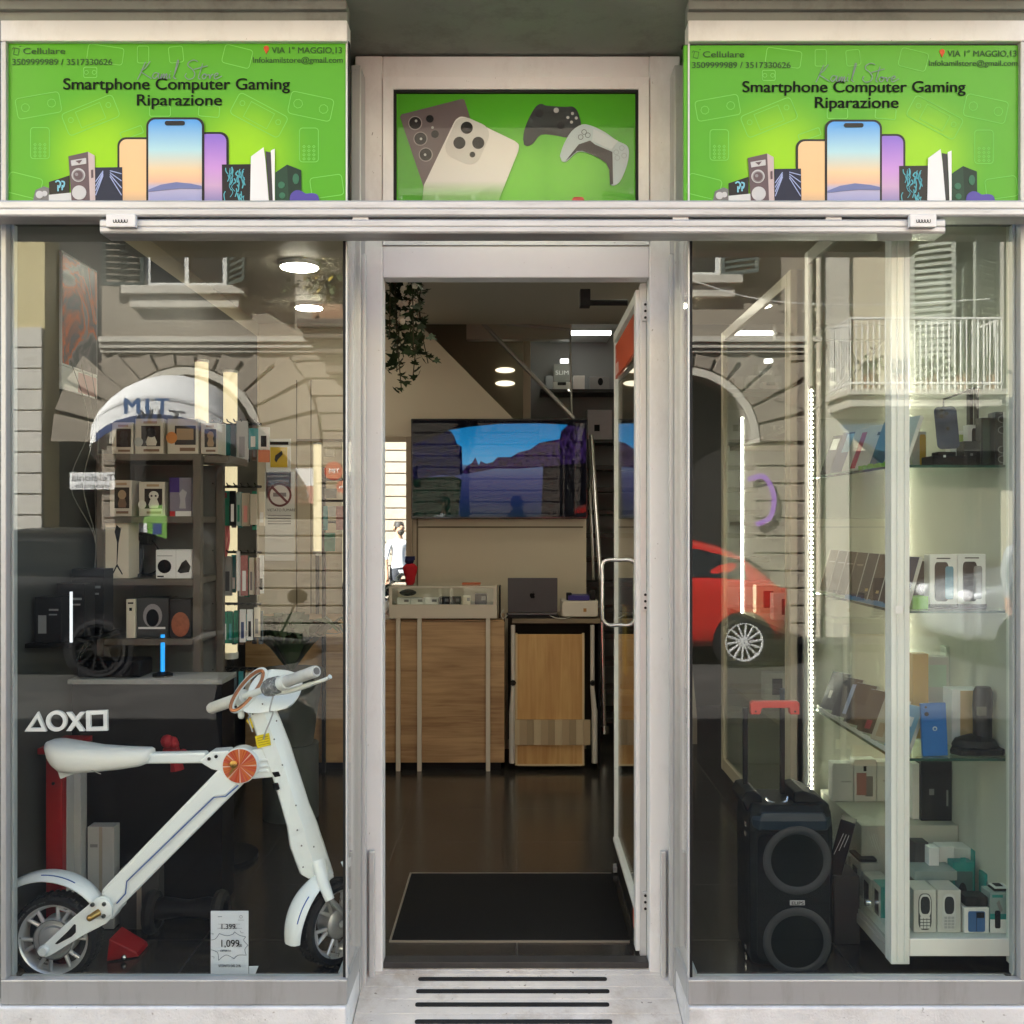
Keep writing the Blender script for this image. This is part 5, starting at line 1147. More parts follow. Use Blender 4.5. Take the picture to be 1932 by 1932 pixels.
OR = mat('orange_print', (.62, .25, .08), .5); TAN = mat('tan_print', (.38, .26, .16))
fig(211, 251, 795, 855, 'dim boxed figure half hidden under the awning reflection, first on the top shelf', art=figure_art(FIGD, FIGD))
fig(255, 308, 788, 855, 'boxed white figure with dark hair on the top shelf, beside the wide box', art=figure_art(FIGD, FIGW, None, mat('grey_face_print', (.42, .42, .40), .5)))
fig(316, 374, 788, 855, 'wide figure box with a round orange face printed on its corner', art=lambda add: (add('window', DIM, rc(.24, .92, .26, .80)), add('figure', TAN, rc(.3, .85, .4, .72), .0022), add('printed_face', OR, circ(.14, .46, .18, 16, .17), .0034), add('name_strip', mat('brown_print', (.20, .12, .08)), rc(.4, .9, .08, .18), .0014)))
fig(379, 411, 796, 855, 'narrow pale figure box at the open end of the top shelf', art=figure_art(TAN, TAN))
fig(207, 248, 905, 973, 'brown figure box at the panelled end of the second shelf', art=figure_art(TAN, mat('brown_print', (.20, .12, .08))))
fig(262, 311, 908, 973, 'boxed figure with a pale masked face in the middle of the second shelf', art=figure_art(FIGW, FIGW, FIGD, FIGW))
fig(320, 361, 900, 973, 'clear figure box with a purple top and silver figure on the second shelf', mt=mat('lilac_carton', (.22, .20, .25), .3), art=lambda add: (add('purple_top', mat('purple_print2', (.06, .03, .17), .4), rc(0, .45, .62, 1.0)), add('figure', mat('silver_figure', (.42, .40, .42), .3, .4), [(.45, .2), (.75, .2), (.72, .45), (.8, .62), (.6, .7), (.45, .6), (.5, .4)], .0022), add('name_strip', PAPER, rc(.28, 1, .0, .13), .0014), add('red_patch', mat('red_patch', (.45, .03, .03), .5), rc(0, .25, .0, .13), .0014)))
retail_box('microphone_box', 'tall white carton printed with a tripod stand on the third shelf', 'carton', X(197, sy0+.02), X(243, sy0+.02), sy0+.02, .12, LV[2]+.0005, LV[2]+.247, CREAM, None,
           lambda add: (add('stand_picture', INK, [(.5, .25), (.53, .25), (.58, .60), (.68, .85), (.5, .92), (.42, .8), (.52, .62)]), add('stand_picture', INK, [(.5, .24), (.53, .25), (.75, .08), (.73, .06), (.515, .2), (.33, .05), (.31, .07)]), add('heading_strip', GREYINK, rc(.06, .7, .86, .875))))
retail_box('camera_box', 'white carton pair printed with dark speaker pictures on the third shelf', 'carton', X(294, sy0+.01), X(362, sy0+.01), sy0+.01, .11, LV[2]+.0005, LV[2]+.122, PAPER, None,
           lambda add: (add('device_picture', INK, circ(.24, .42, .19, 20, .24)), add('device_picture', INK, [(.60, .25), (.68, .18), (.92, .22), (.97, .42), (.84, .66), (.72, .55)]), add('heading_strip', GREYINK, rc(.04, .46, .78, .80)), add('box_edge', mat('pale_line', (.5, .5, .48), .6), rc(.555, .565, 0, 1)), add('foot_marks', INK, rc(.04, .22, .05, .10))))
m = MB(); gx = X(262, sy0+.15); z = LV[2]
t = thing('webcam', 'black webcam on a cabled stand on the third shelf', 'webcam', (gx, sy0+.17, z))
m = MB(); m.lathe([(.05, 0), (.05, .012), (.012, .02), (.010, .14)], (gx, sy0+.17, z), (0, 0, 1), 18); m.build('stand', BLACK, t, smooth=True)
m = MB(); m.box(gx-.05, gx+.05, sy0+.14, sy0+.2, z+.14, z+.21); hd_ = m.build('head', BLACK, t, bevel=.01)
m = MB(); m.lathe([(.02, 0), (.016, .008)], (gx, sy0+.14, z+.175), (0, -1, 0), 16); m.build('lens', mat('lens_black', (.012, .01, .012)), hd_)
m = MB(); m.tube(smoothline([(gx+.05, sy0+.17, z+.16), (gx+.09, sy0+.16, z+.1), (gx+.08, sy0+.15, z+.03), (gx+.03, sy0+.12, z+.006)], 5), .0035, 6); m.build('lead', BLACK, t)
retail_box('headset_box', 'dark grey headset carton on the lowest visible shelf', 'carton', X(258, sy0+.03), X(318, sy0+.03), sy0+.03, .12, LV[3]+.0005, LV[3]+.17, mat('charcoal_carton', (.05, .05, .052), .5), None, lambda add: (add('headset_picture', mat('mid_grey_print', (.28, .26, .27)), circ(.5, .55, .3, 18, .3)), add('dark_centre', INK, circ(.5, .5, .2, 18, .22), .002), add('heading_strip', PAPER, rc(.05, .9, .22, .27))))
retail_box('toy_box', 'small black box with a round orange toy printed on it, beside the shelf post', 'toy box', X(320, sy0+.02), X(361, sy0+.02), sy0+.02, .1, LV[3]+.0005, LV[3]+.165, mat('black_carton', (.02, .02, .024), .4), None, lambda add: add('toy_picture', mat('rust_print', (.32, .10, .05), .5, 0, .3, 40), circ(.5, .35, .42, 18, .32)))
retail_box('cable_box', 'slim upright cream carton standing on the lowest shelf board', 'carton', X(238, 1.02), X(255, 1.02), 1.02, .03, LV[3]+.0005, LV[3]+.165, CREAM, None, lambda add: (add('heading_strip', INK, rc(.2, .8, .88, .92)), add('device_picture', INK, rc(.35, .65, .7, .78))))

ws = tag(MB().box(-1.8165, -1.66, .46, .98, 1.135, 1.15).build('wall_shelf', mat('dark_furniture', (.009, .009, .010), .5, spec=.1), bevel=.002), 'narrow black wall shelf carrying black gadget boxes beside the tall shelf unit', 'shelf')
DE = mat('dark_equipment', (.014, .014, .016), .5, spec=.12)
for lab, x0, x1, y, z1, pr in (('black gadget carton at the street end of the narrow wall shelf', -1.80, -1.70, .50, .17, GREYINK), ('black gadget carton with a pale panel, middle of the narrow wall shelf', -1.79, -1.68, .66, .21, PAPER), ('taller black gadget carton at the inner end of the narrow wall shelf', -1.80, -1.67, .82, .26, GREYINK)):
    retail_box('gadget_carton', lab, 'carton', x0, x1, y, .10, 1.1505, 1.15+z1, DE, None, lambda add, pr=pr: (add('printed_panel', pr, rc(.15, .45, .2, .6)), add('text_lines', GREYINK, rc(.55, .9, .7, .74)), add('text_lines', GREYINK, rc(.55, .85, .6, .63))))
m = MB(); m.box(-1.668, -1.660, .50, .508, 1.1505, 1.34); tag(m.build('light_stick', emit('white_stick', (.9, .95, 1), .10)), 'thin white glowing stick standing on the narrow wall shelf', 'light stick')
# glowing light columns and the accessory stand
for lab, u0, u1, v0, v1, y in (('tall warm light column behind the shelf post, partly hidden by packs', 364, 389, 682, 1295, 1.50), ('tall warm light column carrying the hanging accessory packs', 418, 444, 702, 1232, 1.62), ('slim warm light column beside the wall mirror', 590, 605, 838, 1040, 3.7)):
    t = thing('light_column', lab, 'light column', (X((u0+u1)/2, y), y+.02, Zp(v1, y)), None)
    r_ = (X(u1, y)-X(u0, y))/2; m = MB(); c = (X((u0+u1)/2, y), y+r_, Zp(v1, y)); m.lathe([(r_, 0), (r_, Zp(v0, y)-Zp(v1, y))], c, (0, 0, 1), 20); m.build('tube', emit('warm_column', (1, .84, .52), .075), t, smooth=True)
    m = MB(); m.lathe([(r_*1.15, -.03), (r_*1.15, 0)], c, (0, 0, 1), 20); m.lathe([(r_*1.1, 0), (r_*1.1, .012)], (c[0], c[1], Zp(v0, y)), (0, 0, 1), 20); m.build('end_cap', ALUG, t)
    m = MB(); m.lathe([(r_*.5, -c[2]), (r_*.5, -.031)], c, (0, 0, 1), 12); m.build('stem', BLACK, t)
rk = thing('accessory_stand', 'black stand with rows of hooks holding phone accessories', 'display stand', (X(400, 1.5), 1.55, 0))
m = MB(); m.box(X(391, 1.5), X(409, 1.5), 1.49, 1.53, 0, Zp(880, 1.5)); m.build('post', BLACK, rk, bevel=.003)
m = MB(); m.lathe([(.2, 0), (.2, .02)], (X(400, 1.5), 1.55, 0), (0, 0, 1), 28); m.build('base', BLACK, rk)
for v in (800, 918, 1042, 1140, 1262):
    m = MB(); z = Zp(v, 1.45); m.tube([(X(395, 1.5), 1.50, z), (X(492, 1.45), 1.46, z)], .006, 6)
    for k in range(7): x = X(408+k*13, 1.4); m.tube([(x, 1.46, z), (x, 1.36, z+.004), (x, 1.345, z+.012)], .003, 5)
    m.build('hook_rail', BLACK, rk)
GRN = mat('green_pack', (.012, .18, .11), .45); TEALP = mat('teal_pack', (.06, .30, .33), .4)
packs = [  # u0, u1, v0, v1, colour, print, label
 (408, 425, 800, 872, PAPER, OR, 'white pack with an orange pencil-shaped print, top row beside the figure boxes'), (426, 434, 802, 872, mat('dark_teal_pack', (.02, .16, .16), .4), None, 'thin dark teal pack in the top row'), (435, 444, 802, 872, mat('slate_pack', (.10, .13, .15), .4), None, 'thin slate pack beside the dark teal one'),
 (446, 467, 794, 872, mat('pale_grey_pack', (.42, .43, .41), .4), GREYINK, 'pale grey pack with a looped cable print in the top row'), (469, 486, 808, 848, TEALP, PAPER, 'turquoise pack hung above the orange one'), (487, 508, 806, 848, PAPER, INK, 'white pack with small dark prints at the end of the top row'), (487, 508, 849, 872, mat('orange_pack', (.62, .18, .07), .45), None, 'orange pack hanging lowest at the end of the top row'),
 (404, 421, 925, 988, PAPER, INK, 'white pack with a dark red header in the second row'), (422, 432, 926, 992, GRN, None, 'dark green pack beside the red-headed white one'), (433, 444, 926, 992, BLACK, PAPER, 'black pack with a white slot between two green packs'), (446, 454, 928, 992, mat('grey_green_pack', (.25, .33, .30), .4), GRN, 'grey and green edged pack in the second row'), (456, 470, 930, 993, mat('beige_pack', (.40, .34, .26), .5), mat('pink_patch', (.6, .25, .22), .5), 'beige pack with pink foot in the second row'), (472, 484, 932, 990, mat('pale_beige_pack', (.46, .40, .32), .5), None, 'pale beige pack ending the second row'),
 (405, 419, 1048, 1118, mat('grey_case_pack', (.20, .20, .18), .5), INK, 'tilted grey case with a dark slot in the third row'), (421, 437, 1050, 1124, mat('grey_case_pack', (.20, .20, .18)), INK, 'upright grey case with a dark slot, third row before the post'), (446, 452, 1040, 1115, PAPER, None, 'thin white pack in the third row'), (454, 467, 1048, 1124, mat('rose_pack', (.38, .15, .14), .5, 0, .25, 60), PAPER, 'dusky red pack with pale print in the third row'), (470, 478, 1052, 1122, CREAM, GREYINK, 'cream edged pack near the end of the third row'), (480, 489, 1052, 1122, mat('brown_pack', (.16, .10, .08), .5), None, 'brown pack ending the third row'),
 (386, 408, 1172, 1212, mat('clear_grey_pack', (.22, .25, .25), .3), PAPER, 'greyish clear pack low beside the light column'), (409, 419, 1156, 1214, GRN, PAPER, 'green cable pack first in the lowest row'), (420, 429, 1154, 1214, mat('green_pack2', (.02, .23, .14), .45), PAPER, 'brighter green cable pack second in the lowest row'), (430, 439, 1154, 1214, GRN, TEALP, 'green cable pack with turquoise print in the lowest row'), (441, 449, 1152, 1214, mat('green_pack2', (.02, .23, .14)), GRN, 'green cable pack just before the white framed packs'), (452, 463, 1150, 1212, PAPER, mat('navy_patch', (.05, .08, .2)), 'white framed pack with navy middle in the lowest row'), (466, 476, 1150, 1208, PAPER, INK, 'white framed pack with black middle in the lowest row'), (479, 490, 1146, 1202, CREAM, GREYINK, 'cream pack at the end of the lowest row')]
for k, (u0, u1, v0, v1, c, pr, lab) in enumerate(packs):
    y = 1.36+.012*(k % 3)
    t = retail_box('accessory_pack', lab, 'accessory pack', X(u0, y), X(u1, y), y, .014, Zp(v1, y), Zp(v0, y), c, 'phone accessory packs on the hook stand', (lambda add, pr=pr: add('printed_panel', pr, rc(.25, .75, .12, .62))) if pr else None, .001)
    if 'red header' in lab:
        m = MB(); m.box(-.034, .034, -.008, .006, .118, .142); o = m.build('header_card', mat('dark_red_card', (.18, .02, .03), .5), None); o.parent = t
rr = random.Random(77); more = []
cols = [GRN, TEALP, mat('grey_case_pack', (.20, .20, .18)), CREAM, mat('dark_teal_pack', (.02, .16, .16)), mat('charcoal_carton', (.05, .05, .052), .5), PAPER, mat('slate_pack', (.10, .13, .15)), mat('brown_pack', (.16, .10, .08), .5), mat('pale_beige_pack', (.46, .40, .32), .5)]
cn = ['green', 'turquoise', 'grey', 'cream', 'dark teal', 'charcoal', 'white', 'slate', 'brown', 'pale beige']
for row, (v0, v1, nm_) in enumerate(((806, 868, 'top'), (930, 995, 'second'), (1050, 1122, 'third'), (1156, 1212, 'fourth'), (1268, 1330, 'fifth'))):
    n = 8 if row < 4 else 7
    for k in range(n):
        u = 400+k*12.5+rr.uniform(-1, 1); ci = (k*3+row*2+rr.randint(0, 1)) % 10; y = 1.42+.01*(k % 2); w = rr.uniform(8, 11)
        retail_box('accessory_pack', '%s pack, %s in the back layer of the %s hook row' % (cn[ci], ['first', 'second', 'third', 'fourth', 'fifth', 'sixth', 'seventh', 'eighth'][k], nm_), 'accessory pack', X(u, y), X(u+w, y), y, .012, Zp(v1+rr.uniform(-4, 6), y), Zp(v0+rr.uniform(-4, 3), y), cols[ci], 'back layer of accessory packs', (lambda add: add('printed_panel', rr.choice((PAPER, INK, GREYINK)), rc(.2, .8, .1, .4))), .001)
m = MB(); xx, zz = X(418, 1.42), Zp(1020, 1.42)
for i in range(6): m.tube(smoothline([(xx+.01*i-.02, 1.42, zz+.07), (xx+.015*i-.04, 1.41, zz), (xx+.01*i-.03, 1.41, zz-.06-.01*(i % 3))], 4), .007, 6)
tag(m.build('lanyard_bunch', mat('coral_cord', (.62, .16, .16), .6)), 'bunch of coral and pink cords hanging between the second and third rows', 'lanyards')

# solid stand and packs built in place of a mirror's reflection
m = MB(); y = 3.2; rk2 = thing('accessory_stand', 'hook stand with packs, built in place of a mirror reflection by the door frame', 'display stand', (X(628, y), y, 0))
m.box(X(607, y), X(613, y), y, y+.04, 0, 1.95); m.build('post', BLACK, rk2)
for v in (905, 945, 985): MB().tube([(X(608, y), y, Zp(v, y)), (X(655, y), y, Zp(v, y))], .008, 6).build('hook_rail', BLACK, rk2)
for k, (u0, u1, v0, v1, c) in enumerate(((612, 634, 922, 940, mat('grey_case_pack', (.20, .20, .18))), (636, 650, 920, 942, CREAM), (610, 618, 955, 1000, TEALP), (620, 632, 955, 975, mat('pale_grey_pack', (.42, .43, .41))), (634, 650, 955, 1000, mat('rose_pack', (.38, .15, .14))), (612, 632, 1005, 1040, GRN), (614, 630, 845, 862, CREAM))):
    retail_box('accessory_pack', ['grey pack on the mirror stand-in, topmost hook', 'cream pack beside the grey pack on the mirror stand-in', 'turquoise narrow pack on the mirror stand-in', 'pale grey small pack beside the turquoise one', 'dusky rose pack on the mirror stand-in', 'dark green pack lowest on the mirror stand-in', 'small cream light box above the mirror stand-in'][k], 'accessory pack', X(u0, y-.03), X(u1, y-.03), y-.03, .02, Zp(v1, y), Zp(v0, y), c, 'packs on the mirror stand-in', None, .001)

# notices on the wall behind
wy = 3.893
nt_ = retail_box('camera_notice', 'white wall notice with a yellow camera pictogram', 'notice', X(502, wy), X(549, wy), wy-.004, .004, Zp(940, wy), Zp(828, wy), PAPER, None, lambda add: (add('yellow_panel', mat('signal_yellow', (.72, .48, .02), .5), rc(.18, .86, .52, .86)), add('camera_symbol', INK, [(.35, .64), (.42, .60), (.5, .66), (.68, .74), (.64, .80), (.38, .72)], .002), add('text_lines', INK, rc(.16, .9, .90, .95)), [add('text_lines', GREYINK, rc(.1, .92, z, z+.025)) for z in (.12, .2, .27, .36, .42)]), .0005)
def ns_art(add):
    g = add('smoke_symbol', mat('dark_red_ring', (.10, .015, .02), .5), [(p[0], p[1]) for p in circ(.5, .74, .40, 32, .135)])
    add('symbol_centre', PAPER, circ(.5, .74, .33, 32, .110), .0018); add('symbol_mark', GREYINK, rc(.28, .72, .72, .765), .0024)
    add('symbol_bar', mat('dark_red_ring', (.10, .015, .02)), [(.24, .81), (.29, .83), (.77, .67), (.72, .65)], .003)
    print_text(add, 'VIETATO FUMARE', .08, .555, .028, INK, .20)
    for z in (.50, .47, .44, .41): add('text_lines', GREYINK, rc(.1, .88, z, z+.012))
retail_box('no_smoking_notice', 'white wall notice with a round red no smoking symbol', 'notice', X(500, wy), X(556, wy), wy-.004, .004, Zp(1058, wy), Zp(890, wy), PAPER, None, ns_art, .0005)

# foot of the window: red stand, tables, plant, small things
REDP = mat('red_metal', (.30, .012, .015), .4, 0, .05, 5)
rs = thing('red_stand', 'red painted metal stand with a broad leg behind the bicycle saddle', 'stand', (X(100, .5), .6, 0))
m = MB(); m.box(X(86, .52), X(117, .52), .52, .56, .04, Zp(1425, .52)); m.build('leg', REDP, rs, bevel=.004)
m = MB(); m.box(-1.80, X(125, .52), .52, .76, Zp(1424, .52), Zp(1412, .52)); m.build('top', REDP, rs, bevel=.004)
m = MB(); m.prism_x([(.50, 0), (.76, 0), (.76, .05), (.50, .039)], X(86, .52), X(117, .52)); m.build('foot', REDP, rs)
m = MB(); m.lathe([(.006, 0), (.006, .004)], (X(101, .52), .519, Zp(1478, .52)), (0, -1, 0), 10); m.build('bolt', BLACK, rs)
wd = thing('red_wedge', 'small red wedge with a silver fitting lying on the tiles by the rear wheel', 'wedge', (X(230, .5), .5, 0))
m = MB(); a0 = P(205, 1812, .42); m.prism([(X(205, .42), .40, .004), (X(258, .42), .44, .004), (X(255, .42), .44, .02), (X(210, .42), .40, .085)], [(X(205, .42), .52, .004), (X(258, .42), .54, .004), (X(255, .42), .54, .02), (X(210, .42), .52, .085)]); m.build('body', REDP, wd, bevel=.003)
m = MB(); m.ball((X(236, .42), .408, .016), .010); m.build('fitting', CHROME, wd, smooth=True)
TT = mat('grey_table_top', (.30, .30, .28), .5, 0, .12, 30); DKF = mat('dark_furniture', (.009, .009, .010), .5, spec=.1)
y0, y1 = .78, .985; zt = Zp(1282, y0); t = thing('display_table', 'low black display table with a speckled grey top in front of the shelf unit', 'table', (X(260, y0), .9, 0))
m = MB(); m.box(-1.80, X(420, y0), y0, y1, zt-.02, zt); m.build('top', TT, t, bevel=.003)
m = MB(); m.box(-1.79, X(416, y0), y0+.02, y1-.01, .05, zt-.021); m.build('cabinet', DKF, t)
m = MB(); m.box(-1.77, X(408, y0), y0+.05, y1-.03, 0, .049); m.build('plinth', BLACK, t)
m = MB(); m.box(-1.78, -1.52, .82, .96, zt+.001, zt+.07); tag(m.build('equipment_case', mat('dark_equipment', (.014, .014, .016), .5, spec=.12), bevel=.01), 'low black equipment case lying on the low black table', 'case')
m = MB(); m.tube([(X(145, .85), .85, zt+.07), (X(176, .84), .84, zt+.20)], .005, 6); m.tube([(X(152, .88), .88, zt+.07), (X(190, .86), .86, zt+.22)], .004, 6); tag(m.build('metal_rod', CHROME, smooth=True), 'pair of thin bright rods leaning above the low black table', 'rod')
m = MB(); x, y = X(307, .86), .86; lb = thing('blue_light_stick', 'upright bright blue light stick on the low black table', 'light stick', (x, y, zt))
m.lathe([(.0085, 0), (.0085, Zp(1225, y)-zt)], (x, y, zt+.02), (0, 0, 1), 12); m.build('tube', emit('blue_tube', (.02, .32, .85), .13), lb, smooth=True)
m = MB(); m.lathe([(.04, 0), (.04, .012), (.012, .02)], (x, y, zt), (0, 0, 1), 18); m.build('base', BLACK, lb)
for v in (1218, 1203): MB().lathe([(.0085, 0), (.0085, .012)], (x, y, Zp(v, y)), (0, 0, 1), 12).build('light_bead', emit('blue_tube', (.02, .32, .85), .13), lb)
rr = random.Random(21); m = MB()
c = P(330, 1410, .73)
for i in range(9): m.ball(c+Vector((rr.uniform(-.04, .04), rr.uniform(-.03, .03), rr.uniform(-.03, .03))), rr.uniform(.016, .03), n=8, m=6)
m.tube([c+Vector((0, 0, -.03)), c+Vector((.01, 0, -.09))], [.02, .028], 8);
tag(m.build('fabric_flower', mat('red_fabric', (.35, .012, .018), .6), smooth=True), 'crumpled red fabric flower behind the bicycle seat bar', 'flower')
# the four white game-pad symbols stuck inside the glass
sy = .045; SYM = mat('white_foam', (.70, .71, .72), .6)
CG = mat('grey_white_folded_card', (.42, .42, .40), .6, 0, .08, 8)
for lab, u0, u1, v0, v1, y in (('tall grey-white folded carton leaning behind the red stand leg', 118, 152, 1440, 1640, .66), ('dim grey-white carton at the wall behind the rear mudguard', 60, 84, 1450, 1690, .60), ('short grey carton on the floor under the saddle', 165, 215, 1560, 1690, .70), ('flat dark carton on the floor below the seat bar', 225, 300, 1640, 1700, .70)):
    dark = 'dark' in lab and 'flat' in lab
    retail_box('storage_carton', lab, 'carton', max(-1.80, X(u0, y)), max(-1.72, X(u1, y)), y, .06, .002, Zp(v0, y), mat('charcoal_carton', (.05, .05, .052), .5) if dark else CG, None, lambda add: (add('tape', mat('tan_tape', (.34, .30, .24), .4), rc(.44, .56, 0, 1)), add('text_lines', GREYINK, rc(.1, .38, .8, .83))))
hv = thing('balance_board', 'black two-wheeled balance board on the tiles behind the main beam', 'balance board', (X(360, .72), .66, 0))
m = MB(); m.loft([[Vector((X(x, .72), .66+.055*math.cos(R(a)), .10+h*math.sin(R(a)))) for a in range(0, 360, 24)] for x, h in ((300, .03), (320, .042), (355, .028), (365, .028), (400, .042), (422, .03))]); m.build('deck', mat('dark_equipment', (.014, .014, .016)), hv, smooth=True)
for x in (298, 424):
    m = MB(); m.torus((X(x, .72), .66, .085), .06, .025, (1, 0, 0), 24, 8); m.build('wheel', RUB, hv, smooth=True)
g = thing('symbol_set', 'row of white triangle, circle, cross and square symbols inside the glass', 'wall symbols', (X(124, sy), sy, Zp(1380, sy)))
Q = lambda x, y: P(.3628*x, 1230.7+.3628*y, sy)
def sym(nm, outer, inner):
    m = MB(); n = len(outer)
    for i in range(n):
        j = (i+1) % n
        A, Bq, Cq, Dq = Q(*outer[i]), Q(*outer[j]), Q(*inner[j]), Q(*inner[i]); d = Vector((0, .012, 0))
        m.loft([[A, A+d, Dq+d, Dq], [Bq, Bq+d, Cq+d, Cq]])
    m.build(nm, SYM, g)
sym('triangle', [(127, 412), (240, 412), (196, 310)], [(158, 394), (216, 394), (193, 342)])
sym('circle', circ(292, 358, 54, 36), circ(292, 358, 35, 36))
m = MB()
for pts in ([(343, 312), (368, 312), (440, 410), (414, 410)],): m.prism([Q(*p) for p in pts], [Q(*p)+Vector((0, .012, 0)) for p in pts])
for pts in ([(414, 312), (440, 312), (398, 366), (385, 347)], [(384, 352), (398, 371), (368, 410), (343, 410)]): m.prism([Q(*p)+Vector((0, .0005, 0)) for p in pts], [Q(*p)+Vector((0, .0115, 0)) for p in pts])
m.build('cross', SYM, g)
sym('square', [(446, 306), (556, 302), (558, 408), (448, 410)], [(468, 326), (537, 322), (538, 388), (470, 390)])
# price card
py = .17; pc = thing('price_card', 'white price card with 1,099 in a jagged burst at the bike front wheel', 'price card', (X(433, py), py, .0))
C = lambda x, y: P(.5724*(680+.1553*x), .5724*(2950+.1553*y), py)
a, b = C(92, 342), C(892, 1800)
m = MB(); m.box(a.x, b.x, py, py+.004, max(.003, b.z), a.z); cd = m.build('card', mat('blue_white_card', (.62, .66, .71), .45, 0, .03, 9), pc, bevel=.001)
q = lambda x, y: C(x, y)+Vector((0, -.0012, 0)); kk = .5724*.1553*(py+CAMD)/1932
T = lambda x0, y0: (lambda x, y: C(x0, y0)+Vector((x, -.0022, y)))
m = MB(); m.text('1.399', T(300, 715), 150*kk, .0003, width=290*kk); m.text('1,099', T(285, 1095), 215*kk, .0004, width=380*kk); m.text('00', T(685, 1095), 80*kk, .0002, width=70*kk); m.text('00', T(608, 715), 40*kk, .0001)
m.text('OFFERTA', T(300, 1200), 62*kk, .0002, width=225*kk); m.text('SCONTO DEL 21%', T(262, 1525), 78*kk, .0003, width=470*kk)
m.build('lettering', INK, cd)
m = MB(); bst = smoothline([(98, 955), (200, 925), (278, 815)], 4)+smoothline([(278, 815), (430, 862), (560, 830), (600, 778)], 4)+smoothline([(600, 778), (700, 850), (840, 885)], 4)+smoothline([(840, 885), (795, 960), (888, 1065)], 4)+smoothline([(888, 1065), (820, 1150), (850, 1275)], 4)+smoothline([(850, 1275), (680, 1275), (590, 1350)], 4)+smoothline([(590, 1350), (420, 1270), (262, 1385)], 4)+smoothline([(262, 1385), (240, 1220), (100, 1158)], 4)
m.stroke(bst, 12, q); m.stroke([(255, 615), (720, 615)], 6, q); m.stroke([(240, 705), (760, 705)], 6, q); m.stroke([(245, 460), (335, 458)], 14, q); m.stroke(circ(738, 460, 30, 10), 8, q, True); m.stroke([(672, 530), (800, 530)], 7, q)
for st in ([(720, 755), (740, 800), (790, 800)], [(100, 820), (150, 815), (140, 850)], [(115, 1300), (170, 1310), (160, 1345)]): m.stroke(st, 8, q)
m.build('burst_outline', mat('slate_ink', (.10, .13, .17), .5), cd)
ft = [C(905, 1520), C(1105, 1515), C(990, 1790), C(905, 1790)]
m = MB(); m.prism(ft, [p+Vector((0, .004, 0)) for p in ft]); m.build('easel_foot', mat('blue_white_card', (.62, .66, .71)), pc)
# plant
pl = thing('potted_plant', 'dark leafy plant in a grey pot beneath the wall notices', 'plant', (X(560, 2.2), 2.25, 0))
m = MB(); xx, zz = X(545, 2.2), 1.02; m.lathe([(.12, 0), (.17, .36), (.18, .40), (.16, .40)], (xx, 2.25, zz-.62), (0, 0, 1), 24); m.lathe([(.15, 0), (.15, zz-.62)], (xx, 2.25, 0), (0, 0, 1), 20); m.build('pot', mat('dark_grey_pot', (.07, .08, .075), .6), pl, smooth=True)
m = MB()
for i in range(46):
    a = rr.uniform(0, 6.28); L = rr.uniform(.18, .42); d = Vector((math.cos(a), math.sin(a)*.6, 0)); w = rr.uniform(.03, .055); base = Vector((xx, 2.25, zz-.24)); n_ = Vector((-d.y, d.x, 0)).normalized()
    pts = [base+d*L*t+Vector((0, 0, .30*math.sin(t*2.2)*rr.uniform(.7, 1.1))) for t in (0, .3, .6, .85, 1)]
    ww = [.008, w*.7, w, w*.6, .002]; L1 = [p+n_*k for p, k in zip(pts, ww)]; R1 = [p-n_*k for p, k in zip(pts, ww)]; q_ = len(L1)
    m.add(L1+R1, [(j, j+1, q_+j+1, q_+j) for j in range(q_-1)])
m.build('foliage', mat('dark_leaf', (.035, .062, .028), .45, 0, .3, 9), pl)

# ================================================================ inside, straight through the door
TY = 3.84
tv = thing('television', 'large flat television showing a river between city houses on the back wall', 'television', (X(942, TY), TY, Zp(979, TY)))
Q = lambda x, y, d=0: P(.5724*(1150+.6211*x), .5724*(700+.6211*y), TY)+Vector((0, -d, 0))
a, b = Q(332, 1097), Q(1266, 1626)
m = MB(); m.box(a.x, b.x, TY, TY+.045, b.z, a.z); bz = m.build('bezel', mat('tv_black', (.008, .008, .009), .12), tv, bevel=.003)
i0, i1 = Q(342, 1106), Q(1258, 1616)
m = MB(); d = .002; O = tv.location
lo, hi = i1.z-O.z, i0.z-O.z
def scr(nm, pts, mt, d): m = MB(); m.prism([Q(x, y, d) for x, y in pts], [Q(x, y, d-.0015) for x, y in pts]); return m.build(nm, mt, bz)
SE = .058
sc_ = scr('screen', [(342, 1106), (1258, 1106), (1258, 1616), (342, 1616)], ramp_mat('river_screen', 2, [(0, (.01, .03, .06)), (.2, (.015, .03, .12)), (.40, (.06, .07, .20)), (.53, (.12, .17, .30)), (.545, (.14, .5, .85)), (.75, (.02, .34, .75)), (1, (.01, .22, .55))], lo, hi, .1, SE), .003)
MATS['river_screen'].node_tree.nodes['Principled BSDF'].inputs['Specular IOR Level'].default_value = 0
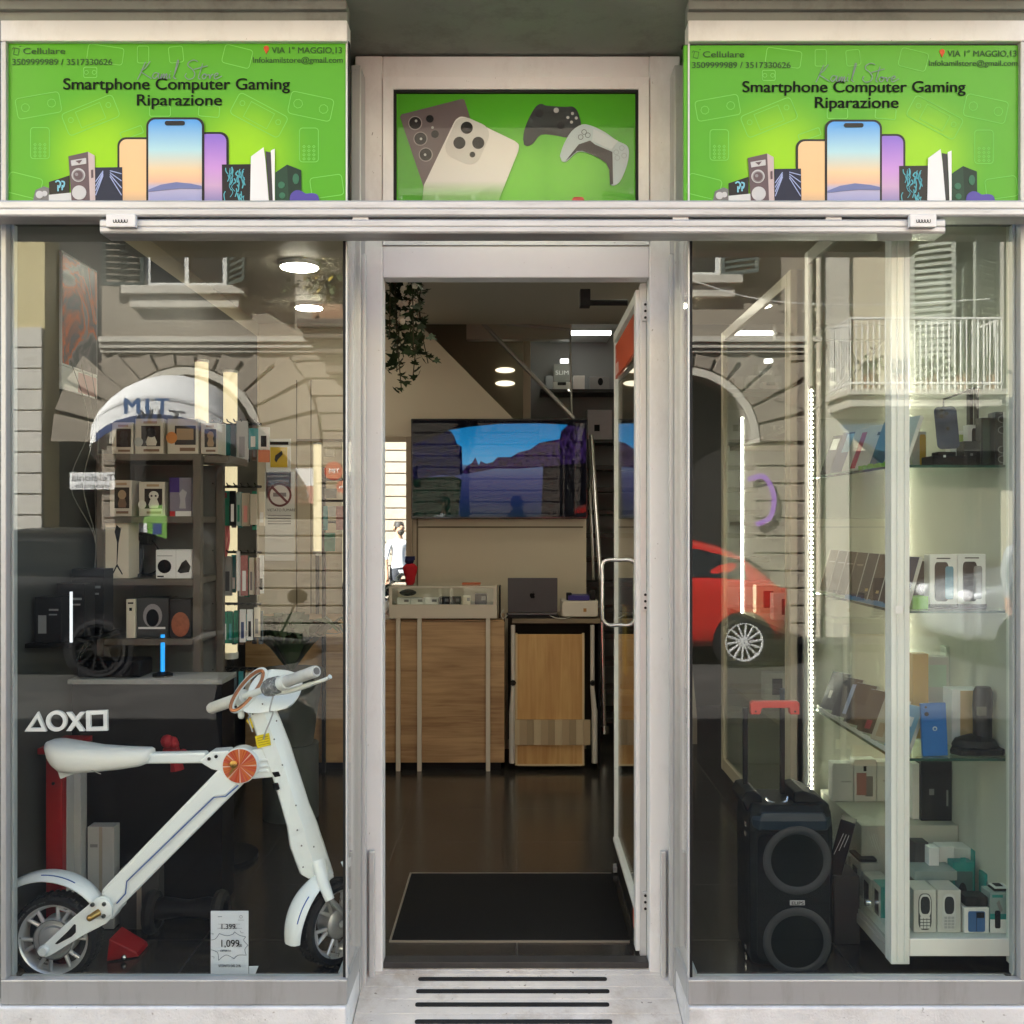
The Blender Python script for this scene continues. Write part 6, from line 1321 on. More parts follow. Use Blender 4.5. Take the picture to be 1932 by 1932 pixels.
def sem(nm, c):
    if nm in MATS: return MATS[nm]
    m_ = emit(nm, c, .05); n = m_.node_tree.nodes; l = m_.node_tree.links; p = n['Principled BSDF']
    p.inputs['Base Color'].default_value = (.003, .003, .004, 1); p.inputs['Specular IOR Level'].default_value = 0
    tc = n.new('ShaderNodeTexCoord'); mp = n.new('ShaderNodeMapping'); mp.inputs['Scale'].default_value = (34, 1, 16); l.new(tc.outputs['Object'], mp.inputs[0])
    t = n.new('ShaderNodeTexNoise'); t.inputs['Scale'].default_value = 1.2; t.inputs['Detail'].default_value = 5; l.new(mp.outputs[0], t.inputs[0])
    r = n.new('ShaderNodeMapRange'); r.inputs[1].default_value = .35; r.inputs[2].default_value = .7; r.inputs[3].default_value = .005; r.inputs[4].default_value = .11; l.new(t.outputs[0], r.inputs[0]); l.new(r.outputs[0], p.inputs['Emission Strength'])
    return m_
scr('shown_bank', [(342, 1106), (520, 1155), (545, 1165), (560, 1190), (575, 1230), (600, 1245), (605, 1390), (560, 1400), (480, 1395), (342, 1420)], sem('shown_houses', (.006, .008, .045)), .0045)
scr('shown_bank', [(1258, 1106), (1165, 1125), (1125, 1165), (1118, 1205), (1060, 1215), (1010, 1225), (960, 1260), (900, 1275), (860, 1300), (790, 1300), (765, 1325), (730, 1335), (700, 1320), (690, 1345), (672, 1300), (655, 1330), (630, 1345), (600, 1380), (620, 1390), (780, 1360), (900, 1362), (1258, 1330)], sem('shown_far_houses', (.03, .014, .07)), .0048)
scr('shown_arch', [(342, 1106), (1258, 1106), (1258, 1150), (1150, 1128), (1000, 1122), (800, 1124), (640, 1140), (530, 1158), (440, 1200), (342, 1230)], sem('shown_dark', (.004, .004, .006)), .0052)
scr('shown_water', [(342, 1410), (560, 1400), (600, 1420), (580, 1616), (342, 1616)], sem('shown_green_water', (.004, .02, .012)), .0045)
scr('shown_water', [(1030, 1350), (1120, 1300), (1258, 1330), (1258, 1616), (1020, 1616)], sem('shown_dark', (.004, .004, .006)), .0044)
m = MB(); m.box(i0.x, i1.x, TY-.0075, TY-.0065, i1.z, i0.z); m.build('glass', glass('tv_glass', .007, (1, 1, 1)), tv)
for ch in [tv]: ch.rotation_euler = (R(1.2), 0, 0)
m = MB(); m.box(-.25, .25, .03, .075, .2, .45); o = m.build('mount', BLACK, None); o.parent = tv
for _ in range(1): tv.location.y -= .012
# wall mirror, turned slightly
mx = X(743, 3.85); mr = thing('wall_mirror', 'tall wall mirror behind the counter reflecting the sunlit street', 'mirror', (mx-.06, 3.86, 0.86), None, R(2.2))
m = MB(); m.box(-.30, .145, -.012, .0, 0, 1.30); o = m.build('mirror_glass', mat('mirror_silver', (.62, .63, .62), .01, 1), None); o.parent = mr
m = MB(); m.box(.1455, .19, -.022, .008, -.04, 1.34); m.box(-.30, .1454, -.022, .008, 1.3005, 1.34); o = m.build('frame', mat('tan_frame', (.30, .24, .17), .5), None, bevel=.003); o.parent = mr

# wooden counter with a glazed display box
OAK = wood('oak_counter', (.27, .155, .070), (.46, .30, .150), 0)
cy = 3.28; FX = lambda u: X(u, cy)
ct = thing('shop_counter', 'oak panelled shop counter with a glazed white display box on top', 'counter', (FX(830), 3.5, 0))
m = MB(); m.box(-1.75, FX(952), cy, cy+.03, .05, Zp(1173, cy)); m.build('front_panel', OAK, ct, bevel=.002)
m = MB(); m.box(-1.75, FX(950), cy+.031, 3.75, Zp(1173, cy)-.02, Zp(1170, cy)); m.build('top', OAK, ct, bevel=.002)
m = MB(); m.box(FX(949)-.02, FX(951), cy+.031, 3.75, .05, Zp(1173, cy)-.021); m.build('end_panel', DKF, ct)
m = MB(); m.box(-1.75, FX(945), cy+.04, 3.7, 0, .049); m.build('plinth', BLACK, ct)
WHL = mat('warm_white_metal', (.60, .55, .46), .4)
zb, zt_ = Zp(1166, cy), Zp(1106, cy)
db = thing('display_case', 'warm white metal display case with a glazed front holding small phone parts', 'display case', (FX(837), 3.45, 0))
for u in (752, 792, 921):
    m = MB(); m.box(FX(u-4), FX(u+4), cy-.03, cy-.006, 0, zb-.0); m.build('leg', WHL, db, bevel=.002)
x0, x1 = FX(735), FX(938)
m = MB(); m.box(x0, x1, cy-.03, 3.62, zb, zb+.012); m.box(x0, x1, cy-.03, cy-.015, zb+.012, Zp(1140, cy)); m.box(x0, x0+.02, cy-.03, cy-.01, Zp(1140, cy), zt_); m.box(x1-.025, x1, cy-.03, cy-.01, Zp(1140, cy), zt_); m.box(x0, x1, cy-.029, cy-.012, zt_-.012, zt_)
m.box(x0, x0+.015, cy-.009, 3.62, zb+.012, zt_); m.box(x1-.015, x1, cy-.009, 3.62, zb+.012, zt_); m.box(x0+.016, x1-.016, 3.60, 3.62, zb+.012, zt_); m.build('case', WHL, db, bevel=.001, seg=1)
m = MB(); m.box(x0, x1, cy-.011, 3.62, zt_+.0005, zt_+.006); m.box(x0+.02, x1-.025, cy-.024, cy-.020, Zp(1140, cy), zt_-.012); m.build('pane', CLEAR, db)
m = MB(); m.box(x0+.016, x1-.016, cy-.008, 3.6, Zp(1141, cy)-.004, Zp(1141, cy)); m.build('inner_shelf', WHL, db)
zs = Zp(1141, cy)
parts_ = [(748, 773, 12, PAPER, 'white carton row end in the display case'), (774, 799, 12, PAPER, 'white carton beside the row end in the display case'), (800, 826, 12, PAPER, 'third white carton along the display case'), (828, 848, 14, BLACK, 'black flat gadget in the display case'), (850, 868, 14, mat('charcoal_carton', (.05, .05, .052)), 'charcoal gadget beside the black one in the display case'), (872, 888, 16, CREAM, 'cream earphone case in the display case'), (896, 918, 20, mat('dark_equipment', (.02, .02, .022)), 'dark bundle of adapters at the end of the display case')]
for u0, u1, h, c, lab in parts_: retail_box('small_goods', lab, 'gadget', FX(u0), FX(u1), cy+.02, .08, zs+.0005, zs+h*.0034, c, 'goods inside the display case', (lambda add: add('label_patch', GREYINK, rc(.55, .9, .4, .8))), .002)
m = MB(); m.ball((FX(768), cy+.05, zs+.075), .055, .04, .022); tag(m.build('dark_pouch', mat('dark_pouch', (.03, .03, .025), .6), smooth=True), 'small dark pouch lying over the white cartons in the display case', 'pouch')
hp = thing('heart_plush', 'red heart-shaped plush with a navy top on the display case', 'plush toy', (FX(772), cy+.06, zt_+.006))
m = MB(); c = Vector((FX(772), cy+.06, zt_+.006))
m.loft([[c+Vector((w*math.cos(R(a)), .6*w*math.sin(R(a)), z)) for a in range(0, 360, 30)] for w, z in ((.022, 0), (.030, .015), (.034, .05), (.045, .09), (.048, .115), (.030, .135), (.012, .14))]); m.build('heart', mat('red_plush', (.42, .012, .02), .8), hp, smooth=True)
m = MB(); m.ball(c+Vector((-.005, 0, .155)), .030, .025, .026); m.box(c.x-.03, c.x+.03, c.y-.02, c.y+.02, c.z+.16, c.z+.185); m.build('navy_top', mat('navy_plush', (.012, .014, .06), .8), hp, smooth=True)
m = MB(); m.box(FX(870), FX(905), cy+.1, cy+.2, zt_+.0065, zt_+.013); tag(m.build('orange_leaflet', mat('orange_leaflet', (.6, .14, .05), .5)), 'flat orange leaflet lying on the display case top', 'leaflet')
m = MB(); cc = (FX(728), cy+.1, Zp(1172, cy)+.055)
for i in range(8): m.ball(Vector(cc)+Vector((rr.uniform(-.05, .05), rr.uniform(-.04, .04), rr.uniform(-.04, .05))), rr.uniform(.02, .04), n=8, m=5)
tag(m.build('paper_bag', mat('white_crumpled', (.74, .74, .74), .7), smooth=False), 'crumpled white paper bag on the counter end by the mirror', 'bag')

# desk with laptop and label printer
dy = 3.30; DX = lambda u: X(u, dy)
dkt = Zp(1168, dy)
dsk_ = thing('desk', 'dark topped desk holding the laptop and the label printer', 'desk', (DX(1042), 3.55, 0))
m = MB(); m.box(DX(937)+.10, DX(1133), dy, 3.86, dkt-.028, dkt); m.build('top', wood('dark_oak', (.11, .08, .045), (.19, .14, .08), 0), dsk_, bevel=.002)
m = MB(); m.box(DX(1129), DX(1133), dy+.02, 3.84, 0, dkt-.029); m.build('end_panel', DKF, dsk_)
m = MB(); m.box(DX(957), DX(1128), 3.75, 3.77, .1, dkt-.029); m.build('back_panel', mat('dark_brown_panel', (.04, .03, .02), .6), dsk_)
lp = thing('laptop', 'space grey laptop standing open with its lid towards the door', 'laptop', (DX(1004), dy+.1, dkt))
m = MB(); LX0, LX1 = X(958, dy+.05), X(1052, dy+.05); th = R(12); L = .232
base_y = dy+.07
m.prism_x([(base_y+.0, dkt+.036), (base_y+.006, dkt+.036), (base_y+.006-math.sin(th)*L*.3, dkt+.036+math.cos(th)*L), (base_y-math.sin(th)*L*.3, dkt+.036+math.cos(th)*L)], LX0, LX1)
lid = m.build('lid', mat('space_grey', (.075, .075, .08), .35, .5, .03, 9), lp, bevel=.004)
m = MB(); m.box(LX0, LX1, base_y, base_y+.22, dkt+.018, dkt+.034); m.build('keyboard_base', mat('space_grey', (.075, .075, .08)), lp, bevel=.004)
m = MB(); m.box(LX0-.01, LX1+.01, base_y-.03, base_y+.2, dkt, dkt+.017); m.build('stand', BLACK, lp, bevel=.002)
m = MB(); lc = Vector(((LX0+LX1)/2, base_y-math.sin(th)*L*.15-.0015, dkt+.036+math.cos(th)*L*.5))
ap = [(-.006, .012), (-.012, .014), (-.017, .009), (-.019, .0), (-.017, -.010), (-.010, -.019), (-.004, -.020), (0, -.0185), (.004, -.020), (.010, -.018), (.015, -.010), (.011, -.005), (.0105, .002), (.0145, .007), (.010, .013), (.004, .0135), (0, .0118)]
m.prism([lc+Vector((x, -y*math.tan(th*.3)*0, y)) for x, y in ap], [lc+Vector((x, .002, y)) for x, y in ap]); lf = [(0, .016), (.001, .022), (.006, .026), (.006, .020)]; m.prism([lc+Vector((x, 0, y)) for x, y in lf], [lc+Vector((x, .002, y)) for x, y in lf]); m.build('lid_logo', mat('logo_black', (.006, .006, .007), .5, spec=.05), lid)
m = MB(); m.box(DX(941), DX(944), dy+.05, dy+.2, dkt, dkt+.21); tag(m.build('slim_router', BLACK, bevel=.003), 'slim upright black box standing beside the laptop', 'device')
lpr = thing('label_printer', 'white desktop printer with a dark blue tray beside the laptop', 'printer', (DX(1095), dy+.1, dkt))
m = MB(); x0, x1 = DX(1058), DX(1131); m.loft([[Vector((x0+i, dy+.02+j, z)) for i, j in ((k, 0), (x1-x0-k, 0), (x1-x0-.004, .03), (x1-x0-.004, .22), (x1-x0-k, .25), (k, .25), (.004, .22), (.004, .03))] for z, k in ((dkt+.012, .02), (dkt+.03, .008), (dkt+.09, .008), (dkt+.115, .018))]); pb_ = m.build('body', mat('ivory_plastic', (.58, .53, .45), .4), lpr, bevel=.006, smooth=True)
m = MB(); m.box(x0+.05, x1-.06, dy+.05, dy+.2, dkt+.116, dkt+.15); m.build('tray', mat('deep_blue_plastic', (.02, .018, .16), .35), lpr, bevel=.004)
m = MB(); m.box(x0+.04, x0+.075, dy+.06, dy+.12, dkt+.116, dkt+.165); m.box(x1-.055, x1-.02, dy+.06, dy+.12, dkt+.116, dkt+.18); m.build('paper_guide', BLACK, lpr, bevel=.004)
m = MB(); xc = DX(1104); m.box(xc-.010, xc+.010, dy+.0175, dy+.0195, dkt+.045, dkt+.068); m.build('button', mat('orange_brown', (.35, .16, .04), .4), pb_)
m = MB(); m.tube(smoothline([(x0+.06, dy+.03, dkt+.01), (x0+.03, dy-.01, dkt+.006), (x0-.03, dy+.01, dkt+.006), (x0-.07, dy+.05, dkt+.02)], 5), .003, 6); m.tube(smoothline([(DX(957), dy+.04, dkt+.02), (DX(949), dy+.01, dkt+.004), (DX(945), dy+.04, dkt+.03), (DX(950), dy+.1, dkt+.05)], 5), .003, 6); tag(m.build('white_lead', mat('white_cable', (.6, .6, .55))), 'white leads curling over the desk top by the laptop', 'cable')
# folded table leaning under the desk
fy = 3.24; GX = lambda u: X(u, fy)
ftb = thing('folding_table', 'pine topped folding table with pale metal legs stored upright under the desk', 'folding table', (GX(1042), fy+.05, 0))
PINE = wood('pine_board', (.40, .21, .065), (.54, .33, .125), 2, 2.2)
m = MB(); m.box(GX(976), GX(1101), fy+.03, fy+.055, Zp(1444, fy)+.0, Zp(1198, fy)); tp = m.build('top_panel', PINE, ftb, bevel=.002)
m = MB()
for u in (972, 1099): m.box(GX(u), GX(u+4.2), fy+.026, fy+.058, Zp(1446, fy), Zp(1196, fy))
m.box(GX(976.4), GX(1098.8), fy+.026, fy+.058, Zp(1447, fy), Zp(1443.5, fy)); m.build('edging', mat('pale_wood_edge', (.56, .44, .27), .5), tp)
m = MB(); n = 11; a0, a1 = GX(967), GX(1114)
def striped():
    for i in range(n):
        m.k = i % 3; m.box(a0+(a1-a0)*i/n+.0004, a0+(a1-a0)*(i+1)/n-.0004, fy+.004, fy+.025, Zp(1406, fy), Zp(1359, fy))
striped(); m.build('slatted_rail', [mat('slat_pale', (.46, .37, .24), .5), mat('slat_mid', (.38, .29, .18), .5), mat('slat_dark', (.30, .23, .14), .5)], ftb)
LEGM = mat('pale_tube', (.55, .52, .47), .35, .2)
for u0, u1, vv in ((965, 963, 1440), (1115, 1119, 1440)):
    m = MB(); m.tube([(GX(u0+3), fy+.015, Zp(1180, fy)), (GX(u0+3), fy+.015, Zp(1300, fy)), (GX(u1+3), fy+.010, Zp(1345, fy)), (GX(u1+3), fy+.010, Zp(vv, fy))], [.014, .014, .019, .019], 12); lg_ = m.build('leg', LEGM, ftb, smooth=True)
    m = MB(); m.lathe([(.018, 0), (.02, .01), (.012, .025)], (GX(u0+3), fy-.003, Zp(1288, fy)), (0, -1, 0), 7); m.build('knob', BLACK, lg_)
# staircase beyond, with handrail
st_ = thing('staircase', 'dark open-tread staircase with chrome handrail beyond the television wall', 'staircase', (.8, 4.8, 0))
DT = mat('dark_tread', (.02, .018, .016), .4)
for i in range(11):
    z = .18+i*.19; y = 4.1+i*.125
    m = MB(); m.box(.50, 1.25, y, y+.26, z-.04, z); m.build('tread', DT, st_, bevel=.004)
m = MB(); m.prism_x([(4.06, 0), (4.22, 0), (5.55, 2.08), (5.55, 2.32), (5.4, 2.25), (4.06, .2)], 1.255, 1.30); m.build('stringer', mat('pale_stringer', (.36, .33, .28), .5), st_)
m = MB(); m.tube([(X(1116, 3.95), 3.98, Zp(820, 3.95)), (X(1134, 3.9), 3.93, Zp(1095, 3.9)), (X(1140, 3.85), 3.88, Zp(1375, 3.85))], .016, 10); m.tube([(X(1110, 3.98), 4.0, Zp(830, 3.95)), (X(1120, 3.95), 3.95, Zp(1095, 3.9))], .010, 8); m.lathe([(.035, 0), (.035, .05)], (X(1140, 3.85), 3.88, Zp(1385, 3.85)), (0, 0, 1), 14); m.build('handrail', CHROME, st_, smooth=True)
# upstairs balustrade, beam, post, back shelves
bl = thing('stair_balustrade', 'slanted grey metal rail with glass panel above the television', 'balustrade', (.1, 4.3, 2.4))
m = MB(); m.tube([(X(908, 4.3), 4.3, Zp(607, 4.3)), (X(1083, 4.3), 4.3, Zp(790, 4.3))], .016, 10); m.tube([(X(908, 4.3), 4.3, Zp(607, 4.3)), (X(1076, 4.3), 4.32, Zp(621, 4.3))], .012, 10); m.tube([(X(1076, 4.3), 4.32, Zp(621, 4.3)), (X(1079, 4.3), 4.32, Zp(785, 4.3))], .007, 8); m.build('rail', mat('brushed_rail', (.40, .39, .36), .35, .6), bl, smooth=True)
m = MB(); m.prism_y([(X(912, 4.3), Zp(609, 4.3)), (X(1074, 4.3), Zp(623, 4.3)), (X(1076, 4.3), Zp(778, 4.3))], 4.312, 4.318); m.build('pane', CLEAR, bl)
m = MB(); m.box(X(880, 4.9), X(1078, 4.9), 4.9, 5.0, Zp(640, 4.9), Zp(605, 4.9)); m.build('beam', CEIL, bld)
m = MB(); m.box(X(987, 5), X(1001, 5), 5.0, 5.06, 1.9, 3.35); tag(m.build('column_post', WALLB, bevel=.003), 'slim beige post between the dark wall and the grey shelf wall upstairs', 'post')
shy = 5.28
for k, (v, lab) in enumerate(((734, 'black wall shelf with small boxed gadgets under the light bar'), (829, 'second black wall shelf just above the stair treads'))):
    s_ = tag(MB().box(X(1020 if k == 0 else 1005, shy), X(1165, shy), shy, 5.6, Zp(v, shy)-.03, Zp(v, shy)).build('wall_shelf', mat('black_shelf', (.012, .012, .012), .4), bevel=.002), lab, 'shelf')
z1 = Zp(734, shy)+.0005; z2 = Zp(829, shy)+.0005; GB = mat('grey_carton', (.34, .35, .36), .5, 0, .06, 6); GB2 = mat('lilac_grey_carton', (.38, .37, .40), .45, 0, .1, 5)
shelfbox = [(1030, 1060, 30, GB, z1, 'grey carton at the rail end of the upper wall shelf', None), (1044, 1076, 52, mat('dark_label_carton', (.16, .165, .15), .5), z1, 'taller dark labelled carton behind the upper shelf gadgets', 'SLIM'), (1082, 1103, 26, PAPER, z1, 'small white carton in the middle of the upper wall shelf', None), (1112, 1150, 24, GB, z1, 'grey carton with a black round camera, upper wall shelf', 'o'),
            (1044, 1076, 14, PAPER, z1, 'low white carton carrying a black gadget on the upper shelf', 'x'), (1108, 1155, 56, GB2, z2, 'big lilac-grey carton with a black square on the lower wall shelf', 's'), (1030, 1074, 30, GB, z2, 'grey carton behind the slanted rail on the lower wall shelf', 'ST')]
for k, (u0, u1, h, c, z, lab, art) in enumerate(shelfbox):
    yy = shy+.02+(.14 if k in (1,) else .0 if k != 0 else .15)
    retail_box('boxed_gadget', lab, 'carton', X(u0, yy), X(u1, yy), yy, .12, z, z+h*.00445, c, 'cartons on the upstairs wall shelves', (lambda add, art=art: (add('dark_mark', INK, circ(.55, .6, .13, 16, .3)) if art == 'o' else add('dark_mark', INK, rc(.28, .5, .28, .5)) if art == 's' else add('dark_mark', INK, rc(.25, .75, .55, .98)) if art == 'x' else print_text(add, art, .12, .62, .05, PAPER, .11))) if art else None)
lbar = tag(MB().box(X(1041, 5.2), X(1153, 5.2), 5.2, 5.26, Zp(630, 5.2), Zp(624, 5.2)).build('light_bar', emit('cool_bar', (1, .96, .84), 1.2)), 'thin glowing light bar over the upstairs shelves', 'light')
m = MB(); m.box(X(1041, 5.2), X(1153, 5.2), 5.262, 5.6, Zp(630, 5.2), Zp(624, 5.2)); m.build('bracket', ALUG, lbar)
dn = tag(MB().lathe([(.035, 0), (.035, .03)], (X(1066, 5.2), 5.3, Zp(681, 5.2)), (0, 0, 1), 16).build('spot_lamp', emit('spot_glow', (1, .98, .9), .8)), 'tiny round spot lamp glowing above the dark labelled carton', 'light')
# ceiling lights
for k, (u, v, r_, lab) in enumerate(((565, 496, .105, 'large round ceiling light seen through the window with the bicycle'), (583, 574, .09, 'farther round ceiling light behind the planter reflection'))):
    Y = 1.4*1932/(985-v); y = Y-CAMD; x = (u-975)*Y/1932
    t = thing('ceiling_light', lab, 'ceiling light', (x, y, 2.975), 'round ceiling lights')
    m = MB(); m.lathe([(r_, .0), (r_, .024)], (x, y, 2.976), (0, 0, 1), 32); m.build('rim', WHITE, t)
    m = MB(); m.lathe([(r_*.93, -.006), (r_*.93, .0)], (x, y, 2.976), (0, 0, 1), 32); m.build('diffuser', emit('ceiling_glow', (1, .93, .74), 5.5), t)
for k, (x, y) in enumerate(((.62, 1.3), (1.0, 3.2), (-.35, 1.15))):  # the light above the door mat is added, hidden by the door head
    t = thing('ceiling_light', ['round ceiling light nearest the trolley speaker window', 'round ceiling light towards the second phone cabinet', 'added round ceiling light above the door mat, out of view'][k], 'ceiling light', (x, y, 2.975), 'round ceiling lights')
    MB().lathe([(.1, .0), (.1, .024)], (x, y, 2.976), (0, 0, 1), 32).build('rim', WHITE, t); MB().lathe([(.093, -.006), (.093, .0)], (x, y, 2.976), (0, 0, 1), 32).build('diffuser', emit('ceiling_glow', (1, .93, .74), 5.5), t)
for u, v in ((953, 698), (953, 723)):
    x, z = X(u, 5.58), Zp(v, 5.58); m = MB(); m.lathe([(.085, 0), (.085, .012)], (x, 5.586, z), (0, 1, 0), 24)
    for i in range(len(m.v)): a = m.v[i]; m.v[i] = (a[0], a[1], z+(a[2]-z)*.28)
    tag(m.build('wall_lamp', emit('dim_wall_lamp', (1, .9, .66), .16)), ('upper' if v < 700 else 'lower')+' of two flat oval wall lamps on the dark stairwell wall', 'wall lamp')
# door mat
mt_ = thing('door_mat', 'black rubber door mat with a thin pale metal edge inside the entrance', 'door mat', (0, .95, 0))
m = MB(); m.box(-.478, .43, .585, 1.33, 0.0005, .005); m.build('mat', mat('black_mat', (.006, .006, .006), .9, 0, .3, 90, .6, 220), mt_)
m = MB(); m.box(-.486, -.479, .575, 1.337, .0005, .006); m.box(-.4785, .43, .575, .5845, .0005, .006); m.box(-.4785, .43, 1.3305, 1.337, .0005, .006); m.build('edging', mat('pale_mat_edge', (.32, .29, .24), .4, .5), mt_)
m = MB(); c = P(1168, 1645, 1.36); m.prism_z([(c.x-.03, 1.33), (c.x+.03, 1.34), (c.x+.02, 1.40), (c.x-.025, 1.39)], .0065, .03); tag(m.build('door_wedge', mat('grey_wedge', (.30, .29, .28), .6), bevel=.004), 'small grey wedge holding the glass door at the mat corner', 'wedge')
# hanging ivy
iv = thing('hanging_ivy', 'dark trailing ivy with pale blossoms hanging from the shop ceiling by the door', 'plant', (X(745, .95), .95, 2.9))
m = MB(); rr = random.Random(33); stems = []
for k in range(13):
    x = X(rr.uniform(716, 785), .95); y = .95+rr.uniform(-.10, .12); L = rr.choice((.22, .3, .36, .42, .30)); 
    if k == 0: x = X(765, .9); L = .44
    if k == 1: x = X(785, .9); L = .38
    if k == 2: x = X(748, .9); L = .52
    pts = smoothline([(x, y, 2.78), (x+rr.uniform(-.02, .02), y, 2.70), (x+rr.uniform(-.03, .05), y, 2.66-L*.4), (x+rr.uniform(-.02, .06), y, 2.66-L)], 5); stems.append(pts); m.tube(pts, .0025, 5)
m.build('stem', mat('ivy_stem', (.05, .04, .02), .7), iv)
m = MB()
IV = [(0, 0), (.22, -.10), (.55, .02), (.34, .28), (.46, .55), (.16, .5), (0, 1.0), (-.16, .5), (-.46, .55), (-.34, .28), (-.55, .02), (-.22, -.10)]
for pts in stems:
    for i, p in enumerate(pts):
        for _ in range(3 if i < 8 else 2):
            s_ = rr.uniform(.035, .062); q_ = Matrix.Rotation(rr.uniform(-.9, .9), 3, 'Z') @ Matrix.Rotation(rr.uniform(-1, 1), 3, 'Y') @ Matrix.Rotation(rr.uniform(1.0, 2.6)+1.4, 3, 'X')
            o_ = Vector(p)+Vector((rr.uniform(-.03, .03), rr.uniform(-.03, .03), rr.uniform(-.02, .02)))
            m.add([o_ + q_ @ Vector((a*s_, b*s_, -.15*s_*abs(a))) for a, b in IV], [tuple(range(12))])
m.build('foliage', mat('ivy_leaf', (.022, .036, .014), .7, 0, .35, 9, spec=.12), iv)
m = MB()
for _ in range(70):
    c = Vector((X(772, .9)+rr.gauss(0, .018), .9+rr.gauss(0, .02), rr.uniform(2.42, 2.62))); s_ = rr.uniform(.008, .016)
    m.face([c+Vector((s_*math.cos(t+_), rr.uniform(-.006, .006), s_*math.sin(t+_))) for t in (0, 1.2, 2.5, 3.7, 5)])
m.build('blossom', mat('cream_petal', (.66, .60, .50), .7), iv)

# ================================================================ behind the other window: phone cabinets and trolley speaker
CABW = mat('white_cabinet_frame', (.72, .75, .70), .35, 0, .03, 4)
CABI = mat('pale_cabinet_lining', (.52, .52, .46), .5, 0, .03, 3)
SHG = glass('shelf_glass', .06, (.86, .95, .90)); GE = mat('green_glass_edge', (.02, .07, .05), .15)
cb = thing('display_cabinet', 'tall white framed glass cabinet of phone boxes right behind the window', 'display cabinet', (1.5, .7, .08))
kx0, kx1, ky0, ky1, kt = 1.287, 1.748, .20, 1.26, 2.80
m = MB()
for x0, x1, y0, y1 in ((kx0, kx0+.064, ky0, ky0+.03), (kx1-.052, kx1, ky0, ky0+.03), (kx0, kx0+.02, ky1-.05, ky1), (kx1-.03, kx1, ky1-.03, ky1)): m.box(x0, x1, y0, y1, .079, kt)
for x in (kx0+.018, kx0+.044): m.box(x, x+.006, ky0-.006, ky0-.0005, .09, kt)
m.box(kx0, kx0+.03, ky0+.031, ky0+.06, .079, kt); m.build('post', CABW, cb, bevel=.003)
m = MB(); m.box(kx0+.0645, kx1-.0525, ky0+.002, ky0+.03, .106, .166); m.box(kx0+.0645, kx1-.0525, ky0+.002, ky0+.03, kt-.06, kt); m.build('front_rail', CABW, cb, bevel=.003)
m = MB(); m.box(kx0+.001, kx0+.02, ky0+.061, ky1-.051, .082, .118); m.box(kx0+.006, kx0+.026, ky0+.061, ky1-.051, .1185, .135); m.box(kx0+.001, kx0+.02, ky0+.061, ky1-.051, kt-.06, kt); m.build('side_rail', mat('grey_rail', (.42, .42, .38), .35, .2), cb, bevel=.003)
m = MB(); m.box(kx0+.02, kx1-.02, ky0+.031, ky1-.03, .10, .165); m.build('base_board', CABW, cb)
m = MB(); m.box(kx0+.021, kx1-.031, ky1-.028, ky1-.014, .166, kt); m.build('back_panel', CABI, cb)
m = MB(); m.box(kx1-.029, kx1-.018, ky0+.031, ky1-.031, .166, kt); m.build('end_panel', CABI, cb)
m = MB(); m.box(kx0+.065, kx1-.053, ky0+.012, ky0+.016, .167, kt-.061); m.box(kx0+.009, kx0+.013, ky0+.062, ky1-.052, .136, kt-.061); m.build('pane', CLEAR, cb)
SHZ = (1.798, 1.293, .780)
for z in SHZ:
    m = MB(); m.box(kx0+.028, kx1-.032, ky0+.034, ky1-.04, z-.009, z); s_ = m.build('glass_shelf', SHG, cb)
    m = MB(); m.box(kx0+.066, kx1-.054, ky0+.0315, ky0+.0338, z-.009, z); m.box(kx0+.0255, kx0+.0278, ky0+.065, ky1-.055, z-.009, z); m.build('edge', GE, s_)
m = MB(); x, y = kx0+.010, ky1-.062
for i in range(88): m.box(x, x+.005, y-.002, y+.003, .40+i*.0204, .40+i*.0204+.010)
m.build('light_strip', emit('strip_led', (1, .93, .72), 10), cb)
m = MB(); m.box(x-.002, x+.014, y+.004, y+.012, .39, 2.2); m.build('strip_backing', BLACK, cb)
m = MB()
for i in range(60): m.box(kx1-.040, kx1-.034, ky1-.040, ky1-.034, .30+i*.036, .30+i*.036+.016)
m.build('light_strip', emit('strip_led', (1, .93, .72), 10), cb)
m = MB(); m.lathe([(.012, 0), (.012, .016), (.008, .018)], (kx0+.002, .42, .21), (-1, 0, 0), 14); m.build('lock', CHROME, cb, smooth=True)
m = MB(); m.box(X(1690, .19), X(1704, .19), .1925, .1935, Zp(1158, .19), Zp(1143, .19)); bs = m.build('barcode_sticker', PAPER, cb)
# second cabinet further in
cb2 = thing('display_cabinet', 'cream framed cabinet farther inside, behind the red speaker handle', 'display cabinet', (1.5, 2.1, .1))
CRF = mat('cream_frame', (.54, .49, .37), .4, 0, .03, 4)
m = MB()
for y0, y1, w in ((1.34, 1.40, .06), (1.41, 1.44, .03), (2.86, 2.92, .02)): m.box(1.245, 1.245+w, y0, y1, .1, 2.75)
m.build('post', CRF, cb2, bevel=.004)
m = MB(); m.box(1.247, 1.275, 1.441, 2.859, .1, .17); m.box(1.247, 1.275, 1.441, 2.859, 2.69, 2.75); m.build('rail', CRF, cb2, bevel=.003)
m = MB(); m.box(1.276, 1.75, 1.40, 2.9, .1, .13); m.box(1.276, 1.75, 1.34, 1.352, .131, 2.75); m.box(1.74, 1.752, 1.353, 2.9, .131, 2.75); m.box(1.276, 1.739, 2.9, 2.912, .131, 2.75); m.build('lining', CABI, cb2)
for z in (.62, 1.08, 1.6, 2.05):
    m = MB(); m.box(1.29, 1.735, 1.45, 2.88, z-.02, z); m.build('shelf_board', CRF, cb2)
m = MB(); m.box(1.258, 1.262, 1.441, 2.859, .171, 2.689); m.build('pane', CLEAR, cb2)
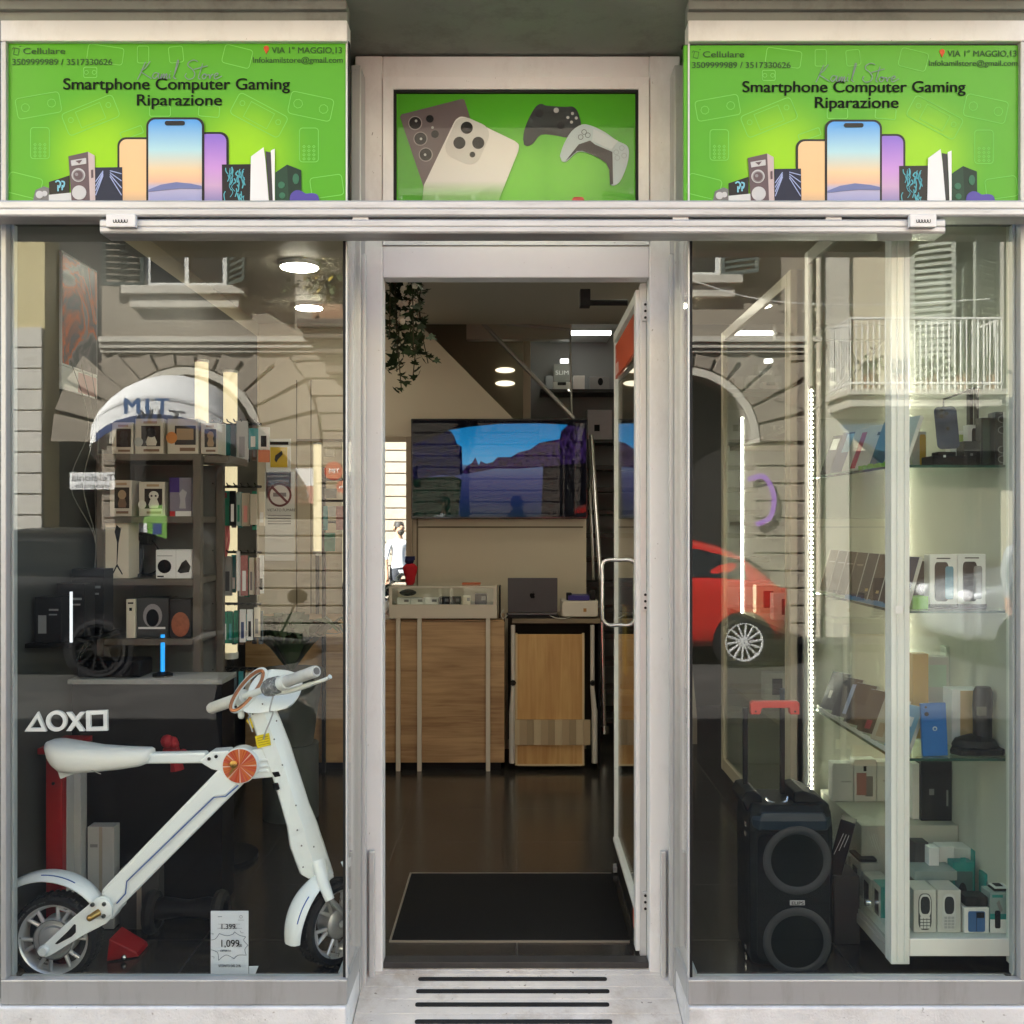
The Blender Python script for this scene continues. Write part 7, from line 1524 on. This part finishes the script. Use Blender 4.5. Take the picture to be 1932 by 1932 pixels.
m = MB(); m.box(1.285, 1.294, 2.54, 2.549, 1.08, 2.20); m.build('light_strip', emit('strip_led2', (1, .95, .78), 4), cb2)
for i, (y, z, h, c, lab) in enumerate(((2.1, 1.081, .14, PAPER, 'white carton on the middle board of the cream cabinet'), (2.5, 1.081, .16, CREAM, 'cream carton on the middle board of the cream cabinet'), (1.9, .621, .12, mat('mid_blue_carton', (.10, .18, .32), .4), 'blue carton on the low board of the cream cabinet'), (2.3, .621, .15, PAPER, 'white carton on the low board of the cream cabinet'))):
    retail_box('phone_box', lab, 'phone box', 1.36, 1.50, y, .08, z, z+h, c, 'boxes in the cream cabinet', lambda add: add('picture', INK, rc(.3, .7, .2, .8)))

# phone boxes leaning in rows along the cabinet side
def lean_box(label, y, z, wy, h, th, front, edge, art=None, ang=24, group=None, x=None, yaw=24):
    th = min(th, .016) if yaw else th; x = (kx0+.034+wy/2*math.sin(R(yaw))) if x is None else x
    a = R(ang); t = thing('phone_box', label, 'phone box', (x, y, z+.0015), group, R(yaw))
    M_ = Matrix.Rotation(a, 3, 'Y')
    def L(d, yy, zz): v = M_ @ Vector((d, 0, zz)); return Vector((v.x, yy, v.z))
    m = MB(); m.prism([L(0, -wy/2, 0), L(0, wy/2, 0), L(0, wy/2, h), L(0, -wy/2, h)], [L(th, -wy/2, 0), L(th, wy/2, 0), L(th, wy/2, h), L(th, -wy/2, h)])
    z0 = min(v[2] for v in m.v); m.v = [(v[0], v[1], v[2]-z0) for v in m.v]; o = m.build('carton', edge, None, bevel=.0012, seg=1); o.parent = t
    def add(nm, mt_, r, e=.001):
        y0, y1, h0, h1 = r; m = MB(); pts = [((.5-q)*wy, g*h) for q, g in ((y0, h0), (y1, h0), (y1, h1), (y0, h1))]
        m.prism([L(-e, p, g)-Vector((0, 0, z0)) for p, g in pts], [L(-e+.0008, p, g)-Vector((0, 0, z0)) for p, g in pts]); k = m.build(nm, mt_, None); k.parent = o
    add('front_print', front, (0.02, .98, .01, .99))
    for k, (mt_, r) in enumerate(art or []): add('picture', mt_, r, .002)
    return t
DBX = mat('dark_brown_carton', (.018, .014, .012), .5, spec=.12); DBX2 = mat('slate_carton', (.035, .04, .05), .5, spec=.12); NVX = mat('navy_carton', (.015, .03, .09), .35); LBX = mat('light_blue_carton', (.22, .40, .56), .4); TLX = mat('petrol_carton', (.02, .10, .15), .4); RDX = mat('raspberry_print', (.36, .02, .05), .4); GWX = mat('grey_white_carton', (.52, .52, .49), .45); BRX = mat('cocoa_carton', (.055, .04, .03), .5, spec=.12)
GP = 'phone boxes leaning along the cabinet side'
z = SHZ[0]
for y, f, e, art, lab in ((1.10, BLACK, GWX, [(GWX, (.1, .5, .62, .9))], 'black box with a pale corner leaning on the top shelf beside the light strip'), (.96, NVX, GWX, [(LBX, (.3, .9, .5, .95))], 'navy and pale blue box leaning on the top shelf'), (.80, GWX, GWX, [(RDX, (.45, .95, .05, .9))], 'grey white box with a raspberry red phone, top shelf'), (.64, GWX, PAPER, [(INK, (.6, .75, .75, .82))], 'grey white box with a tiny black mark, top shelf'), (.48, TLX, GWX, [], 'petrol blue box leaning on the top shelf'), (.33, mat('sky_carton', (.42, .56, .62), .4), PAPER, [], 'sky blue box on the top shelf against the corner post')):
    lean_box(lab, y, z, .105, .19, .025, f, e, art, 24, GP)
z = SHZ[1]
for k, (y, f, lab) in enumerate(((1.12, BRX, 'cocoa brown box next to the light strip on the second shelf'), (1.00, BRX, 'cocoa brown box, second from the light strip on the second shelf'), (.88, BRX, 'cocoa brown box, third from the light strip on the second shelf'), (.76, mat('taupe_carton', (.08, .07, .065), .5, spec=.12), 'taupe grey box in the middle of the second shelf row'), (.63, DBX2, 'slate box with a tiny gold mark, second shelf row'), (.51, DBX, 'dark brown box with a tiny gold mark, second shelf row'), (.39, DBX, 'dark brown box beside the navy one, second shelf row'), (.29, NVX, 'navy box with a tiny white mark on the second shelf by the corner post'))):
    lean_box(lab, y, z, .088, .19, .022, f, GWX, [(mat('gold_mark', (.5, .36, .14), .4) if k < 7 else PAPER, (.42, .58, .18, .24)), (GWX, (0, .05, 0, 1))] if k > 3 else [(mat('pale_edge', (.30, .27, .23), .5), (0, .06, 0, 1)), (mat('pale_edge', (.30, .27, .23), .5), (.2, .6, .7, .73))], 20, GP)
z = SHZ[2]
for k, (y, f, art, lab) in enumerate(((1.10, mat('starry_carton', (.045, .05, .06), .3, 0, .7, 60), [(GWX, (.25, .4, .3, .5))], 'dark speckled box beside the light strip on the third shelf'), (.94, DBX2, [(mat('pale_blue_print', (.35, .42, .68)), (.55, .9, .1, .85))], 'slate box with a pale blue stripe on the third shelf'), (.78, DBX, [(BRX, (.1, .8, .1, .5))], 'dark brown box with a brown picture on the third shelf'), (.62, BRX, [(RDX, (.35, .6, .1, .3))], 'cocoa box with a small red picture on the third shelf'), (.46, mat('sand_carton', (.46, .41, .32), .45), [(INK, (.6, .8, .72, .92)), (TAN, (.2, .5, .1, .4))], 'sand coloured box with dark camera rings on the third shelf'), (.32, LBX, [(PAPER, (.2, .8, .55, .75))], 'light blue box against the corner post on the third shelf'))):
    lean_box(lab, y, z, .115, .175, .03, f, GWX, art, 26, GP)
m = MB()
for zz, c in ((SHZ[0], 0), (SHZ[1], 1), (SHZ[2], 2)): pass
for zz, c, y0, y1, lab in ((SHZ[0], mat('lime_tag', (.16, .42, .03), .5), .28, .62, 'row of lime price tags along the top shelf edge'), (SHZ[1], mat('blue_tag', (.06, .22, .42), .5), .28, .78, 'row of blue price tags along the second shelf edge'), (SHZ[2], PAPER, .28, 1.15, 'row of white price tags along the third shelf edge')):
    m = MB(); rr = random.Random(int(zz*100)); y = y0
    while y < y1: m.box(kx0+.0285, kx0+.031, y, y+.022, zz+.001, zz+.014+rr.random()*.006); y += .027
    tag(m.build('price_tags', c), lab, 'price tags')

# goods standing at the cabinet front
gy = .30
def G(name, label, u0, u1, v0, v1, mt, art=None, y=gy, dep=.05, cat='phone box', base=None, group=None):
    z0 = Zp(v1, y) if base is None else base+.0012
    return retail_box(name, label, cat, X(u0, y), X(u1, y), y, dep, z0, z0+(v1-v0)*(y+CAMD)/1932, mt, group, art)
def pbx(c, c2=None):
    return lambda add: (add('phone_picture', c, [(p[0], p[1]) for p in rrect(.18, .68, .12, .86, .10, 4)]), add('phone_picture', c2 or INK, [(p[0], p[1]) for p in rrect(.56, .86, .16, .78, .06, 4)], .002), add('name_line', INK, rc(.25, .75, .92, .94)))
z = SHZ[0]
G('phone_box', 'white box with an amber phone picture on the top shelf', 1722, 1748, 800, 868, GWX, lambda add: add('phone_picture', mat('amber_print', (.60, .36, .03), .4), [(p[0], p[1]) for p in rrect(.5, .95, .05, .92, .1, 4)]), .42, .04, base=z)
G('phone_box', 'white box with a lime phone picture behind the navy phone', 1792, 1826, 798, 868, PAPER, lambda add: add('phone_picture', mat('lime_print', (.34, .44, .10), .4), [(p[0], p[1]) for p in rrect(.4, .85, .1, .9, .1, 4)]), .45, .04, base=z)
G('phone_box', 'white box with a black phone picture on the top shelf', 1826, 1856, 788, 868, PAPER, lambda add: add('phone_picture', INK, [(p[0], p[1]) for p in rrect(.25, .95, .08, .92, .1, 4)]), .40, .04, base=z)
G('phone_box', 'black glossy box showing a dark green phone back, top shelf', 1852, 1876, 776, 868, mat('gloss_black', (.008, .009, .009), .3, spec=.2), lambda add: add('phone_picture', mat('dark_green_phone', (.03, .05, .04), .2), [(p[0], p[1]) for p in rrect(.1, .92, .05, .95, .1, 4)]), .34, .05, base=z)
G('phone_box', 'tall black box with faint rings at the end of the top shelf', 1878, 1908, 766, 868, mat('gloss_black', (.012, .013, .013)), lambda add: [add('ring_print', mat('grey_print', (.18, .18, .18)), [(p[0], p[1]) for p in circ(.45, q, .3, 18, .07)]) and add('ring_centre', INK, [(p[0], p[1]) for p in circ(.45, q, .24, 18, .055)], .002) for q in (.12, .3, .66, .86)], .30, .06, base=z)
ph = thing('display_phone', 'navy blue smartphone upright on a black stand, showing its back', 'phone', (X(1785, .27), .29, z))
m = MB(); q_ = lambda p, e: P(p[0], p[1], .27+e)+Vector((0, (850-p[1])*.0002, 0)); pr_ = rot2(rrect(1767, 1810, 766, 847, 9, 4), (1788, 810), -3)
m.prism([q_(p, 0) for p in pr_], [q_(p, .008) for p in pr_]); bo_ = m.build('body', mat('navy_phone', (.016, .03, .075), .35, spec=.2), ph, bevel=.001)
m = MB(); pr_ = rot2(rrect(1771, 1790, 770, 789, 5, 4), (1788, 810), -3); m.prism([q_(p, -.002) for p in pr_], [q_(p, 0) for p in pr_]); cmb = m.build('camera_block', mat('navy_block', (.02, .03, .06), .2), bo_)
m = MB()
for u, v in ((1776, 775), (1776, 785), (1786, 780)): m.lathe([(.0065, 0), (.0065, .002)], P(u, v, .2675), (0, -1, 0), 16)
m.build('lens', mat('lens_black', (.012, .01, .012)), cmb)
m = MB(); lc = P(1789, 808, .2685); m.prism([lc+Vector((x*.35, 0, y*.35)) for x, y in ap], [lc+Vector((x*.35, .001, y*.35)) for x, y in ap]); m.build('back_logo', INK, bo_)
m = MB(); m.box(X(1757, .27), X(1823, .27), .255, .36, z+.001, z+.034); m.box(X(1772, .27), X(1808, .27), .285, .34, z+.034, z+.05); m.build('stand', BLACK, ph, bevel=.004)
m = MB(); m.box(X(1781, .25), X(1785, .25), .252, .2545, z+.028, z+.036); m.build('white_mark', PAPER, ph)
G('watch_box', 'small black padded box beside the navy phone on the top shelf', 1818, 1850, 822, 868, BLACK, lambda add: (add('lid_line', mat('grey_print', (.18, .18, .18)), rc(.05, .95, .62, .64)), add('logo', mat('grey_print', (.18, .18, .18)), rc(.4, .55, .4, .5))), .285, .06, 'box', base=z)
m = MB(); m.tube([(X(1780, .5), .5, z+.15), (X(1780, .5), .5, z+.26), (X(1838, .5), .5, z+.30)], .004, 6); m.box(X(1828, .5), X(1834, .5), .49, .52, z+.001, z+.30); m.box(X(1842, .5), X(1847, .5), .49, .52, z+.001, z+.30); tag(m.build('black_bracket', BLACK), 'thin black wire bracket rising behind the navy phone', 'bracket')
z = SHZ[1]
G('phone_box', 'black box with a large white number 10 on the second shelf', 1722, 1751, 1028, 1115, mat('gloss_black', (.012, .013, .013)), lambda add: print_text(add, '10', .08, .32, .042, GREYINK, .032), .36, .06, base=z)
G('phone_box', 'white phone box with a coloured screen picture, first of the twin pair', 1754, 1806, 1018, 1118, PAPER, pbx(INK, mat('screen_blue_red', (.10, .28, .40), .3)), .29, .05, base=z+.004)
G('phone_box', 'white phone box with a grey phone picture, outer one of the twin pair', 1807, 1860, 1017, 1118, PAPER, pbx(INK, GREYINK), .29, .05, base=z+.004)
G('carton', 'flat black carton under the twin white phone boxes', 1753, 1862, 1118, 1128, BLACK, None, .29, .05, base=z-.0008)
G('carton', 'green carton lying at the corner of the second shelf', 1722, 1752, 1125, 1150, mat('lime_tag', (.16, .42, .03)), None, .26, .05, base=z)
z = SHZ[2]
G('phone_box', 'upright amber box behind the blue phone on the third shelf', 1722, 1752, 1260, 1420, mat('amber_carton', (.55, .34, .10), .45), None, .55, .05, base=z)
G('phone_box', 'pale grey box stack behind the blue phone on the third shelf', 1744, 1790, 1276, 1425, GWX, lambda add: (add('picture', mat('pale_green_print', (.45, .60, .48), .5), rc(.1, .9, .62, .9)), add('line', GREYINK, rc(0, 1, .40, .415))), .60, .05, base=z)
G('phone_box', 'white and mint carton at the back of the third shelf', 1785, 1850, 1272, 1425, mat('mint_white_carton', (.55, .60, .54), .45), lambda add: add('picture', mat('mint_print', (.25, .48, .38), .4), rc(.1, .95, .78, .96)), .75, .06, base=z)
G('phone_box', 'white box with a tan side standing behind the joystick', 1796, 1852, 1318, 1425, PAPER, lambda add: add('tan_panel', mat('tan_panel', (.58, .40, .20), .45), rc(.28, 1, 0, .98)), .42, .08, base=z)
bp = G('blue_phone', 'bright blue smartphone box propped up at the shelf front', 1741, 1789, 1332, 1432, mat('bright_blue_phone', (.018, .13, .42), .3), lambda add: (add('camera_lens', INK, circ(.22, .80, .09, 16, .04)), add('camera_lens', INK, circ(.2, .93, .05, 12, .022)), add('seam', mat('deep_blue', (.01, .08, .28), .4), rc(0, 1, .655, .66)), add('round_logo', mat('pale_blue_white_print', (.52, .62, .68)), circ(.52, .52, .09, 16, .042)), add('round_logo_mark', mat('bright_blue_phone', (.018, .13, .42)), circ(.52, .515, .05, 12, .022), .002)), .262, .012, base=z)
bp.rotation_euler = (0, R(-2.5), 0)
js = thing('joystick', 'black joystick on a broad base on the third shelf', 'joystick', (X(1842, .32), .34, z))
m = MB(); m.prism_z([(X(1792, .3), .30), (X(1812, .27), .262), (X(1890, .27), .262), (X(1898, .3), .30), (X(1894, .42), .42), (X(1800, .42), .42)], z+.001, z+.02); m.loft([[Vector((X(1842, .33)+w*math.cos(R(a)), .34+.06*math.sin(R(a))*w/.08, zz)) for a in range(0, 360, 30)] for w, zz in ((.085, z+.02), (.07, z+.045), (.03, z+.06))]); m.build('base', BLACK, js, bevel=.004, smooth=True)
m = MB(); m.loft([[Vector((X(1856, .33)+w*math.cos(R(a))+o, .34+w*.8*math.sin(R(a)), zz)) for a in range(0, 360, 30)] for w, zz, o in ((.034, z+.05, 0), (.033, z+.10, 0), (.036, z+.16, 0), (.034, z+.215, .002), (.026, z+.232, .002))]); gr = m.build('grip', mat('dark_grip', (.02, .02, .022), .5), js, smooth=True)
m = MB(); m.box(X(1845, .3), X(1862, .3), .303, .312, z+.135, z+.165); m.build('button_panel', mat('olive_button', (.10, .10, .07), .5), gr)
# bottom of the cabinet
z = .166
G('tall_box', 'tall black carton with small white print at the back of the cabinet floor', 1738, 1796, 1446, 1562, mat('black_carton', (.02, .02, .024)), lambda add: (add('logo', GREYINK, rc(.26, .42, .42, .52)), add('text_line', GREYINK, rc(.82, .88, .24, .5))), .72, .06, 'carton', base=.42)
MB().box(1.34, 1.715, .66, 1.2, .1665, .42).build('riser', CABI, cb)
G('white_box', 'tall white carton beside the black one on the cabinet floor', 1722, 1740, 1440, 1545, PAPER, None, .74, .05, 'carton', base=.42)
G('phone_box', 'narrow dark box standing before the riser on the cabinet floor', 1726, 1752, 1540, 1660, mat('charcoal_carton', (.05, .05, .052), .5), lambda add: add('logo', GREYINK, rc(.4, .6, .48, .53)), .50, .06, base=z)
G('phone_box', 'white box with its printed face beside the narrow dark box', 1753, 1772, 1552, 1670, PAPER, lambda add: add('line', GREYINK, rc(.3, .6, .2, .7)), .46, .05, base=z)
G('white_box', 'plain white carton in the middle of the cabinet floor', 1772, 1800, 1568, 1680, PAPER, None, .50, .06, 'carton', base=z)
G('white_box', 'short white carton behind the teal headphone packs', 1800, 1832, 1580, 1680, PAPER, lambda add: add('dark_corner', GREYINK, rc(0, .25, .3, .8)), .55, .08, 'carton', base=z)
TEA = mat('teal_carton', (.02, .26, .24), .35)
for k, (u0, u1, v0, yy, lab) in enumerate(((1798, 1838, 1612, .44, 'teal headphone pack with hanger tab, the nearer one'), (1838, 1872, 1606, .52, 'teal headphone pack partly hidden behind the nearer one'), (1858, 1886, 1630, .42, 'narrow teal pack at the end of the teal row'))):
    G('headphone_pack', lab, u0, u1, v0, 1706, TEA, lambda add: (add('window', mat('grey_teal_window', (.10, .17, .17), .2), rc(.10, .92, .12, .82)), add('hanger_tab', TEA, rc(.35, .6, 1.0, 1.1)), add('headphone_picture', INK, circ(.45, .4, .2, 14, .2), .002)), yy, .05, 'headphone pack', base=z)
def keypad_phone(dark):
    shell = mat('dark_handset', (.05, .055, .06), .3) if dark else mat('silver_handset', (.55, .56, .56), .3)
    def art(add):
        b = add('handset', shell, [(p[0], p[1]) for p in rrect(.2, .78, .06, .92, .2, 5)])
        add('bezel', mat('silver_bezel', (.60, .61, .60), .3), [(p[0], p[1]) for p in rrect(.24, .74, .34, .90, .18, 5)], .0018, b)
        add('screen', mat('handset_screen', (.03, .035, .04), .15), [(p[0], p[1]) for p in rrect(.29, .70, .44, .85, .14, 5)], .0026, b)
        for i in range(4):
            for j in range(3): add('key', mat('silver_bezel', (.60, .61, .60)) if dark else mat('grey_key', (.38, .39, .39), .4), rc(.28+.15*j, .40+.15*j, .10+.075*i, .155+.075*i), .0026, b)
    return art
KP = 'keypad phone boxes at the cabinet front'
G('phone_box', 'white window box holding a dark keypad handset beside the corner post', 1724, 1767, 1682, 1762, GWX, keypad_phone(True), .255, .10, base=z, group=KP)
G('phone_box', 'white window box holding a silver keypad handset', 1769, 1813, 1682, 1762, GWX, keypad_phone(False), .255, .10, base=z, group=KP)
G('phone_box', 'white box with a blue clamshell phone picture', 1819, 1866, 1716, 1764, PAPER, lambda add: (add('phone_picture', mat('denim_blue', (.05, .14, .34), .4), [(p[0], p[1]) for p in rrect(.16, .84, .05, .86, .08, 4)]), add('screen_picture', INK, rc(.5, .8, .6, .82), .002), add('fold', mat('navy_carton', (.015, .03, .09)), rc(.48, .5, .05, .86), .002)), .25, .07, base=z)
G('black_case', 'rounded black case lying on the box with the blue clamshell phone', 1822, 1864, 1696, 1714, BLACK, None, .255, .06, 'case', base=.166+.048*3.57/1932*1000*.00000+.0905, group=None)
G('phone_box', 'teal and grey box with two keypad phone pictures at the cabinet end', 1868, 1908, 1688, 1764, mat('grey_teal_carton', (.28, .36, .35), .4), lambda add: (add('heading', TEA, rc(.1, .6, .88, .95)), add('band', TEA, rc(0, 1, .34, .48)), add('lower_field', PAPER, rc(0, 1, 0, .338)), add('phone_picture', GREYINK, rot2([(.36, .55), (.5, .55), (.5, .85), (.36, .85)], (.5, .7), 35), .002), add('phone_picture', INK, [(p[0], p[1]) for p in rrect(.22, .48, .12, .56, .05, 3)], .002)), .25, .07, base=z)
t = thing('loose_phone', 'small white keypad phone lying on the teal and grey box', 'phone', (X(1888, .28), .28, z+.142))
m = MB(); m.box(X(1870, .28), X(1908, .28), .26, .31, z+.143, z+.150); m.build('shell', BLACK, t, bevel=.003)
m = MB(); m.box(X(1872, .28), X(1906, .28), .262, .308, z+.1505, z+.157); m.build('face', PAPER, t, bevel=.003)
m = MB(); m.box(X(1876, .28), X(1890, .28), .268, .30, z+.1575, z+.1585); m.build('screen', INK, t)
G('clear_case', 'stack of clear flat packs behind the keypad phone boxes', 1726, 1806, 1664, 1682, mat('clear_film', (.30, .36, .34), .15), None, .40, .10, 'packs', base=z+.13)
# boxes along the cabinet's side on its floor
FLB = 'white phone boxes along the cabinet floor side'
for k, (y, h, wy, lab) in enumerate(((1.05, .13, .10, 'white phone box next to the light strip foot on the cabinet floor side'), (.92, .13, .10, 'white phone box, second in the floor row behind the speaker'), (.80, .135, .10, 'white phone box, middle of the floor row'), (.67, .15, .11, 'taller white phone box with a black phone lying on top'), (.54, .13, .10, 'white phone box with an oval picture, floor row'), (.43, .14, .08, 'teal edged phone box nearest the cabinet lock'))):
    lean_box(lab, y, .1365, wy, h, .07, GWX, GWX if k < 5 else TEA, [(mat('handset_screen', (.03, .035, .04)), (.25, .75, .15, .82))], 0, FLB, kx0+.032, 0)
m = MB(); m.box(kx0+.03, kx0+.10, .62, .74, .292, .302); tag(m.build('phone', BLACK, bevel=.003), 'black smartphone lying flat on the taller white phone box', 'phone')
for k, (u0, u1, v0, lab, art) in enumerate(((1571, 1610, 1500, 'white phone box with faint lettering on the back step, nearest the speaker', None), (1612, 1653, 1490, 'white phone box with a pink and grey phone picture on the back step', 'p'), (1655, 1682, 1496, 'white phone box half hidden by the corner post on the back step', None))):
    yy = 1.0; retail_box('phone_box', lab, 'phone box', X(u0, yy), X(u1, yy), yy, .06, .4215, .4215+(1600-v0)*(yy+CAMD)/1932*.72, PAPER, 'white boxes on the back step', (lambda add: (add('phone_picture', mat('pink_phone', (.45, .20, .18), .4), rc(.1, .55, .15, .68)), add('phone_picture', GREYINK, rc(.5, .85, .12, .6), .0008), add('round_picture', INK, rc(.42, .55, .72, .84)))) if art else (lambda add: add('text_line', mat('pale_line', (.5, .5, .48)), rc(.4, .9, .5, .54))), .0015)

# black trolley speaker
spk = thing('trolley_speaker', 'tall black party speaker with two large rings and a red trolley handle', 'speaker', (X(1492, .36), .46, 0))
SB = mat('speaker_black', (.006, .008, .0095), .5, 0, .15, 30, spec=.12)
SX = lambda u: X(u, .345); SZ = lambda v: Zp(v, .345)
def sec(u0, u1, y0, y1, z, c): return [Vector(p+(z,)) for p in ((SX(u0)+c, y0), (SX(u1)-c, y0), (SX(u1), y0+c), (SX(u1), y1-c), (SX(u1)-c, y1), (SX(u0)+c, y1), (SX(u0), y1-c), (SX(u0), y0+c))]
m = MB(); m.loft([sec(1424, 1568, .37, .58, .004, .02), sec(1418, 1573, .345, .60, .05, .022), sec(1416, 1575, .345, .60, SZ(1570), .022), sec(1418, 1573, .345, .60, SZ(1535), .03), sec(1424, 1565, .37, .59, SZ(1522), .03)]); bd = m.build('body', SB, spk, bevel=.006)
m = MB(); m.loft([sec(1422, 1569, .339, .42, SZ(1566), .02), sec(1420, 1571, .336, .42, SZ(1548), .025), sec(1424, 1567, .345, .42, SZ(1533), .03)]); m.build('control_band', mat('blue_black_band', (.012, .022, .032), .35, spec=.2), spk, bevel=.004)
m = MB(); m.prism_y([(SX(1416), SZ(1540)), (SX(1406), SZ(1518)), (SX(1414), SZ(1502)), (SX(1432), SZ(1500)), (SX(1446), SZ(1512)), (SX(1446), SZ(1540))], .40, .585); m.prism_y([(SX(1575), SZ(1540)), (SX(1574), SZ(1526)), (SX(1548), SZ(1508)), (SX(1524), SZ(1500)), (SX(1506), SZ(1503)), (SX(1506), SZ(1540))], .40, .585); m.build('top_corner', SB, spk, bevel=.006)
m = MB(); m.tube(smoothline([(SX(1454), .42, SZ(1516)), (SX(1460), .41, SZ(1522)), (SX(1476), .405, SZ(1525)), (SX(1492), .41, SZ(1522)), (SX(1496), .42, SZ(1514))], 4), .005, 8); m.build('carry_handle', CHROME, spk, smooth=True)
m = MB(); pts = rrect(SX(1428), SX(1564), .03, SZ(1574), .03, 5); m.prism_y(pts, .338, .3445); gl = m.build('grille', mat('grille_black', (.005, .007, .008), .6, 0, .4, 220, .5, 320, spec=.08), spk)
RING = mat('speaker_ring', (.03, .034, .037), .5, spec=.2)
for v in (1622, 1775):
    c = (SX(1503), .338, SZ(v)); m = MB(); m.lathe([(.094, .0), (.122, .0), (.122, .003), (.116, .006), (.100, .006), (.094, .002)], c, (0, -1, 0), 56, cap=False); rg = m.build('woofer_ring', RING, spk, smooth=True)
    m = MB(); m.lathe([(.0935, .0008), (.06, .0025), (.0, .003)], c, (0, -1, 0), 40, cap=False); m.build('woofer_cloth', mat('cloth_black', (.0045, .007, .0075), .8, 0, .3, 200, spec=.05), rg, smooth=True)
m = MB(); m.box(SX(1489), SX(1517), .334, .3375, SZ(1706), SZ(1697)); pl_ = m.build('name_plate', mat('silver_plate', (.40, .41, .41), .35, .4), spk, bevel=.001)
m = MB(); m.text('ELIPS', lambda x, y: Vector((SX(1491.5)+x, .3335, SZ(1704.6)+y)), .016, .0003, width=.042); m.build('lettering', INK, pl_)
m = MB()
for u in (1425, 1498): m.box(SX(u)-.009, SX(u)+.009, .50, .514, SZ(1520), SZ(1340)-.02)
m.build('trolley_tube', BLACK, spk, bevel=.003)
m = MB(); hz = SZ(1322); k = (.507+CAMD)/(.345+CAMD)
XH = lambda u: X(u, .507); ZH = lambda v: Zp(v, .507)
m.prism_y([(XH(1415), ZH(1347)), (XH(1415), ZH(1326)), (XH(1419), ZH(1322)), (XH(1503), ZH(1322)), (XH(1507), ZH(1326)), (XH(1507), ZH(1347)), (XH(1489), ZH(1347)), (XH(1487), ZH(1335)), (XH(1436), ZH(1335)), (XH(1433), ZH(1347))], .492, .522); hg = m.build('handle_grip', mat('red_plastic', (.50, .06, .045), .35), spk, bevel=.004)
m = MB()
for u in (1424, 1498): m.lathe([(.004, 0), (.004, .002)], (XH(u), .492, ZH(1341)), (0, -1, 0), 10)
m.build('screw', INK, hg)
for v in (1560, 1578, 1795, 1815):
    m = MB(); m.box(SX(1413), SX(1415.4), .40, .42, SZ(v+8), SZ(v)); m.build('side_fitting', CHROME, spk)
m = MB()
for u in (1436, 1548): m.lathe([(.03, -.02), (.03, .02)], (SX(u), .60, .03), (1, 0, 0), 16)
m.build('wheel', BLACK, spk)
m = MB(); c = P(1590, 1590, .62); q_ = Matrix.Rotation(R(-24), 3, 'Z') @ Matrix.Rotation(R(14), 3, 'Y')
bc = thing('black_box', 'black gadget carton with silver script leaning between speaker and cabinet', 'carton', (c.x, .62, 0))
m.obox((c.x-.01, .60, .36), (.055, .07, .22), q_); o = m.build('carton', mat('black_carton', (.02, .02, .024)), bc, bevel=.002)
m = MB(); ctr = Vector((c.x-.01, .60, .36)); F = lambda x, y: ctr + q_ @ Vector((x, -.0362, y)); 
for i in range(3): m.stroke(smoothline([(-.018+.014*i, -.03+.02*i), (-.010+.012*i, .02+.01*i), (-.004+.010*i, .06)], 4), .0022, F)
m.build('script_print', mat('silver_print', (.62, .63, .62)), o)
m = MB(); m.box(c.x-.05, c.x+.045, .56, .70, .0, .258); m.build('lower_carton', mat('charcoal_carton', (.05, .05, .052), .5), bc, bevel=.002)
